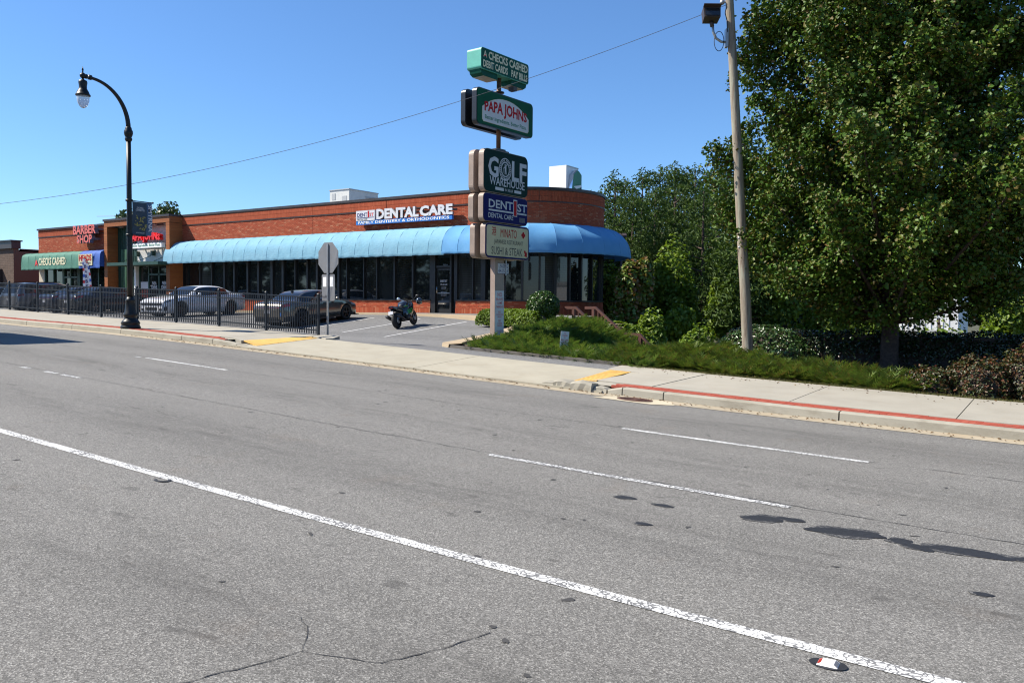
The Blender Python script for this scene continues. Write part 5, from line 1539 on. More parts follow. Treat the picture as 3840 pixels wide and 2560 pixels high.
# overhead service cable
def wire(name, label, pts, r, mat='wire_grey', cat='cable', group=None):
    o = put(name, MB().tube(pts, r, 5).mesh(name), mat)
    return tag(o, label, cat, group)
top = Vector((UX, UY, uz)) + P_(9.75)
pts = []
for k in range(49):
    s = k / 48 * 1.25
    pts.append((top.x - 22.7 * s, top.y - 9.0 * s, top.z - 8.4 * s + 3.35 * s * s))
wire('overhead_cable', 'twisted overhead cable sagging from the utility pole across the street', pts, .0075)
put('insulator', MB().ball(tuple(P_(9.78) + Lf * .2), .07, 10, 8).tube([P_(9.8), P_(9.78) + Lf * .2], .02, 6).mesh('insulator'), 'galvanised', t)
for i, (za, zb_) in enumerate(((13.4, 11.5), (11.3, 9.6), (9.9, 9.0), (7.2, 6.2), (6.3, 5.7))):
    wire('distant_cable', ('highest', 'second highest', 'middle', 'second lowest', 'lowest')[i] + ' of the thin power cables behind the left end of the shops', [(-110 + 60 * k / 10, 62 + .6 * i, za + (zb_ - za) * k / 10 - .25 * math.sin(math.pi * k / 10)) for k in range(11)], .034, 'wire_grey', 'cable', 'thin cables at the far left')

# feather flag in the car park
fx, fy = -51.0, 28.4
t = thing('feather_flag', 'white red and blue curved feather flag spelling barber', 'flag', (fx, fy, zl(fx, fy)), R_(28))
pole = [(0, 0, 0), (0, 0, 1.2), (-.08, 0, 2.2), (-.22, 0, 2.9), (-.42, 0, 3.2), (-.60, 0, 3.22)]
put('pole', MB().tube(pole, .016, 6).mesh('pole'), 'wire_black', t)
put('base', MB().box(-.3, .3, -.03, .03, 0, .03).box(-.03, .03, -.3, .3, 0, .03).mesh('base'), 'wire_black', t)
def fl_l(z): return np.interp(z, [0.9, 1.2, 2.2, 2.9, 3.2], [-.02, -.02, -.1, -.24, -.46])
def fl_r(z): return np.interp(z, [0.9, 1.2, 2.2, 2.9, 3.2], [-.62, -.60, -.62, -.66, -.62])
def wob(z, u): return .03 * math.sin(3 * z + 2 * u)
mbs = {'flag_white': MB(), 'flag_red': MB(), 'flag_blue': MB()}
for i in range(24):
    za, zc = .9 + 2.3 * i / 24, .9 + 2.3 * (i + 1) / 24
    for j in range(4):
        u0, u1 = j / 4, (j + 1) / 4
        col = 'flag_white'
        if j in (0, 3) : col = ('flag_red', 'flag_white', 'flag_blue', 'flag_white')[(i + j) // 2 % 4]
        q = [(fl_r(z) + (fl_l(z) - fl_r(z)) * u, wob(z, u), z) for z, u in ((za, u0), (za, u1), (zc, u1), (zc, u0))]
        mbs[col].add(q, [(0, 1, 2, 3)])
for m, b in mbs.items(): put('cloth', b.mesh('cloth'), m, t)
for i, ch in enumerate('BARBER'):
    z = 2.72 - .31 * i
    letter('lettering', ch, .17, .22, 'letter_navy', t, ((fl_l(z) + fl_r(z)) / 2, -.045, z), bold=.03)
letter('lettering', 'NOW OPEN', .4, .1, 'flag_red', t, (-.32, -.045, .98), bold=.02) if False else None

# stair with timber rails beside the mound
stair = put('stair', None, None, None, kind='structure')
for i in range(11):
    x0 = -14.85 + .26 * i; z = 1.02 - .17 * i
    put('step', MB().box(x0, x0 + .29, 26.1, 27.7, z - .6, z).mesh('step'), 'pavement_concrete', stair)
put('landing', MB().box(-15.6, -14.85, 25.9, 28.2, .7, 1.06).mesh('landing'), 'pavement_concrete', stair)
def handrail(y, label):
    r = thing('stair_rail', label, 'railing', (-14.9, y, 1.0))
    def zz(x):
        if x < -14.85: return 0.0
        if x < -13.65: return -.80 * (x + 14.85)
        if x < -13.0: return -.96
        return -.96 - 1.0 * (x + 13.0)
    xs = [-15.3, -14.85, -13.65, -13.0, -12.0]
    for a, b in zip(xs[:-1], xs[1:]):
        h = .95
        mb = MB(); w = .055
        A, B = zz(a) + h, zz(b) + h
        mb.hexa([(a, y - w, 1 + A - .1), (b, y - w, 1 + B - .1), (b, y + w, 1 + B - .1), (a, y + w, 1 + A - .1), (a, y - w, 1 + A), (b, y - w, 1 + B), (b, y + w, 1 + B), (a, y + w, 1 + A)])
        wpart('top_rail', mb, 'rail_wood', r)
        if a >= -14.9:
            mb = MB(); A, B = zz(a) + .14, zz(b) + .14
            mb.hexa([(a, y - .03, 1 + A - .06), (b, y - .03, 1 + B - .06), (b, y + .03, 1 + B - .06), (a, y + .03, 1 + A - .06), (a, y - .03, 1 + A), (b, y - .03, 1 + B), (b, y + .03, 1 + B), (a, y + .03, 1 + A)])
            wpart('bottom_rail', mb, 'rail_wood', r)
    for x in (-14.95, -13.65, -13.0, -12.02):
        wpart('post', MB().box(x - .05, x + .05, y - .05, y + .05, 1 + zz(x) - .5, 1 + zz(x) + .9), 'rail_wood', r)
    for k in range(20):
        x = -14.75 + .14 * k
        if abs(x + 13.65) < .07 or abs(x + 13.0) < .07: continue
        wpart('baluster', MB().box(x - .018, x + .018, y - .018, y + .018, 1 + zz(x) + .1, 1 + zz(x) + .9), 'rail_wood', r)
handrail(26.15, 'nearer red brown timber stair rail dropping beside the mound')
handrail(27.65, 'farther red brown timber stair rail on the building side')

# ------------------------------------------------------------------ vehicles
def pchip(xs, ys, x):
    xs = np.asarray(xs, float); ys = np.asarray(ys, float)
    h = np.diff(xs); d = np.diff(ys) / h
    m = np.zeros_like(ys)
    for i in range(1, len(xs) - 1):
        if d[i - 1] * d[i] > 0:
            w1, w2 = 2 * h[i] + h[i - 1], h[i] + 2 * h[i - 1]
            m[i] = (w1 + w2) / (w1 / d[i - 1] + w2 / d[i])
    m[0], m[-1] = d[0], d[-1]
    i = np.clip(np.searchsorted(xs, x) - 1, 0, len(xs) - 2)
    t = (x - xs[i]) / h[i]
    return ys[i] * (1 + 2 * t) * (1 - t) ** 2 + h[i] * m[i] * t * (1 - t) ** 2 + ys[i + 1] * t * t * (3 - 2 * t) + h[i] * m[i + 1] * t * t * (t - 1)

def wheel_mesh(r, w, spokes):
    tyre = MB(); prof = [(r * .66, -w / 2 + .02), (r * .9, -w / 2), (r * .985, -w / 2 + .03), (r, -w / 4), (r, w / 4), (r * .985, w / 2 - .03), (r * .9, w / 2), (r * .66, w / 2 - .02)]
    n = 28; vs = []; fs = []
    for rr, y in prof:
        for k in range(n): vs.append((rr * math.cos(6.28319 * k / n), y, rr * math.sin(6.28319 * k / n)))
    for i in range(len(prof) - 1):
        for k in range(n): fs.append((i * n + k, i * n + (k + 1) % n, (i + 1) * n + (k + 1) % n, (i + 1) * n + k))
    tyre.smooth = True; tyre.add(vs, fs)
    rim = MB(); rr = r * .67
    rim.tube([(0, -w / 2 + .09, 0), (0, -w / 2 + .10, 0)], rr, 28); 
    for y0, r0, r1 in ((-w / 2 + .015, rr, rr * .9),):
        P = [(math.cos(6.28319 * k / 28), math.sin(6.28319 * k / 28)) for k in range(29)]
        rim.grid([[(r0 * a, y0, r0 * b) for a, b in P], [(r1 * a, y0 + .01, r1 * b) for a, b in P], [(r1 * a, y0 + .09, r1 * b) for a, b in P]])
    spk = MB()
    for k in range(spokes):
        spk.tf(Matrix.Rotation(6.28319 * k / spokes, 4, 'Y')).hexa([(-.03, -w / 2 + .03, .03), (.03, -w / 2 + .03, .03), (.03, -w / 2 + .07, .03), (-.03, -w / 2 + .07, .03), (-.022, -w / 2 + .02, rr * .93), (.022, -w / 2 + .02, rr * .93), (.022, -w / 2 + .06, rr * .93), (-.022, -w / 2 + .06, rr * .93)])
    spk.tf(Matrix.Identity(4)).tube([(0, -w / 2 + .02, 0), (0, -w / 2 + .08, 0)], .055, 12)
    return tyre.mesh('tyre'), rim.mesh('rim'), spk.mesh('spokes')

def car(name, label, cat, loc, heading, cfg, mats, group=None):
    """cfg: stations from the front bumper (x = 0) backwards; local +x points to the rear, z up. heading: where the front points"""
    t = thing(name, label, cat, loc, heading, group)
    L = cfg['len']; W = cfg['w'] / 2; r = cfg['r']; axf, axr = cfg['ax']
    st = cfg['st']                       # x, zbot, zbelt, wbelt factor, ztop(centre), wtop factor
    xs = [s[0] for s in st]
    keys = sorted(set(xs))
    X = []
    for a, b in zip(keys[:-1], keys[1:]):
        n = max(1, int(round((b - a) / 0.055)))
        X += [a + (b - a) * i / n for i in range(n)]
    X.append(keys[-1])
    X = np.array(X)
    col = lambda j: [s[j] for s in st]
    zbot, zbelt, wb, ztop, wt = (np.array([pchip(xs, col(j), x) for x in X]) for j in (1, 2, 3, 4, 5))
    cx = L / 2
    rows = []
    def arch(x):
        z = 0
        for a in (axf, axr):
            d = abs(x - a); R2 = r * 1.18
            if d < R2: z = max(z, r * .98 + math.sqrt(R2 * R2 - d * d) * 1.0 - .0)
        return z
    for i, x in enumerate(X):
        b, zb_, w, zt, k = zbot[i], zbelt[i], wb[i] * W, ztop[i], wt[i] * W
        za = arch(x)
        lo = max(b, za)
        mid = max(lo + .01, b + (zb_ - b) * .45); up = max(mid + .01, b + (zb_ - b) * .8)
        cab_ = zt - zb_
        side = [(0.0, b if za == 0 else b + .05), (w * .86, b if za == 0 else max(b, lo - .02)), (w * .955, lo), (w * 1.0, mid), (w * .985, up), (w * .94, zb_)]
        gl = [(w * .925 + (k - w * .925) * .04, zb_ + cab_ * .04), (w * .925 + (k - w * .925) * .40, zb_ + cab_ * .42), (k * 1.03, zb_ + cab_ * .84), (k * .93, zb_ + cab_ * .93)]
        tp = [(k * .86, zb_ + cab_ * .955), (k * .5, zb_ + cab_ * .99), (0.0, zb_ + cab_)]
        rows.append([(x - cx, y, z) for y, z in side + gl + tp])
    nr = len(rows[0])
    # classify the faces: bands between rows 6-8 are side glass, rows 10-12 the screens
    def kind(i, j):
        xm = (X[i] + X[i + 1]) / 2
        for g0, g1 in cfg['side']:
            if 6 <= j <= 7 and g0 < xm < g1: return 'side_window'
        w0, w1 = cfg['wind']
        if j >= 9 and w0 < xm < w1: return 'windscreen'
        w0, w1 = cfg['back']
        if j >= 9 and w0 < xm < w1: return 'rear_window'
        for g0, g1 in cfg.get('pillar', ()):
            if 6 <= j <= 7 and g0 < xm < g1: return 'pillar'
        return 'body'
    groups = {}
    for i in range(len(X) - 1):
        for j in range(nr - 1):
            kd = kind(i, j)
            for sg in (1, -1):
                key = kd + (str(sg) if kd == 'side_window' else '')
                q = [rows[i][j], rows[i][j + 1], rows[i + 1][j + 1], rows[i + 1][j]]
                groups.setdefault(key, []).append([(a, y * sg, z) for a, y, z in q])
    for kd, qs in groups.items():
        mb = MB(); mb.smooth = True
        for q in qs: mb.add(q, [(0, 1, 2, 3)])
        if kd == 'body':
            for e in (0, -1):
                rr = rows[e]; pts = rr + [(a, -y, z) for a, y, z in reversed(rr[1:-1])]
                mb.smooth = False; mb.add(pts, [tuple(range(len(pts)))])
        nm = kd.rstrip('-1')
        me = mb.mesh(nm, fix=False)
        bm = bmesh.new(); bm.from_mesh(me); bmesh.ops.remove_doubles(bm, verts=bm.verts, dist=.0005); bmesh.ops.recalc_face_normals(bm, faces=bm.faces); bm.to_mesh(me); bm.free()
        put(nm, me, mats['body'] if kd == 'body' else 'black_plastic' if kd == 'pillar' else 'car_glass', t)
    put('underbody', MB().box(-cx + .25, cx - .25, -W * .80, W * .80, zbot.min() + .03, .55).mesh('underbody'), 'black_plastic', t)
    # wheels
    ty, ri, sp = wheel_mesh(r, .22, cfg.get('spokes', 5))
    for ax in (axf, axr):
        for sg in (-1, 1):
            wq = put('wheel', None, None, t, (ax - cx, sg * (W - .125), r), (0, 0, 0 if sg < 0 else math.pi))
            put('tyre', ty, 'tyre_rubber', wq); put('rim', ri, 'black_plastic', wq); put('spokes', sp, mats.get('wheel', 'alloy'), wq)
            put('wheel_well', MB().lathe([(r * 1.16, -.05), (r * 1.16, .05)], 20).mesh('wheel_well'), 'black_plastic', t, (ax - cx, sg * (W - .36), r + .02), (R_(90), 0, 0)) 
    # evaluation of the surface for add-on parts
    def S(x, f, sg, off=0.0):
        i = int(np.argmin(abs(X - x))); rr = rows[i]
        j = min(int(f), nr - 2); tt = f - j
        a = rr[j]; b = rr[j + 1]
        p = Vector(a).lerp(Vector(b), tt)
        n = Vector((0, b[2] - a[2], -(b[1] - a[1])))
        if n.length > 1e-6: n.normalize()
        p = p + n * off
        return (p.x, p.y * sg, p.z)
    def patch(nm, x0, x1, f0, f1, m, off=.006, both=(1, -1), nx=5, nf=4):
        for sg in both:
            mb = MB(); mb.smooth = True
            mb.grid([[S(x0 + (x1 - x0) * i / nx, f0 + (f1 - f0) * j / nf, sg, off) for j in range(nf + 1)] for i in range(nx + 1)])
            put(nm, mb.mesh(nm), m, t)
    for x in cfg.get('seams', ()): patch('door_seam', x - .008, x + .008, 2.2, 5.9, 'black_plastic', .003, nx=1, nf=6)
    for x in cfg.get('handles', ()): patch('door_handle', x - .1, x + .1, 4.45, 4.65, mats.get('handle', mats['body']), .02, nx=1, nf=1)
    for a in cfg.get('patches', ()): patch(*a)
    for a in cfg.get('boxes', ()):
        nm, x0, x1, y0, y1, z0, z1, m = a
        put(nm, MB().box(x0 - cx, x1 - cx, y0, y1, z0, z1).mesh(nm), m, t)
    for sg in (-1, 1):
        mx, mz = cfg['mirror']
        mb = MB().ball((mx - cx, sg * (W + .06), mz), (.07, .11, .075), 10, 7); mb.tube([(mx - cx, sg * W * .9, mz - .05), (mx - cx, sg * (W + .02), mz - .02)], .025, 6)
        put('mirror', mb.mesh('mirror'), mats['body'], t)
    return t
sedan = dict(len=4.9, w=1.86, r=.335, ax=(.93, 3.78), wind=(1.22, 2.02), back=(3.42, 4.02), side=((1.62, 2.56), (2.66, 3.72)), pillar=((2.56, 2.66),), mirror=(1.62, 1.0), seams=(1.35, 2.61, 3.6), handles=(2.35, 3.35),
    st=[(0, .32, .52, .66, .58, .5), (.06, .24, .62, .80, .66, .6), (.25, .20, .70, .90, .76, .66), (.7, .19, .79, .965, .88, .72), (1.22, .19, .87, .985, .98, .76), (1.45, .19, .89, .99, 1.13, .74), (2.02, .19, .92, 1.0, 1.42, .66), (2.6, .19, .94, 1.0, 1.455, .65), (3.2, .19, .965, 1.0, 1.42, .65), (3.42, .19, .975, .995, 1.36, .66), (4.02, .2, 1.0, .97, 1.10, .72), (4.55, .22, 1.01, .93, 1.055, .72), (4.8, .28, .96, .86, .99, .68), (4.9, .38, .80, .78, .82, .6)],
    patches=(('headlight', .10, .50, 4.2, 4.85, 'lamp_clear', .008), ('tail_lamp', 4.42, 4.86, 4.15, 4.85, 'tail_red', .008)),
    boxes=(('grille', -.012, .02, -.5, .5, .30, .52, 'black_plastic'), ('front_plate', -.02, -.012, -.16, .16, .42, .52, 'sign_white'), ('rear_plate', 4.90, 4.912, -.16, .16, .60, .74, 'sign_white'), ('rear_bumper_trim', 4.88, 4.91, -.6, .6, .36, .46, 'black_plastic'), ('boot_lamp', 4.86, 4.89, -.66, .66, .80, .85, 'tail_red'), ('boot_trim', 4.885, 4.905, -.55, .55, .76, .79, 'chrome')))
def vary(base, **k):
    d = dict(base); d.update(k); return d
HN = math.atan2(-.1, .995)          # bays point slightly left of straight away from the street
def park(name, label, cat, x, y_rear, cfg, mats, nose_in=True, group='cars parked in front of the shops'):
    # local +x points to the rear of the car
    d = Vector((-.1, .995))
    f = d if nose_in else -d
    cxl = cfg['len'] / 2
    if nose_in:
        c = Vector((x, y_rear)) + f * (cfg['ax'][1] - cxl)
    else:
        c = Vector((x, y_rear)) - f * (cxl - cfg['ax'][0])
    h = math.atan2(-f.y, -f.x)
    zc = zl(c.x, c.y)
    t = car(name, label, cat, (c.x, c.y, zc), h, cfg, mats, group)
    a = Vector((c.x, c.y)) + f; b = Vector((c.x, c.y)) - f
    pitch = math.atan((zl(a.x, a.y) - zl(b.x, b.y)) / 2)
    t.rotation_euler = (0, pitch, h)
    return t
grey = vary(sedan, spokes=5, patches=(('headlight', .10, .55, 4.2, 4.85, 'lamp_clear', .008), ('tail_lamp', 4.38, 4.87, 4.1, 4.8, 'tail_red', .008), ('rear_reflector', 4.84, 4.89, 2.6, 3.4, 'chrome', .006)),
    boxes=sedan['boxes'] + (('antenna_fin', 3.28, 3.42, -.02, .02, 1.38, 1.45, 'black_plastic'), ('side_skirt', 1.4, 3.3, -.93, -.89, .19, .27, 'black_plastic'), ('side_skirt', 1.4, 3.3, .89, .93, .19, .27, 'black_plastic'), ('splitter', .02, .3, -.85, .85, .17, .2, 'black_plastic'), ('diffuser', 4.72, 4.9, -.7, .7, .24, .34, 'black_plastic')))
park('parked_car', 'grey sedan seen from its rear corner beside the stop sign', 'car', -27.55, 23.75, grey, dict(body='car_grey', wheel='dark_alloy'))
muscle = vary(sedan, len=5.04, w=1.9, r=.355, ax=(.96, 4.01), wind=(1.5, 2.25), back=(3.7, 4.3), side=((1.9, 2.85), (2.95, 3.85)), pillar=((2.85, 2.95),), mirror=(1.95, 1.06), seams=(1.55, 2.9, 3.8), handles=(2.65, 3.6), spokes=10,
    st=[(0, .30, .62, .80, .66, .6), (.05, .22, .74, .88, .80, .66), (.3, .20, .83, .945, .90, .7), (.8, .19, .90, .985, .975, .74), (1.5, .19, .95, .99, 1.04, .76), (1.75, .19, .96, .99, 1.18, .74), (2.25, .19, .97, 1.0, 1.44, .66), (2.85, .19, .98, 1.0, 1.48, .65), (3.4, .19, 1.0, 1.0, 1.45, .65), (3.7, .19, 1.015, 1.0, 1.39, .66), (4.3, .2, 1.04, .98, 1.13, .72), (4.75, .22, 1.04, .95, 1.09, .72), (4.97, .28, .98, .9, 1.02, .68), (5.04, .38, .82, .82, .86, .6)],
    patches=(('headlight', .04, .36, 4.25, 4.85, 'black_plastic', .008), ('headlight_lens', .06, .28, 4.4, 4.7, 'lamp_clear', .012), ('tail_lamp', 4.75, 5.0, 4.1, 4.7, 'tail_red', .008), ('side_intake', .05, .22, 2.4, 3.2, 'black_plastic', .006)),
    boxes=(('upper_grille', -.015, .03, -.70, .70, .575, .68, 'black_plastic'), ('lower_grille', -.014, .03, -.36, .36, .33, .47, 'black_plastic'), ('fog_lamp', -.01, .03, -.70, -.5, .32, .42, 'black_plastic'), ('fog_lamp', -.01, .03, .5, .70, .32, .42, 'black_plastic'), ('front_splitter', .0, .3, -.8, .8, .17, .21, 'black_plastic'), ('rear_plate', 5.04, 5.05, -.16, .16, .6, .74, 'sign_white')))
park('parked_car', 'white sedan parked nose out behind the fence', 'car', -35.72, 23.6, muscle, dict(body='car_white', wheel='dark_alloy'), nose_in=False)
park('parked_car', 'black sedan with red tail lamp just left of the lamp post', 'car', -44.9, 24.6, sedan, dict(body='car_black', wheel='alloy'))
park('parked_car', 'dark navy sedan between the silver minivan and the black sedan', 'car', -47.75, 24.9, sedan, dict(body='car_navy', wheel='alloy'))
van = vary(sedan, len=5.1, w=1.99, r=.345, ax=(.95, 3.95), wind=(1.0, 1.9), back=(4.72, 5.05), side=((1.35, 2.35), (2.45, 3.55), (3.65, 4.6)), pillar=((2.35, 2.45), (3.55, 3.65)), mirror=(1.45, 1.1), seams=(1.3, 2.4, 3.6), handles=(2.2, 2.65), spokes=5,
    st=[(0, .32, .6, .7, .66, .5), (.06, .24, .74, .84, .78, .6), (.3, .20, .86, .93, .92, .68), (1.0, .2, .98, .985, 1.08, .78), (1.3, .2, 1.0, .99, 1.24, .76), (1.9, .2, 1.02, 1.0, 1.64, .72), (2.6, .2, 1.03, 1.0, 1.75, .72), (3.8, .2, 1.05, 1.0, 1.745, .72), (4.6, .22, 1.06, .98, 1.70, .72), (4.72, .24, 1.06, .97, 1.67, .72), (5.05, .3, 1.0, .93, 1.10, .74), (5.1, .38, .9, .88, .94, .7)],
    patches=(('headlight', .10, .55, 4.2, 4.85, 'lamp_clear', .008), ('tail_lamp', 4.72, 5.06, 4.3, 5.4, 'tail_red', .008)),
    boxes=(('grille', -.012, .02, -.5, .5, .35, .6, 'black_plastic'), ('rear_plate', 5.10, 5.112, -.16, .16, .66, .8, 'sign_white'), ('tailgate_trim', 5.08, 5.11, -.6, .6, .84, .88, 'chrome'), ('roof_rail', 2.2, 4.4, .6, .64, 1.72, 1.77, 'black_plastic'), ('roof_rail', 2.2, 4.4, -.64, -.6, 1.72, 1.77, 'black_plastic'), ('rear_bumper', 4.9, 5.14, -.8, .8, .42, .56, 'car_silver')))
park('parked_car', 'silver minivan nose in before the brick shop at far left', 'minivan', -53.3, 25.6, van, dict(body='car_silver', wheel='alloy'))
park('parked_car', 'dark blue sedan at the left edge beyond the silver minivan', 'car', -56.3, 24.4, sedan, dict(body='car_navy', wheel='alloy'))
# delivery van on the road, only its shadow reaches into the picture
vx = -24.35
t = thing('delivery_van', 'white delivery van in the road whose shadow falls on the asphalt', 'van', (vx - 2.7, 9.75, zr(vx - 2.7)))
t.rotation_euler = (0, math.atan(-(zr(vx) - zr(vx - 5.4)) / 5.4), 0)
put('box_body', MB().prism([(-1.5, .45), (2.7, .45), (2.7, 2.72), (-1.5, 2.72)], -.98, .98, 'y').mesh('box_body'), 'car_white', t)
put('cab', MB().prism([(-2.9, .4), (-1.5, .4), (-1.5, 2.2), (-2.0, 2.2), (-2.4, 1.45), (-2.9, 1.25)], -.93, .93, 'y').mesh('cab'), 'car_white', t)
put('windscreen', MB().prism([(-2.41, 1.46), (-2.02, 2.15), (-2.06, 2.17), (-2.45, 1.48)], -.82, .82, 'y').mesh('windscreen'), 'car_glass', t)
for sg in (-1, 1):
    put('side_window', MB().prism([(-2.35, 1.45), (-1.65, 1.45), (-1.65, 2.05), (-2.03, 2.05)], sg * .93, sg * .94, 'y').mesh('side_window'), 'car_glass', t)
    put('headlight', MB().box(-2.93, -2.88, sg * .75 - .12, sg * .75 + .12, .85, 1.05).mesh('headlight'), 'lamp_clear', t)
    put('tail_lamp', MB().box(2.69, 2.72, sg * .85 - .06, sg * .85 + .06, .8, 1.1).mesh('tail_lamp'), 'tail_red', t)
    put('rear_door', MB().box(2.7, 2.72, min(0.02 * sg, .9 * sg), max(0.02 * sg, .9 * sg), .6, 2.6).mesh('rear_door'), 'car_white', t)
ty, ri, sp = wheel_mesh(.37, .24, 6)
for ax in (-2.1, 1.4):
    for sg in (-1, 1):
        wq = put('wheel', None, None, t, (ax, sg * .86, .37), (0, 0, 0 if sg < 0 else math.pi)); put('tyre', ty, 'tyre_rubber', wq); put('rim', ri, 'alloy', wq); put('spokes', sp, 'alloy', wq)

# motorcycle
bx, by = -21.55, 24.05
hd = Vector((-.27, .963))
bh = math.atan2(hd.y, hd.x)
t = thing('motorcycle', 'black sports motorcycle with green stripes standing in a parking bay', 'motorcycle', (bx, by, zl(bx, by)), bh)
t.rotation_euler = (R_(-9), -math.atan((zl(bx + hd.x, by + hd.y) - zl(bx, by))), bh)
WB = 1.48; rw = .315
def bike_wheel(x, w, nm):
    q = put('wheel', None, None, t, (x, 0, rw))
    mb = MB(); n = 28; prof = []
    for k in range(11):
        a = R_(-100 + 200 * k / 10); prof.append((rw - w / 2 + w / 2 * math.cos(a), w / 2 * math.sin(a)))
    vs = [(rr * math.cos(6.28319 * k / n), y, rr * math.sin(6.28319 * k / n)) for rr, y in prof for k in range(n)]
    fs = [(i * n + k, i * n + (k + 1) % n, (i + 1) * n + (k + 1) % n, (i + 1) * n + k) for i in range(10) for k in range(n)]
    mb.smooth = True; mb.add(vs, fs); put('tyre', mb.mesh('tyre'), 'tyre_rubber', q)
    mb = MB(); P = [(math.cos(6.28319 * k / n), math.sin(6.28319 * k / n)) for k in range(n + 1)]
    for y in (-.05, .05): mb.grid([[(r0 * a, y, r0 * b) for a, b in P] for r0 in (.225, .205)])
    for k in range(6): mb.tf(Matrix.Rotation(6.28319 * k / 6, 4, 'Y')).box(-.014, .014, -.03, .03, .03, .215)
    mb.tf(Matrix.Identity(4)).tube([(0, -.08, 0), (0, .08, 0)], .05, 12)
    put('rim', mb.mesh('rim'), 'black_plastic', q)
    mb = MB(); mb.tube([(0, -.085, 0), (0, -.09, 0)], .13, 20); put('brake_disc', mb.mesh('brake_disc'), 'galvanised', q)
bike_wheel(0, .19, 'rear'); bike_wheel(WB, .12, 'front')
def loft(secs, n=14):
    """secs: (x, zc, half width, half height)"""
    mb = MB(); mb.smooth = True; rows = []
    for x, zc, w, h in secs: rows.append([(x, w * math.copysign(abs(math.cos(6.28319 * k / n)) ** .8, math.cos(6.28319 * k / n)), zc + h * math.copysign(abs(math.sin(6.28319 * k / n)) ** .8, math.sin(6.28319 * k / n))) for k in range(n + 1)])
    mb.grid(rows); mb.smooth = False; mb.add(rows[0][:-1], [tuple(range(n))]); mb.add(rows[-1][:-1], [tuple(range(n))])
    return mb
put('fairing', loft([(.42, .50, .15, .22), (.62, .52, .23, .28), (.9, .58, .27, .30), (1.1, .68, .26, .28), (1.28, .80, .21, .20), (1.42, .84, .13, .13), (1.5, .84, .05, .05)]).mesh('fairing'), 'car_black', t)
for sg in (-1, 1):
    for i in range(4):
        put('stripe', MB().hexa([(.62, sg * .268, .50 + .045 * i), (.98, sg * .283, .54 + .05 * i), (.98, sg * .25, .54 + .05 * i), (.62, sg * .22, .50 + .045 * i), (.62, sg * .268, .515 + .045 * i), (.98, sg * .283, .557 + .05 * i), (.98, sg * .25, .557 + .05 * i), (.62, sg * .22, .515 + .045 * i)]).mesh('stripe'), 'neon_green', t)
put('tank', loft([(.52, .80, .08, .06), (.62, .84, .17, .12), (.8, .88, .19, .15), (.95, .87, .16, .13), (1.05, .85, .08, .08)]).mesh('tank'), 'car_black', t)
for sg in (-1, 1): put('tank_trim', MB().tube([(.58, sg * .17, .80), (.75, sg * .205, .80), (.92, sg * .17, .79)], .012, 6).mesh('tank_trim'), 'neon_green', t)
put('seat', loft([(-.05, .82, .07, .05), (.12, .80, .12, .05), (.3, .76, .13, .045), (.45, .74, .12, .045), (.56, .78, .09, .05)]).mesh('seat'), 'black_plastic', t)
put('tail', loft([(-.38, .86, .05, .03), (-.28, .84, .12, .06), (-.05, .76, .15, .09), (.2, .70, .16, .09), (.45, .66, .14, .09)]).mesh('tail'), 'car_black', t)
put('tail_lamp', MB().box(-.37, -.33, -.09, .09, .80, .85).mesh('tail_lamp'), 'tail_red', t)
put('plate', MB().hexa([(-.40, -.1, .58), (-.40, .1, .58), (-.39, .1, .58), (-.39, -.1, .58), (-.36, -.1, .70), (-.36, .1, .70), (-.35, .1, .70), (-.35, -.1, .70)]).mesh('plate'), 'sign_white', t)
put('mudguard', MB().hexa([(-.36, -.07, .55), (-.36, .07, .55), (-.2, .07, .72), (-.2, -.07, .72), (-.35, -.07, .58), (-.35, .07, .58), (-.18, .07, .78), (-.18, -.07, .78)]).mesh('mudguard'), 'black_plastic', t)
put('front_mudguard', loft([(WB - .22, rw + .27, .06, .015), (WB - .05, rw + .34, .07, .02), (WB + .15, rw + .30, .06, .015)]).mesh('front_mudguard'), 'car_black', t)
put('engine', MB().box(.45, .95, -.2, .2, .22, .55).tube([(.7, -.26, .36), (.7, .26, .36)], .12, 14).mesh('engine'), 'dark_alloy', t)
put('swing_arm', MB().hexa([(0, -.13, .28), (.5, -.11, .36), (.5, -.07, .36), (0, -.1, .28), (0, -.13, .35), (.5, -.11, .46), (.5, -.07, .46), (0, -.1, .35)]).hexa([(0, .1, .28), (.5, .07, .36), (.5, .11, .36), (0, .13, .28), (0, .1, .35), (.5, .07, .46), (.5, .11, .46), (0, .13, .35)]).mesh('swing_arm'), 'dark_alloy', t)
for sg in (-1, 1):
    put('exhaust', MB().tube([(.6, sg * .16, .26), (.3, sg * .21, .30), (.02, sg * .235, .40), (-.25, sg * .25, .52)], [.035, .05, .07, .068], 12).mesh('exhaust'), 'dark_alloy', t)
    put('fork', MB().tube([(WB, sg * .10, rw), (WB - .28, sg * .11, .95)], .028, 8).mesh('fork'), 'dark_alloy', t)
    put('handlebar', MB().tube([(WB - .30, sg * .08, .98), (WB - .42, sg * .36, .97)], .018, 8).mesh('handlebar'), 'black_plastic', t)
    put('mirror', MB().tube([(WB - .12, sg * .18, 1.0), (WB - .15, sg * .38, 1.12)], .01, 6).ball((WB - .16, sg * .42, 1.13), (.025, .085, .05), 10, 7).mesh('mirror'), 'chrome' if sg > 0 else 'black_plastic', t)
mb = MB(); mb.smooth = True
mb.grid([[(WB + .02 - .26 * v - .05 * (1 - abs(u)) * 0, .19 * u * (1 - .35 * v), .95 + .24 * v + .03 * (1 - u * u)) for u in (-1, -.6, -.2, .2, .6, 1)] for v in (0, .35, .7, 1)])
put('windscreen', mb.mesh('windscreen'), 'car_glass', t)
put('side_stand', MB().tube([(.62, .14, .24), (.72, .33, .03)], .014, 6).mesh('side_stand'), 'black_plastic', t)
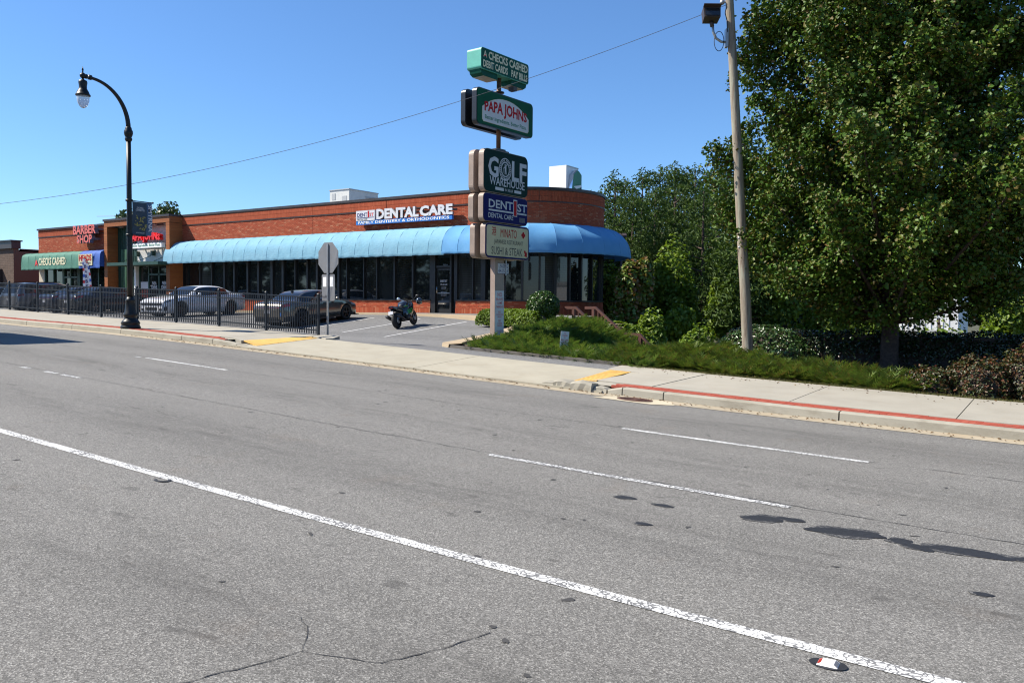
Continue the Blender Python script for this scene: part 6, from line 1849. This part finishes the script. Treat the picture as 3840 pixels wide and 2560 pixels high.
put('headlight', MB().box(1.42, 1.47, -.1, .1, .80, .88).mesh('headlight'), 'lamp_clear', t)
# helmet hung on the right handlebar
hl = Matrix.Rotation(bh, 4, 'Z') @ Vector((WB - .42, -.40, 1.0))
hz_ = zl(bx, by) + 1.08
h_ = thing('helmet', 'dark glossy helmet hanging on the right handlebar of the motorcycle', 'helmet', (bx + hl.x, by + hl.y, hz_), bh)
mb = MB(); mb.ball((0, 0, 0), (.15, .125, .14), 18, 12); put('shell', mb.mesh('shell'), 'car_black', h_)
mb = MB(); mb.smooth = True; mb.grid([[(.156 * math.cos(R_(a)) * math.cos(R_(e)), .130 * math.sin(R_(a)) * math.cos(R_(e)), .146 * math.sin(R_(e))) for a in range(-70, 71, 14)] for e in (-8, 8, 24, 36)])
put('visor', mb.mesh('visor'), 'lamp_clear', h_)
put('chin_bar', MB().ball((.06, 0, -.07), (.11, .11, .06), 12, 8).mesh('chin_bar'), 'dark_alloy', h_)

# ------------------------------------------------------------------ plants
def spot(u, dep):
    """plan position of something seen in column u (of a 2352 px wide photo) at this depth"""
    l = (u - 1176) / 1900 * dep
    return (-math.sin(YAW) * dep + math.cos(YAW) * l, math.cos(YAW) * dep + math.sin(YAW) * l)
def zrow(v, u, dep): return 2.0 + (699 + .0095 * (u - 1176) - v) * dep / 1900
def limbs(mb, root, tips, r0, r1, sag=.12):
    for tp in tips:
        a = Vector(root); b = Vector(tp); d = b - a
        pts = [a.lerp(b, k / 5) + Vector((rnd.uniform(-.06, .06), rnd.uniform(-.06, .06), -sag * math.sin(math.pi * k / 5))) * min(1, d.length / 2) for k in range(6)]
        mb.tube(pts, [r0 + (r1 - r0) * k / 5 for k in range(6)], 6)

# the big maple
MX, MY = -4.0, 23.9
mz = zb(MX, MY)
mt = thing('maple_tree', 'large leafy maple by the pavement filling the right side', 'tree', (MX, MY, mz))
zs_ = [1.2, 1.8, 2.5, 3.4, 5.0, 6.5, 8.0, 9.6, 11.2, 12.6, 13.6]
rs_ = [1.0, 2.2, 3.2, 4.0, 4.35, 3.75, 3.5, 3.2, 2.7, 1.8, .4]
def env(z, a): return np.interp(z, zs_, rs_) * (1 + .08 * math.sin(3 * a + z) + .06 * math.sin(5 * a - 1.7 * z))
V, Fc, off = [], [], 0
def addleaves(p, size, **k):
    global off
    lv, lf = leaf_verts(p, size, **k)
    V.append(lv); Fc.append(lf + off); off += len(lv)
# boughs rise outwards from the trunk; leafy shoots stand along them with shade between
boughs = []
ends = []
tries = 0
while len(ends) < 118 and tries < 60000:
    tries += 1
    z = rng.uniform(1.55, 13.2); a = rng.uniform(0, 6.2832); R = env(z, a) * rng.uniform(.74, 1.06)
    if rng.uniform() > (R / 4.6) ** .8: continue
    e = np.array([R * math.cos(a), R * math.sin(a), z])
    if any(np.linalg.norm(e - q) < 1.02 for q in ends): continue
    ends.append(e)
for e in ends:
    R = math.hypot(e[0], e[1])
    h0 = max(1.25, e[2] - R * rng.uniform(.45, .8) - .2)
    st = np.array([0, 0, h0]); mid = st * .45 + e * .55 + np.array([0, 0, -.18 * R * .5])
    bz = lambda t: (1 - t) ** 2 * st + 2 * t * (1 - t) * mid + t * t * e
    boughs.append([bz(t) for t in np.linspace(0, 1, 7)])
    L = np.linalg.norm(e - st)
    out = np.array([e[0], e[1], 0]) / (R + .2)
    for k in range(int(7 + 4.0 * L)):
        t = 1 - .55 * rng.uniform(0, 1) ** 1.7
        b0 = bz(t) + rng.normal(size=3) * np.array([.24, .24, .15])
        ax = out * rng.uniform(.1, .9) + np.array([0, 0, rng.uniform(.35, 1.1)]) + rng.normal(size=3) * .38
        ax /= np.linalg.norm(ax)
        l = rng.uniform(.35, .95); n = int(150 * l)
        tt = rng.uniform(0, 1, n)
        w = (.19 * (1.12 - tt ** 1.6))[:, None]
        p = b0 + tt[:, None] * ax * l + rng.normal(size=(n, 3)) * w
        addleaves(p, .098, up=.6, out=out * .35, aspect=.85, jitter=.62)
# dense inner foliage, larger leaves added to block light and darken the crown
pin = []
while len(pin) < 11000:
    z = rng.uniform(2.2, 12.8); a = rng.uniform(0, 6.2832); r = env(z, a) * .52 * math.sqrt(rng.uniform(0, 1))
    pin.append((r * math.cos(a), r * math.sin(a), z))
addleaves(np.array(pin), .16, up=.3, aspect=.85, jitter=.9)
cloud('crown', 'maple_leaf', np.concatenate(V), np.concatenate(Fc), mt, kind='stuff')
mb = MB(); mb.smooth = True
mb.tube([(0, 0, -.3), (0.02, 0, .2), (.03, .02, 1.2), (0, .03, 2.4), (-.05, .0, 4.0), (.03, .04, 6.5), (0, 0, 9.5), (0, 0, 12.3)], [.30, .235, .205, .19, .16, .12, .07, .02], 14)
put('trunk', mb.mesh('trunk'), 'bark', mt)
mb = MB()
for P in boughs:
    L = np.linalg.norm(P[-1] - P[0])
    mb.tube([tuple(q) for q in P], [(.018 + .011 * L) * (1 - .85 * k / 6) for k in range(7)], 6)
put('branches', mb.mesh('branches', fix=False), 'bark', mt)

def puffs_tree(name, label, cat, loc, puffs, mat, size, per, trunk_pts, trunk_r, group=None, aspect=.6, bark='bark', up=.5):
    t = thing(name, label, cat, loc, 0, group)
    V, F, o = [], [], 0
    for x, y, z, rx, rz in puffs:
        n = int(per * (rx / .8) ** 2) + 8
        p, d = shell_points(n, (x, y, z), (rx, rx, rz), inner=.45)
        lv, lf = leaf_verts(p, size, up=up, out=d * .6, aspect=aspect)
        V.append(lv); F.append(lf + o); o += len(lv)
    cloud('crown', mat, np.concatenate(V), np.concatenate(F), t, kind='stuff')
    mb = MB(); mb.tube(trunk_pts, trunk_r, 9)
    top = Vector(trunk_pts[-1])
    for x, y, z, rx, rz in puffs[::3]:
        limbs(mb, (0, 0, max(trunk_pts[0][2] + .4, min(top.z, z - .3 * math.hypot(x, y)))), [(x, y, z)], .06, .02)
    put('trunk', mb.mesh('trunk', fix=False), bark, t)
    return t
# pines behind the building
def make_pine(h, w, loc, label, group):
    puffs = []
    z = h * .26
    while z < h - .4:
        f = (z - h * .26) / (h * .74)
        R = w * (1.0 - f ** 2.6) * rnd.uniform(.7, 1.15) + .35
        n = max(2, int(4 * (1 - f) + 2.5))
        a0 = rnd.uniform(0, 6.28)
        for k in range(n):
            a = a0 + 6.28 * k / n + rnd.uniform(-.4, .4)
            r = R * rnd.uniform(.35, 1.0)
            s = rnd.uniform(.75, 1.25) * (1 - .3 * f)
            puffs.append((r * math.cos(a), r * math.sin(a), z + rnd.uniform(-.2, .5) + .12 * r, s, s * .75))
        z += .78
    puffs.append((0, 0, h - .2, .35, .6))
    return puffs_tree('pine_tree', label, 'tree', loc, puffs, 'pine_needle', .30, 95, [(0, 0, -.5), (.1, 0, h * .4), (0, .05, h * .75), (0, 0, h - .3)], [.2, .15, .09, .03], group, aspect=.3, bark='pine_bark', up=.35)
PG = 'pines in the wood behind the rounded building'
PL = 'tall green pine among the others behind the rounded building'
pines = []; row = []
for (u, dep, vt, w) in ((1408, 56, 405, 2.3), (1545, 60, 383, 2.6), (1640, 57, 392, 2.4)):
    x, y = spot(u, dep); h = zrow(vt, u, dep) + 2.2
    pines.append((make_pine(h, w, (x, y, -2.2), PL, PG), h)); row.append((u, pines[-1][0]))
for i, (u, dep, vt) in enumerate(((1470, 62, 400), (1510, 66, 392), (1590, 64, 388), (1380, 60, 440), (1430, 72, 418), (1565, 74, 402), (1660, 66, 400), (1355, 70, 448), (1500, 54, 440), (1610, 52, 432), (1450, 52, 455))):
    p0, h0 = pines[i % 3]
    c = copy_tree(p0); x, y = spot(u, dep); h = zrow(vt, u, dep) + 2.2
    c.location = (x, y, -2.2); s = h / h0; c.scale = (s * .95, s * .95, s); c.rotation_euler = (0, 0, rnd.uniform(0, 6.28)); row.append((u, c))
ORD = 'leftmost,second from the left,third from the left,fourth from the left,fifth from the left,sixth from the left,seventh from the left,eighth from the left,seventh from the right,sixth from the right,fifth from the right,fourth from the right,third from the right,second from the right'.split(',')
row.sort(key=lambda q: q[0])
ORD = ORD[:7] + ORD[8:] if len(row) == 13 else ORD
for (u, o), w_ in zip(row, ORD): o['label'] = 'green pine ' + w_ + ' in the row behind the rounded building'
x, y = spot(1702, 42)
make_pine(zrow(318, 1702, 42) + 2.0, 1.5, (x, y, -2.0), 'dark narrow pine half hidden behind the wooden utility pole', PG)
# vine covered growth filling the dip beyond the mound
def vine_mass(label, u, vt, vb, wpx, dep, mat, n, name='vine_thicket', lumps=9, leaf=.2, see=1.0):
    x, y = spot(u, dep); zt = zrow(vt, u, dep); zb0 = min(zrow(vb, u, dep), -1.6); W = wpx / 2 * dep / 1900
    t = thing(name, label, 'shrub', (x, y, zb0), 0, 'vine covered growth beyond the mound')
    H = zt - zb0; V, F, o = [], [], 0
    right = np.array([math.cos(YAW), math.sin(YAW), 0]); back = np.array([-math.sin(YAW), math.cos(YAW), 0])
    L = [(0, 0, H * .62, W * .62, H * .38)]
    for k in range(lumps):
        f = rnd.uniform(0.05, .85); a = rnd.uniform(-1, 1) * (1 - .55 * f)
        L.append((a * W * .75, rnd.uniform(-.7, .6) * W * .6, H * f, W * rnd.uniform(.28, .5), H * rnd.uniform(.10, .20)))
    per = int(n / len(L))
    for (a, b, z, rx, rz) in L:
        c = right * a + back * b + np.array([0, 0, z])
        p, d = shell_points(per, c, (rx, rx, rz), inner=.55)
        # drape: leaves hang in curtains
        p[:, 2] -= np.abs(rng.normal(size=per)) * .18
        lv, lf = leaf_verts(p, leaf, up=.45, out=d * .9, aspect=.8, jitter=.6)
        V.append(lv); F.append(lf + o); o += len(lv)
    cloud('foliage', mat, np.concatenate(V), np.concatenate(F), t, kind='stuff')
    mb = MB(); mb.tube([(0, 0, -.5), (.1, .1, H * .4), (-.1, 0, H * .8)], [.16, .12, .05], 8)
    limbs(mb, (0, 0, H * .4), [tuple(right * a + back * b + np.array([0, 0, z])) for (a, b, z, rx, rz) in L], .06, .02)
    put('stem', mb.mesh('stem', fix=False), 'bark', t)
vine_mass('vine covered shrub with reddish dead runners right beside the building corner', 1450, 595, 800, 150, 37, 'brown_vine_leaf', 12000)
vine_mass('tall vine draped tree rising as a dome above the other growth', 1545, 532, 790, 150, 44, 'vine_leaf', 10000)
vine_mass('dark leafy bush just above the foot of the stair rail', 1560, 690, 800, 120, 37, 'vine_leaf', 7000)
vine_mass('low leafy bush at the foot of the mound before the hedge', 1610, 735, 815, 130, 31, 'vine_leaf', 6000, leaf=.15)
vine_mass('leafy growth hanging over the dip behind the stair foot', 1500, 700, 830, 110, 34, 'vine_leaf', 6000, leaf=.16)
vine_mass('sunny vine mound left of the wooden utility pole', 1665, 620, 790, 150, 43, 'vine_leaf', 9000)
vine_mass('bright vine bank right of the wooden utility pole', 1800, 612, 770, 190, 42, 'vine_leaf', 12000, lumps=12)
vine_mass('vine bank seen low under the left of the maple crown', 1905, 655, 775, 140, 41, 'vine_leaf', 7000)
vine_mass('vine covered bank at the right edge of the picture', 2310, 615, 800, 170, 33, 'vine_leaf', 10000, lumps=10)
vine_mass('sparse scrub in front of the white warehouse', 2160, 690, 800, 150, 36, 'vine_leaf', 1800, leaf=.16)
vine_mass('thin sunny scrub between the maple trunk and the warehouse', 2030, 690, 800, 120, 37, 'vine_leaf', 1900, leaf=.16)
vine_mass('dense growth close behind the rounded corner of the building', 1395, 590, 790, 100, 45, 'vine_leaf', 7000)
vine_mass('tree of heaven like scrub between the pines and the vine bank', 1480, 560, 760, 140, 55, 'vine_leaf', 7000)
vine_mass('shaded scrub far behind the utility pole', 1720, 540, 760, 160, 52, 'vine_leaf', 8000)
vine_mass('shaded scrub far behind the maple trunk', 2010, 560, 780, 180, 50, 'vine_leaf', 6000)
# tree behind the pizza shop roof
def oak(loc, h, w, label, group=None, per=60):
    puffs = []
    for _ in range(46):
        a = rnd.uniform(0, 6.28); f = math.sqrt(rnd.uniform(0, 1)); z = rnd.uniform(.42, 1.0)
        R = w * math.sqrt(max(0.05, 1 - ((z - .62) / .42) ** 2))
        s = rnd.uniform(.6, 1.15)
        puffs.append((R * f * math.cos(a), R * f * math.sin(a), z * h - .5, s, s * .8))
    return puffs_tree('oak_tree', label, 'tree', loc, puffs, 'oak_leaf', .36, per, [(0, 0, -.5), (.1, 0, h * .3), (0, 0, h * .6), (0, 0, h * .85)], [.3, .24, .16, .04], group)
x, y = spot(368, 80)
oak((x, y, 1.0), zrow(470, 368, 80) - 1.0, 3.0, 'round green tree showing over the roof behind the banner', per=75)
x, y = spot(300, 84)
oak((x, y, 1.0), zrow(488, 300, 84) - 1.0, 1.9, 'smaller green treetop over the roof just left of the lamp post')
# wood across the road behind the camera: it shows only as reflections in the shop windows
def tree_mass(name, label, pts, per, mat, leaf):
    V, F, o = [], [], 0
    for (x, y, z0, z1, w) in pts:
        for k in range(7):
            c = (x + rng.uniform(-.6, .6) * w, y + rng.uniform(-.6, .6) * w, z0 + (z1 - z0) * rng.uniform(.15, .9))
            p, d = shell_points(per, c, (w * rng.uniform(.45, .75),) * 2 + ((z1 - z0) * rng.uniform(.12, .22),), inner=.5)
            lv, lf = leaf_verts(p, leaf, up=.4, out=d * .8, aspect=.75); V.append(lv); F.append(lf + o); o += len(lv)
    ob = cloud(name, mat, np.concatenate(V), np.concatenate(F)); ob['kind'] = 'stuff'; ob['label'] = label
    return ob
tree_mass('woodland', 'wood across the road mirrored in the shop windows', [(-150 + 6.0 * i, -19 - 3 * rnd.random(), .5, rnd.uniform(7, 13), 4.2) for i in range(24)] + [(16 + 5 * i, -6 - 4 * i, -1.5, rnd.uniform(6, 9), 3.2) for i in range(5)], 420, 'oak_leaf', .55)
bg = []
for i in range(17):
    u = 1330 + 80 * i; dep = 78 + rnd.uniform(-4, 8); x, y = spot(u, dep)
    bg.append((x, y, -2.5, zrow(rnd.uniform(560, 610) if u > 1500 else 520, u, dep), 3.6))
tree_mass('woodland', 'distant wood closing the view behind the vines', bg, 420, 'oak_leaf', .5)
# clipped growth near the building
def leafy_shape(name, label, cat, loc, fn, n, mat, leaf, core=None, group=None, jitter=.7, up=.3):
    """fn(n) gives surface points and outward directions in local coordinates"""
    t = thing(name, label, cat, loc, 0, group)
    p, d = fn(n)
    p = p - d * np.abs(rng.normal(size=(len(p), 1))) * leaf * .9
    lv, lf = leaf_verts(p, leaf, up=up, out=d * 1.1, aspect=.7, jitter=jitter)
    cloud('foliage', mat, lv, lf, t, kind='stuff')
    if core: put('inner_growth', core.mesh('inner_growth'), 'bark', t)
    return t
def ball_fn(rx, ry, rz):
    def f(n):
        d = rng.normal(size=(n, 3)); d /= np.linalg.norm(d, axis=1)[:, None]
        k = 1 + .05 * np.sin(d[:, 0] * 9) * np.cos(d[:, 1] * 7 + d[:, 2] * 5)
        return d * np.array([rx, ry, rz]) * k[:, None], d
    return f
def hedge_fn(pts, w, h, rnd_=.22):
    P = np.array(pts, float); seg = np.linalg.norm(np.diff(P, axis=0), axis=1); cum = np.concatenate([[0], np.cumsum(seg)])
    def f(n):
        s = rng.uniform(-.25, cum[-1] + .25, n); sc = np.clip(s, 0, cum[-1] - 1e-6)
        i = np.searchsorted(cum, sc, 'right') - 1; tt = ((sc - cum[i]) / seg[i])[:, None]
        c = P[i] * (1 - tt) + P[i + 1] * tt; dr = (P[i + 1] - P[i]) / seg[i][:, None]
        c = c + dr * (s - sc)[:, None]
        nr = np.stack([-dr[:, 1], dr[:, 0]], 1)
        a = rng.uniform(-.25, math.pi + .25, n)
        ca, sa = np.cos(a), np.sin(a)
        e = .55
        px = np.sign(ca) * np.abs(ca) ** e * w; pz = np.maximum(0, np.sign(sa) * np.abs(sa) ** e) * h
        low = a < .3; 
        pz = np.where((a < .2) | (a > math.pi - .2), rng.uniform(0, h * .7, n), pz)
        k = 1 + .07 * np.sin(s * 3.1) * np.cos(a * 4 + s)
        pos_ = np.stack([c[:, 0] + nr[:, 0] * px * k, c[:, 1] + nr[:, 1] * px * k, pz * k], 1)
        endk = np.clip((np.abs(s - sc)) / .25, 0, 1); pos_[:, 2] *= (1 - .5 * endk ** 2)
        d = np.stack([nr[:, 0] * ca, nr[:, 1] * ca, sa], 1)
        return pos_, d
    return f
x, y = spot(1247, 30)
leafy_shape('round_bush', 'round clipped green bush beside the stair rail', 'bush', (x, y, 1.95), ball_fn(.60, .60, .56), 5200, 'box_leaf', .075, MB().ball((0, 0, 0), (.5, .5, .47)).tube([(0, 0, -.9), (0, 0, -.3)], .07))
a, b, c_ = spot(1118, 31.5), spot(1175, 30.8), spot(1238, 29.6)
core = MB()
for p, q in ((a, b), (b, c_)):
    for k in range(5): core.ball((p[0] + (q[0] - p[0]) * k / 4 - a[0], p[1] + (q[1] - p[1]) * k / 4 - a[1], .2), (.3, .3, .24), 8, 6)
leafy_shape('low_hedge', 'low loose hedge in front of the rounded window', 'hedge', (a[0], a[1], 1.22), hedge_fn([(0, 0), (b[0] - a[0], b[1] - a[1]), (c_[0] - a[0], c_[1] - a[1])], .42, .60), 8500, 'hedge_leaf' if False else 'vine_leaf', .085, core)
a = spot(1290, 29.0)
leafy_shape('low_shrub', 'small dark shrub between the round bush and the stair', 'shrub', (a[0], a[1], 1.2), ball_fn(.55, .45, .38), 2200, 'vine_leaf', .08, MB().ball((0, 0, 0), (.45, .36, .3)))
# long clipped hedge behind the maple, its rounded end by the pole coloured as sunlit
hx = [(-8.3, 24.0), (-6.0, 24.7), (-2.0, 25.2), (4.0, 25.4), (10.0, 25.4)]
core = MB()
for (p, q) in zip(hx[:-1], hx[1:]):
    core.hexa([(p[0] + 8.3, p[1] - 24.6, -.6), (q[0] + 8.3, q[1] - 24.6, -.6), (q[0] + 8.3, q[1] - 23.4, -.6), (p[0] + 8.3, p[1] - 23.4, -.6), (p[0] + 8.3, p[1] - 24.5, .98), (q[0] + 8.3, q[1] - 24.5, .98), (q[0] + 8.3, q[1] - 23.5, .98), (p[0] + 8.3, p[1] - 23.5, .98)])
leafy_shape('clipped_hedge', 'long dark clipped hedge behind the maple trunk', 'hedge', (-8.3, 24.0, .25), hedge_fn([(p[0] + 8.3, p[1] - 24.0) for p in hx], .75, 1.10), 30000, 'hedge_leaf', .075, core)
leafy_shape('clipped_shrub', 'glossy rounded evergreen shrub behind the utility pole', 'shrub', (-7.35, 23.9, .30), ball_fn(1.55, 1.0, 1.18), 12000, 'sunlit_hedge_leaf', .085, MB().ball((0, 0, 0), (1.4, .88, 1.05)))
# red tipped shrubs at the right
for i, (x, y, r, h, lab) in enumerate(((-2.45, 19.35, .55, .55, 'lowest red leaved shrub at the left end of its row'), (-1.55, 19.7, .75, .8, 'red leaved shrub of middling height in its row'), (-.5, 20.0, .85, 1.1, 'tallest red leaved shrub under the maple'), (.55, 19.6, .8, .95, 'red leaved shrub at the right edge of the picture'), (1.7, 19.8, .9, 1.0, 'red leaved shrub beyond the right edge'))):
    def fn(n, r=r, h=h):
        d = rng.normal(size=(n, 3)); d /= np.linalg.norm(d, axis=1)[:, None]; d[:, 2] = np.abs(d[:, 2])
        k = 1 + .18 * np.sin(d[:, 0] * 7 + d[:, 2] * 3) * np.cos(d[:, 1] * 8) + rng.normal(size=n) * .06
        return d * np.array([r, r * .85, h]) * k[:, None], d
    leafy_shape('red_shrub', lab, 'shrub', (x, y, zb(x, y) - .02), fn, 5200, 'red_leaf', .062, MB().ball((0, 0, h * .3), (r * .75, r * .65, h * .5)), 'red leaved shrubs under the maple')
# junipers: feathery sprays
def sprays(name, label_kind, n, region, zf, hump, mat, L=.30, flow=(0.3, -.9)):
    P = []
    while len(P) < n:
        x, y = region()
        P.append((x, y, zf(x, y) + hump(x, y) * rng.uniform(.1, 1.15) ** .45))
    P = np.array(P); n = len(P)
    az = np.arctan2(flow[1], flow[0]) + rng.normal(size=n) * 1.0
    el = rng.uniform(-.3, .75, n)
    d = np.stack([np.cos(az) * np.cos(el), np.sin(az) * np.cos(el), np.sin(el)], 1)
    s = np.cross(d, np.array([0, 0, 1.0])); s /= np.linalg.norm(s, axis=1)[:, None]
    up = np.cross(s, d)
    ln = (L * rng.uniform(.6, 1.2, n))[:, None]
    T = []
    def tri(o, dirv, l, w): T.append(np.stack([o - s * w, o + s * w, o + dirv * l + up * l * .12], 1))
    tri(P, d, ln, ln * .05)
    for k, f in enumerate((.15, .32, .5, .68)):
        for sg in (-1, 1):
            o = P + d * ln * f + up * ln * .10 * f
            dv = d * .75 + s * sg * .62 + up * .12
            tri(o, dv, ln * (.42 - .3 * f + .05), ln * .045)
    V = np.concatenate(T, 0).reshape(-1, 3)
    F = np.arange(len(V)).reshape(-1, 3)
    o = cloud(name, mat, V, F)
    o['kind'] = 'stuff'; o['label'] = label_kind
    return o
def hump_m(x, y): return (.35 + .65 * sstep(-15.2, -13.6, x)) * hump_m0(x, y)
def hump_m0(x, y): return (.45 + .55 * sstep(19.5, 22.5, y)) * hump_m1(x, y)
def hump_m1(x, y): return .10 + .20 * (.5 + .5 * math.sin(x * 3.3 + 1.0 + .8 * math.sin(y)) * math.cos(y * 3.1 + x)) + .08 * math.sin(x * 7 + y * 5)
def reg_mound():
    while True:
        x = rng.uniform(-15.6, -8.3); y = rng.uniform(18.4, 26.0)
        if y < bed_y(x) + .12: continue
        if x < -14.9 + .25 * math.sin(y * 3): continue
        if x < -13.6 and y < 20.3 and rng.uniform() < .5: continue
        if x > -9.6 and y > 25.2: continue
        if y > 25.0 and x < -14.4: continue
        return x, y
sprays('juniper_groundcover', 'feathery green juniper covering the mound', 12500, reg_mound, zb, hump_m, 'juniper_leaf', .46)
def hump_r(x, y): return max(.05, .08 + (.34 if x < -7.9 else .20) * sstep(18.5, 20.2, y) * (.6 + .4 * math.sin(x * 2.6 + 1) * math.cos(y * 2.4 + x)) + .05 * math.sin(x * 6 + y * 4))
def reg_right():
    while True:
        x = rng.uniform(-10.0, -2.3); y = rng.uniform(18.65, 23.0)
        if y < 18.9 + .25 * math.sin(x * 2.2): continue
        if x > -7.6 and y > 21.9 - (x + 7.6) * .35 : continue
        return x, y
sprays('juniper_bed', 'low juniper bushes along the pavement under the pole', 11500, reg_right, zb, hump_r, 'juniper_yellow_leaf', .46, (-.1, -1))
# creepers over the dip beyond the mound
n = 26000
x = rng.uniform(-14.4, -6.0, n); y = rng.uniform(24.3, 35.5, n)
k = ~((x < -11.8) & (y < 28.3)) & ~((x > -7.2) & (y < 26.2))
x, y = x[k], y[k]
z = np.array([zb(a, b) + .05 + .28 * (.5 + .5 * math.sin(a * 2.1 + b) * math.cos(b * 1.7)) * rng.uniform(.3, 1) for a, b in zip(x, y)])
lv, lf = leaf_verts(np.stack([x, y, z], 1), .19, up=.9, aspect=.8, jitter=.6)
o = cloud('creeper_groundcover', 'vine_leaf', lv, lf); o['kind'] = 'stuff'
# dry leaves and grit lying along the gutter and the pavement edge
n = 900
x = rng.uniform(-24, 3, n); side = rng.uniform(0, 1, n)
y = np.where(side < .6, 14.62 - np.abs(rng.normal(size=n)) * .18, 18.2 - np.abs(rng.normal(size=n)) * .35)
z = np.array([(zr(a) + .012) if b < 15 else (zw(a, b) + .010) for a, b in zip(x, y)])
kk = ~((y > 15) & (x < -8.5))
lv, lf = leaf_verts(np.stack([x, y, z], 1)[kk], .045, up=3.0, aspect=.7, jitter=.5)
o = cloud('leaf_litter', 'dry_leaf', lv, lf); o['kind'] = 'stuff'
# clipped grass edge
n = 16000
x = rng.uniform(-9.2, 6, n); y = 18.28 + np.abs(rng.normal(size=n)) * .14
z = np.array([max(zb(a, b), zw(a, 18.3) - .03) for a, b in zip(x, y)])
h = rng.uniform(.03, .085, n); az = rng.uniform(0, 6.28, n)
b0 = np.stack([x, y, z], 1); sd = np.stack([np.cos(az), np.sin(az), 0 * az], 1) * .006
tipv = b0 + np.stack([rng.normal(size=n) * .02, rng.normal(size=n) * .02 - .01, h], 1)
V = np.stack([b0 - sd, b0 + sd, tipv], 1).reshape(-1, 3)
o = cloud('grass_edge', 'grass_blade', V, np.arange(len(V)).reshape(-1, 3)); o['kind'] = 'stuff'
mb = MB(); mb.grid([[(x, y, max(zb(x, y), zw(x, 18.3) - .04) + .004) for y in (18.25, 18.45, 18.75)] for x in fr(-9.1, 7, .5)])
struct('grass_strip', mb, 'grass_blade')

# ------------------------------------------------------------------ things seen through the trees
x0, y0 = spot(2030, 48); x1, y1 = spot(2200, 46)
ang = math.atan2(y1 - y0, x1 - x0); Lw = math.hypot(x1 - x0, y1 - y0)
t = thing('warehouse', 'white metal warehouse glimpsed through the maple branches', 'building', (x0, y0, -2.6), ang)
mb = MB(); mb.box(0, Lw, 0, 9, 0, 5.8); put('wall', mb.mesh('wall'), 'warehouse_white', t)
mb = MB()
for k in range(int(Lw / .3)): mb.box(.3 * k, .3 * k + .05, -.03, 0, .3, 5.6)
put('wall_rib', mb.mesh('wall_rib'), 'warehouse_white', t, kind='stuff')
put('roof', MB().prism([(-.3, 5.8), (9.3, 5.8), (4.5, 6.7)], -.2, Lw + .2, 'x').mesh('roof'), 'hvac_grey', t)
put('door', MB().box(1.2, 4.2, -.05, -.03, 0, 3.4).mesh('door'), 'hvac_grey', t)
put('gutter', MB().box(-.1, Lw + .1, -.15, -.03, 5.6, 5.78).mesh('gutter'), 'hvac_grey', t)
# light pole behind the rounded awning
x, y = spot(1424, 47)
t = thing('light_pole', 'slim car park light pole with twin heads behind the rounded awning', 'light pole', (x, y, -2.3), YAW)
zt = zrow(536, 1424, 47) + 2.3
put('pole', MB().tube([(0, 0, 0), (0, 0, zt - .3)], .07, 8).mesh('pole'), 'coping_metal', t)
for dx in (-.2, .08): put('lamp_head', MB().hexa([(dx - .03, -.15, zt - .25), (dx + .2, -.15, zt - .25), (dx + .2, .15, zt - .15), (dx - .03, .15, zt - .15), (dx - .03, -.15, zt - .15), (dx + .2, -.15, zt - .15), (dx + .2, .15, zt), (dx - .03, .15, zt)]).mesh('lamp_head'), 'fixture_bronze', t)
# pale store across the road to the right: only mirrored in the rounded windows
t = thing('white_store', 'long pale store across the road mirrored in the rounded windows', 'building', (30, 10, -1.5))
put('wall', MB().box(0, 14, 0, 26, 0, 5.5).mesh('wall'), 'warehouse_white', t)
put('parapet', MB().box(-.1, 14.1, -.1, 26.1, 5.5, 5.9).mesh('parapet'), 'hvac_grey', t)
for k in range(5): put('window', MB().box(-.06, -.02, 2 + 4.8 * k, 5 + 4.8 * k, 1.0, 3.2).mesh('window'), 'dark_glass', t)
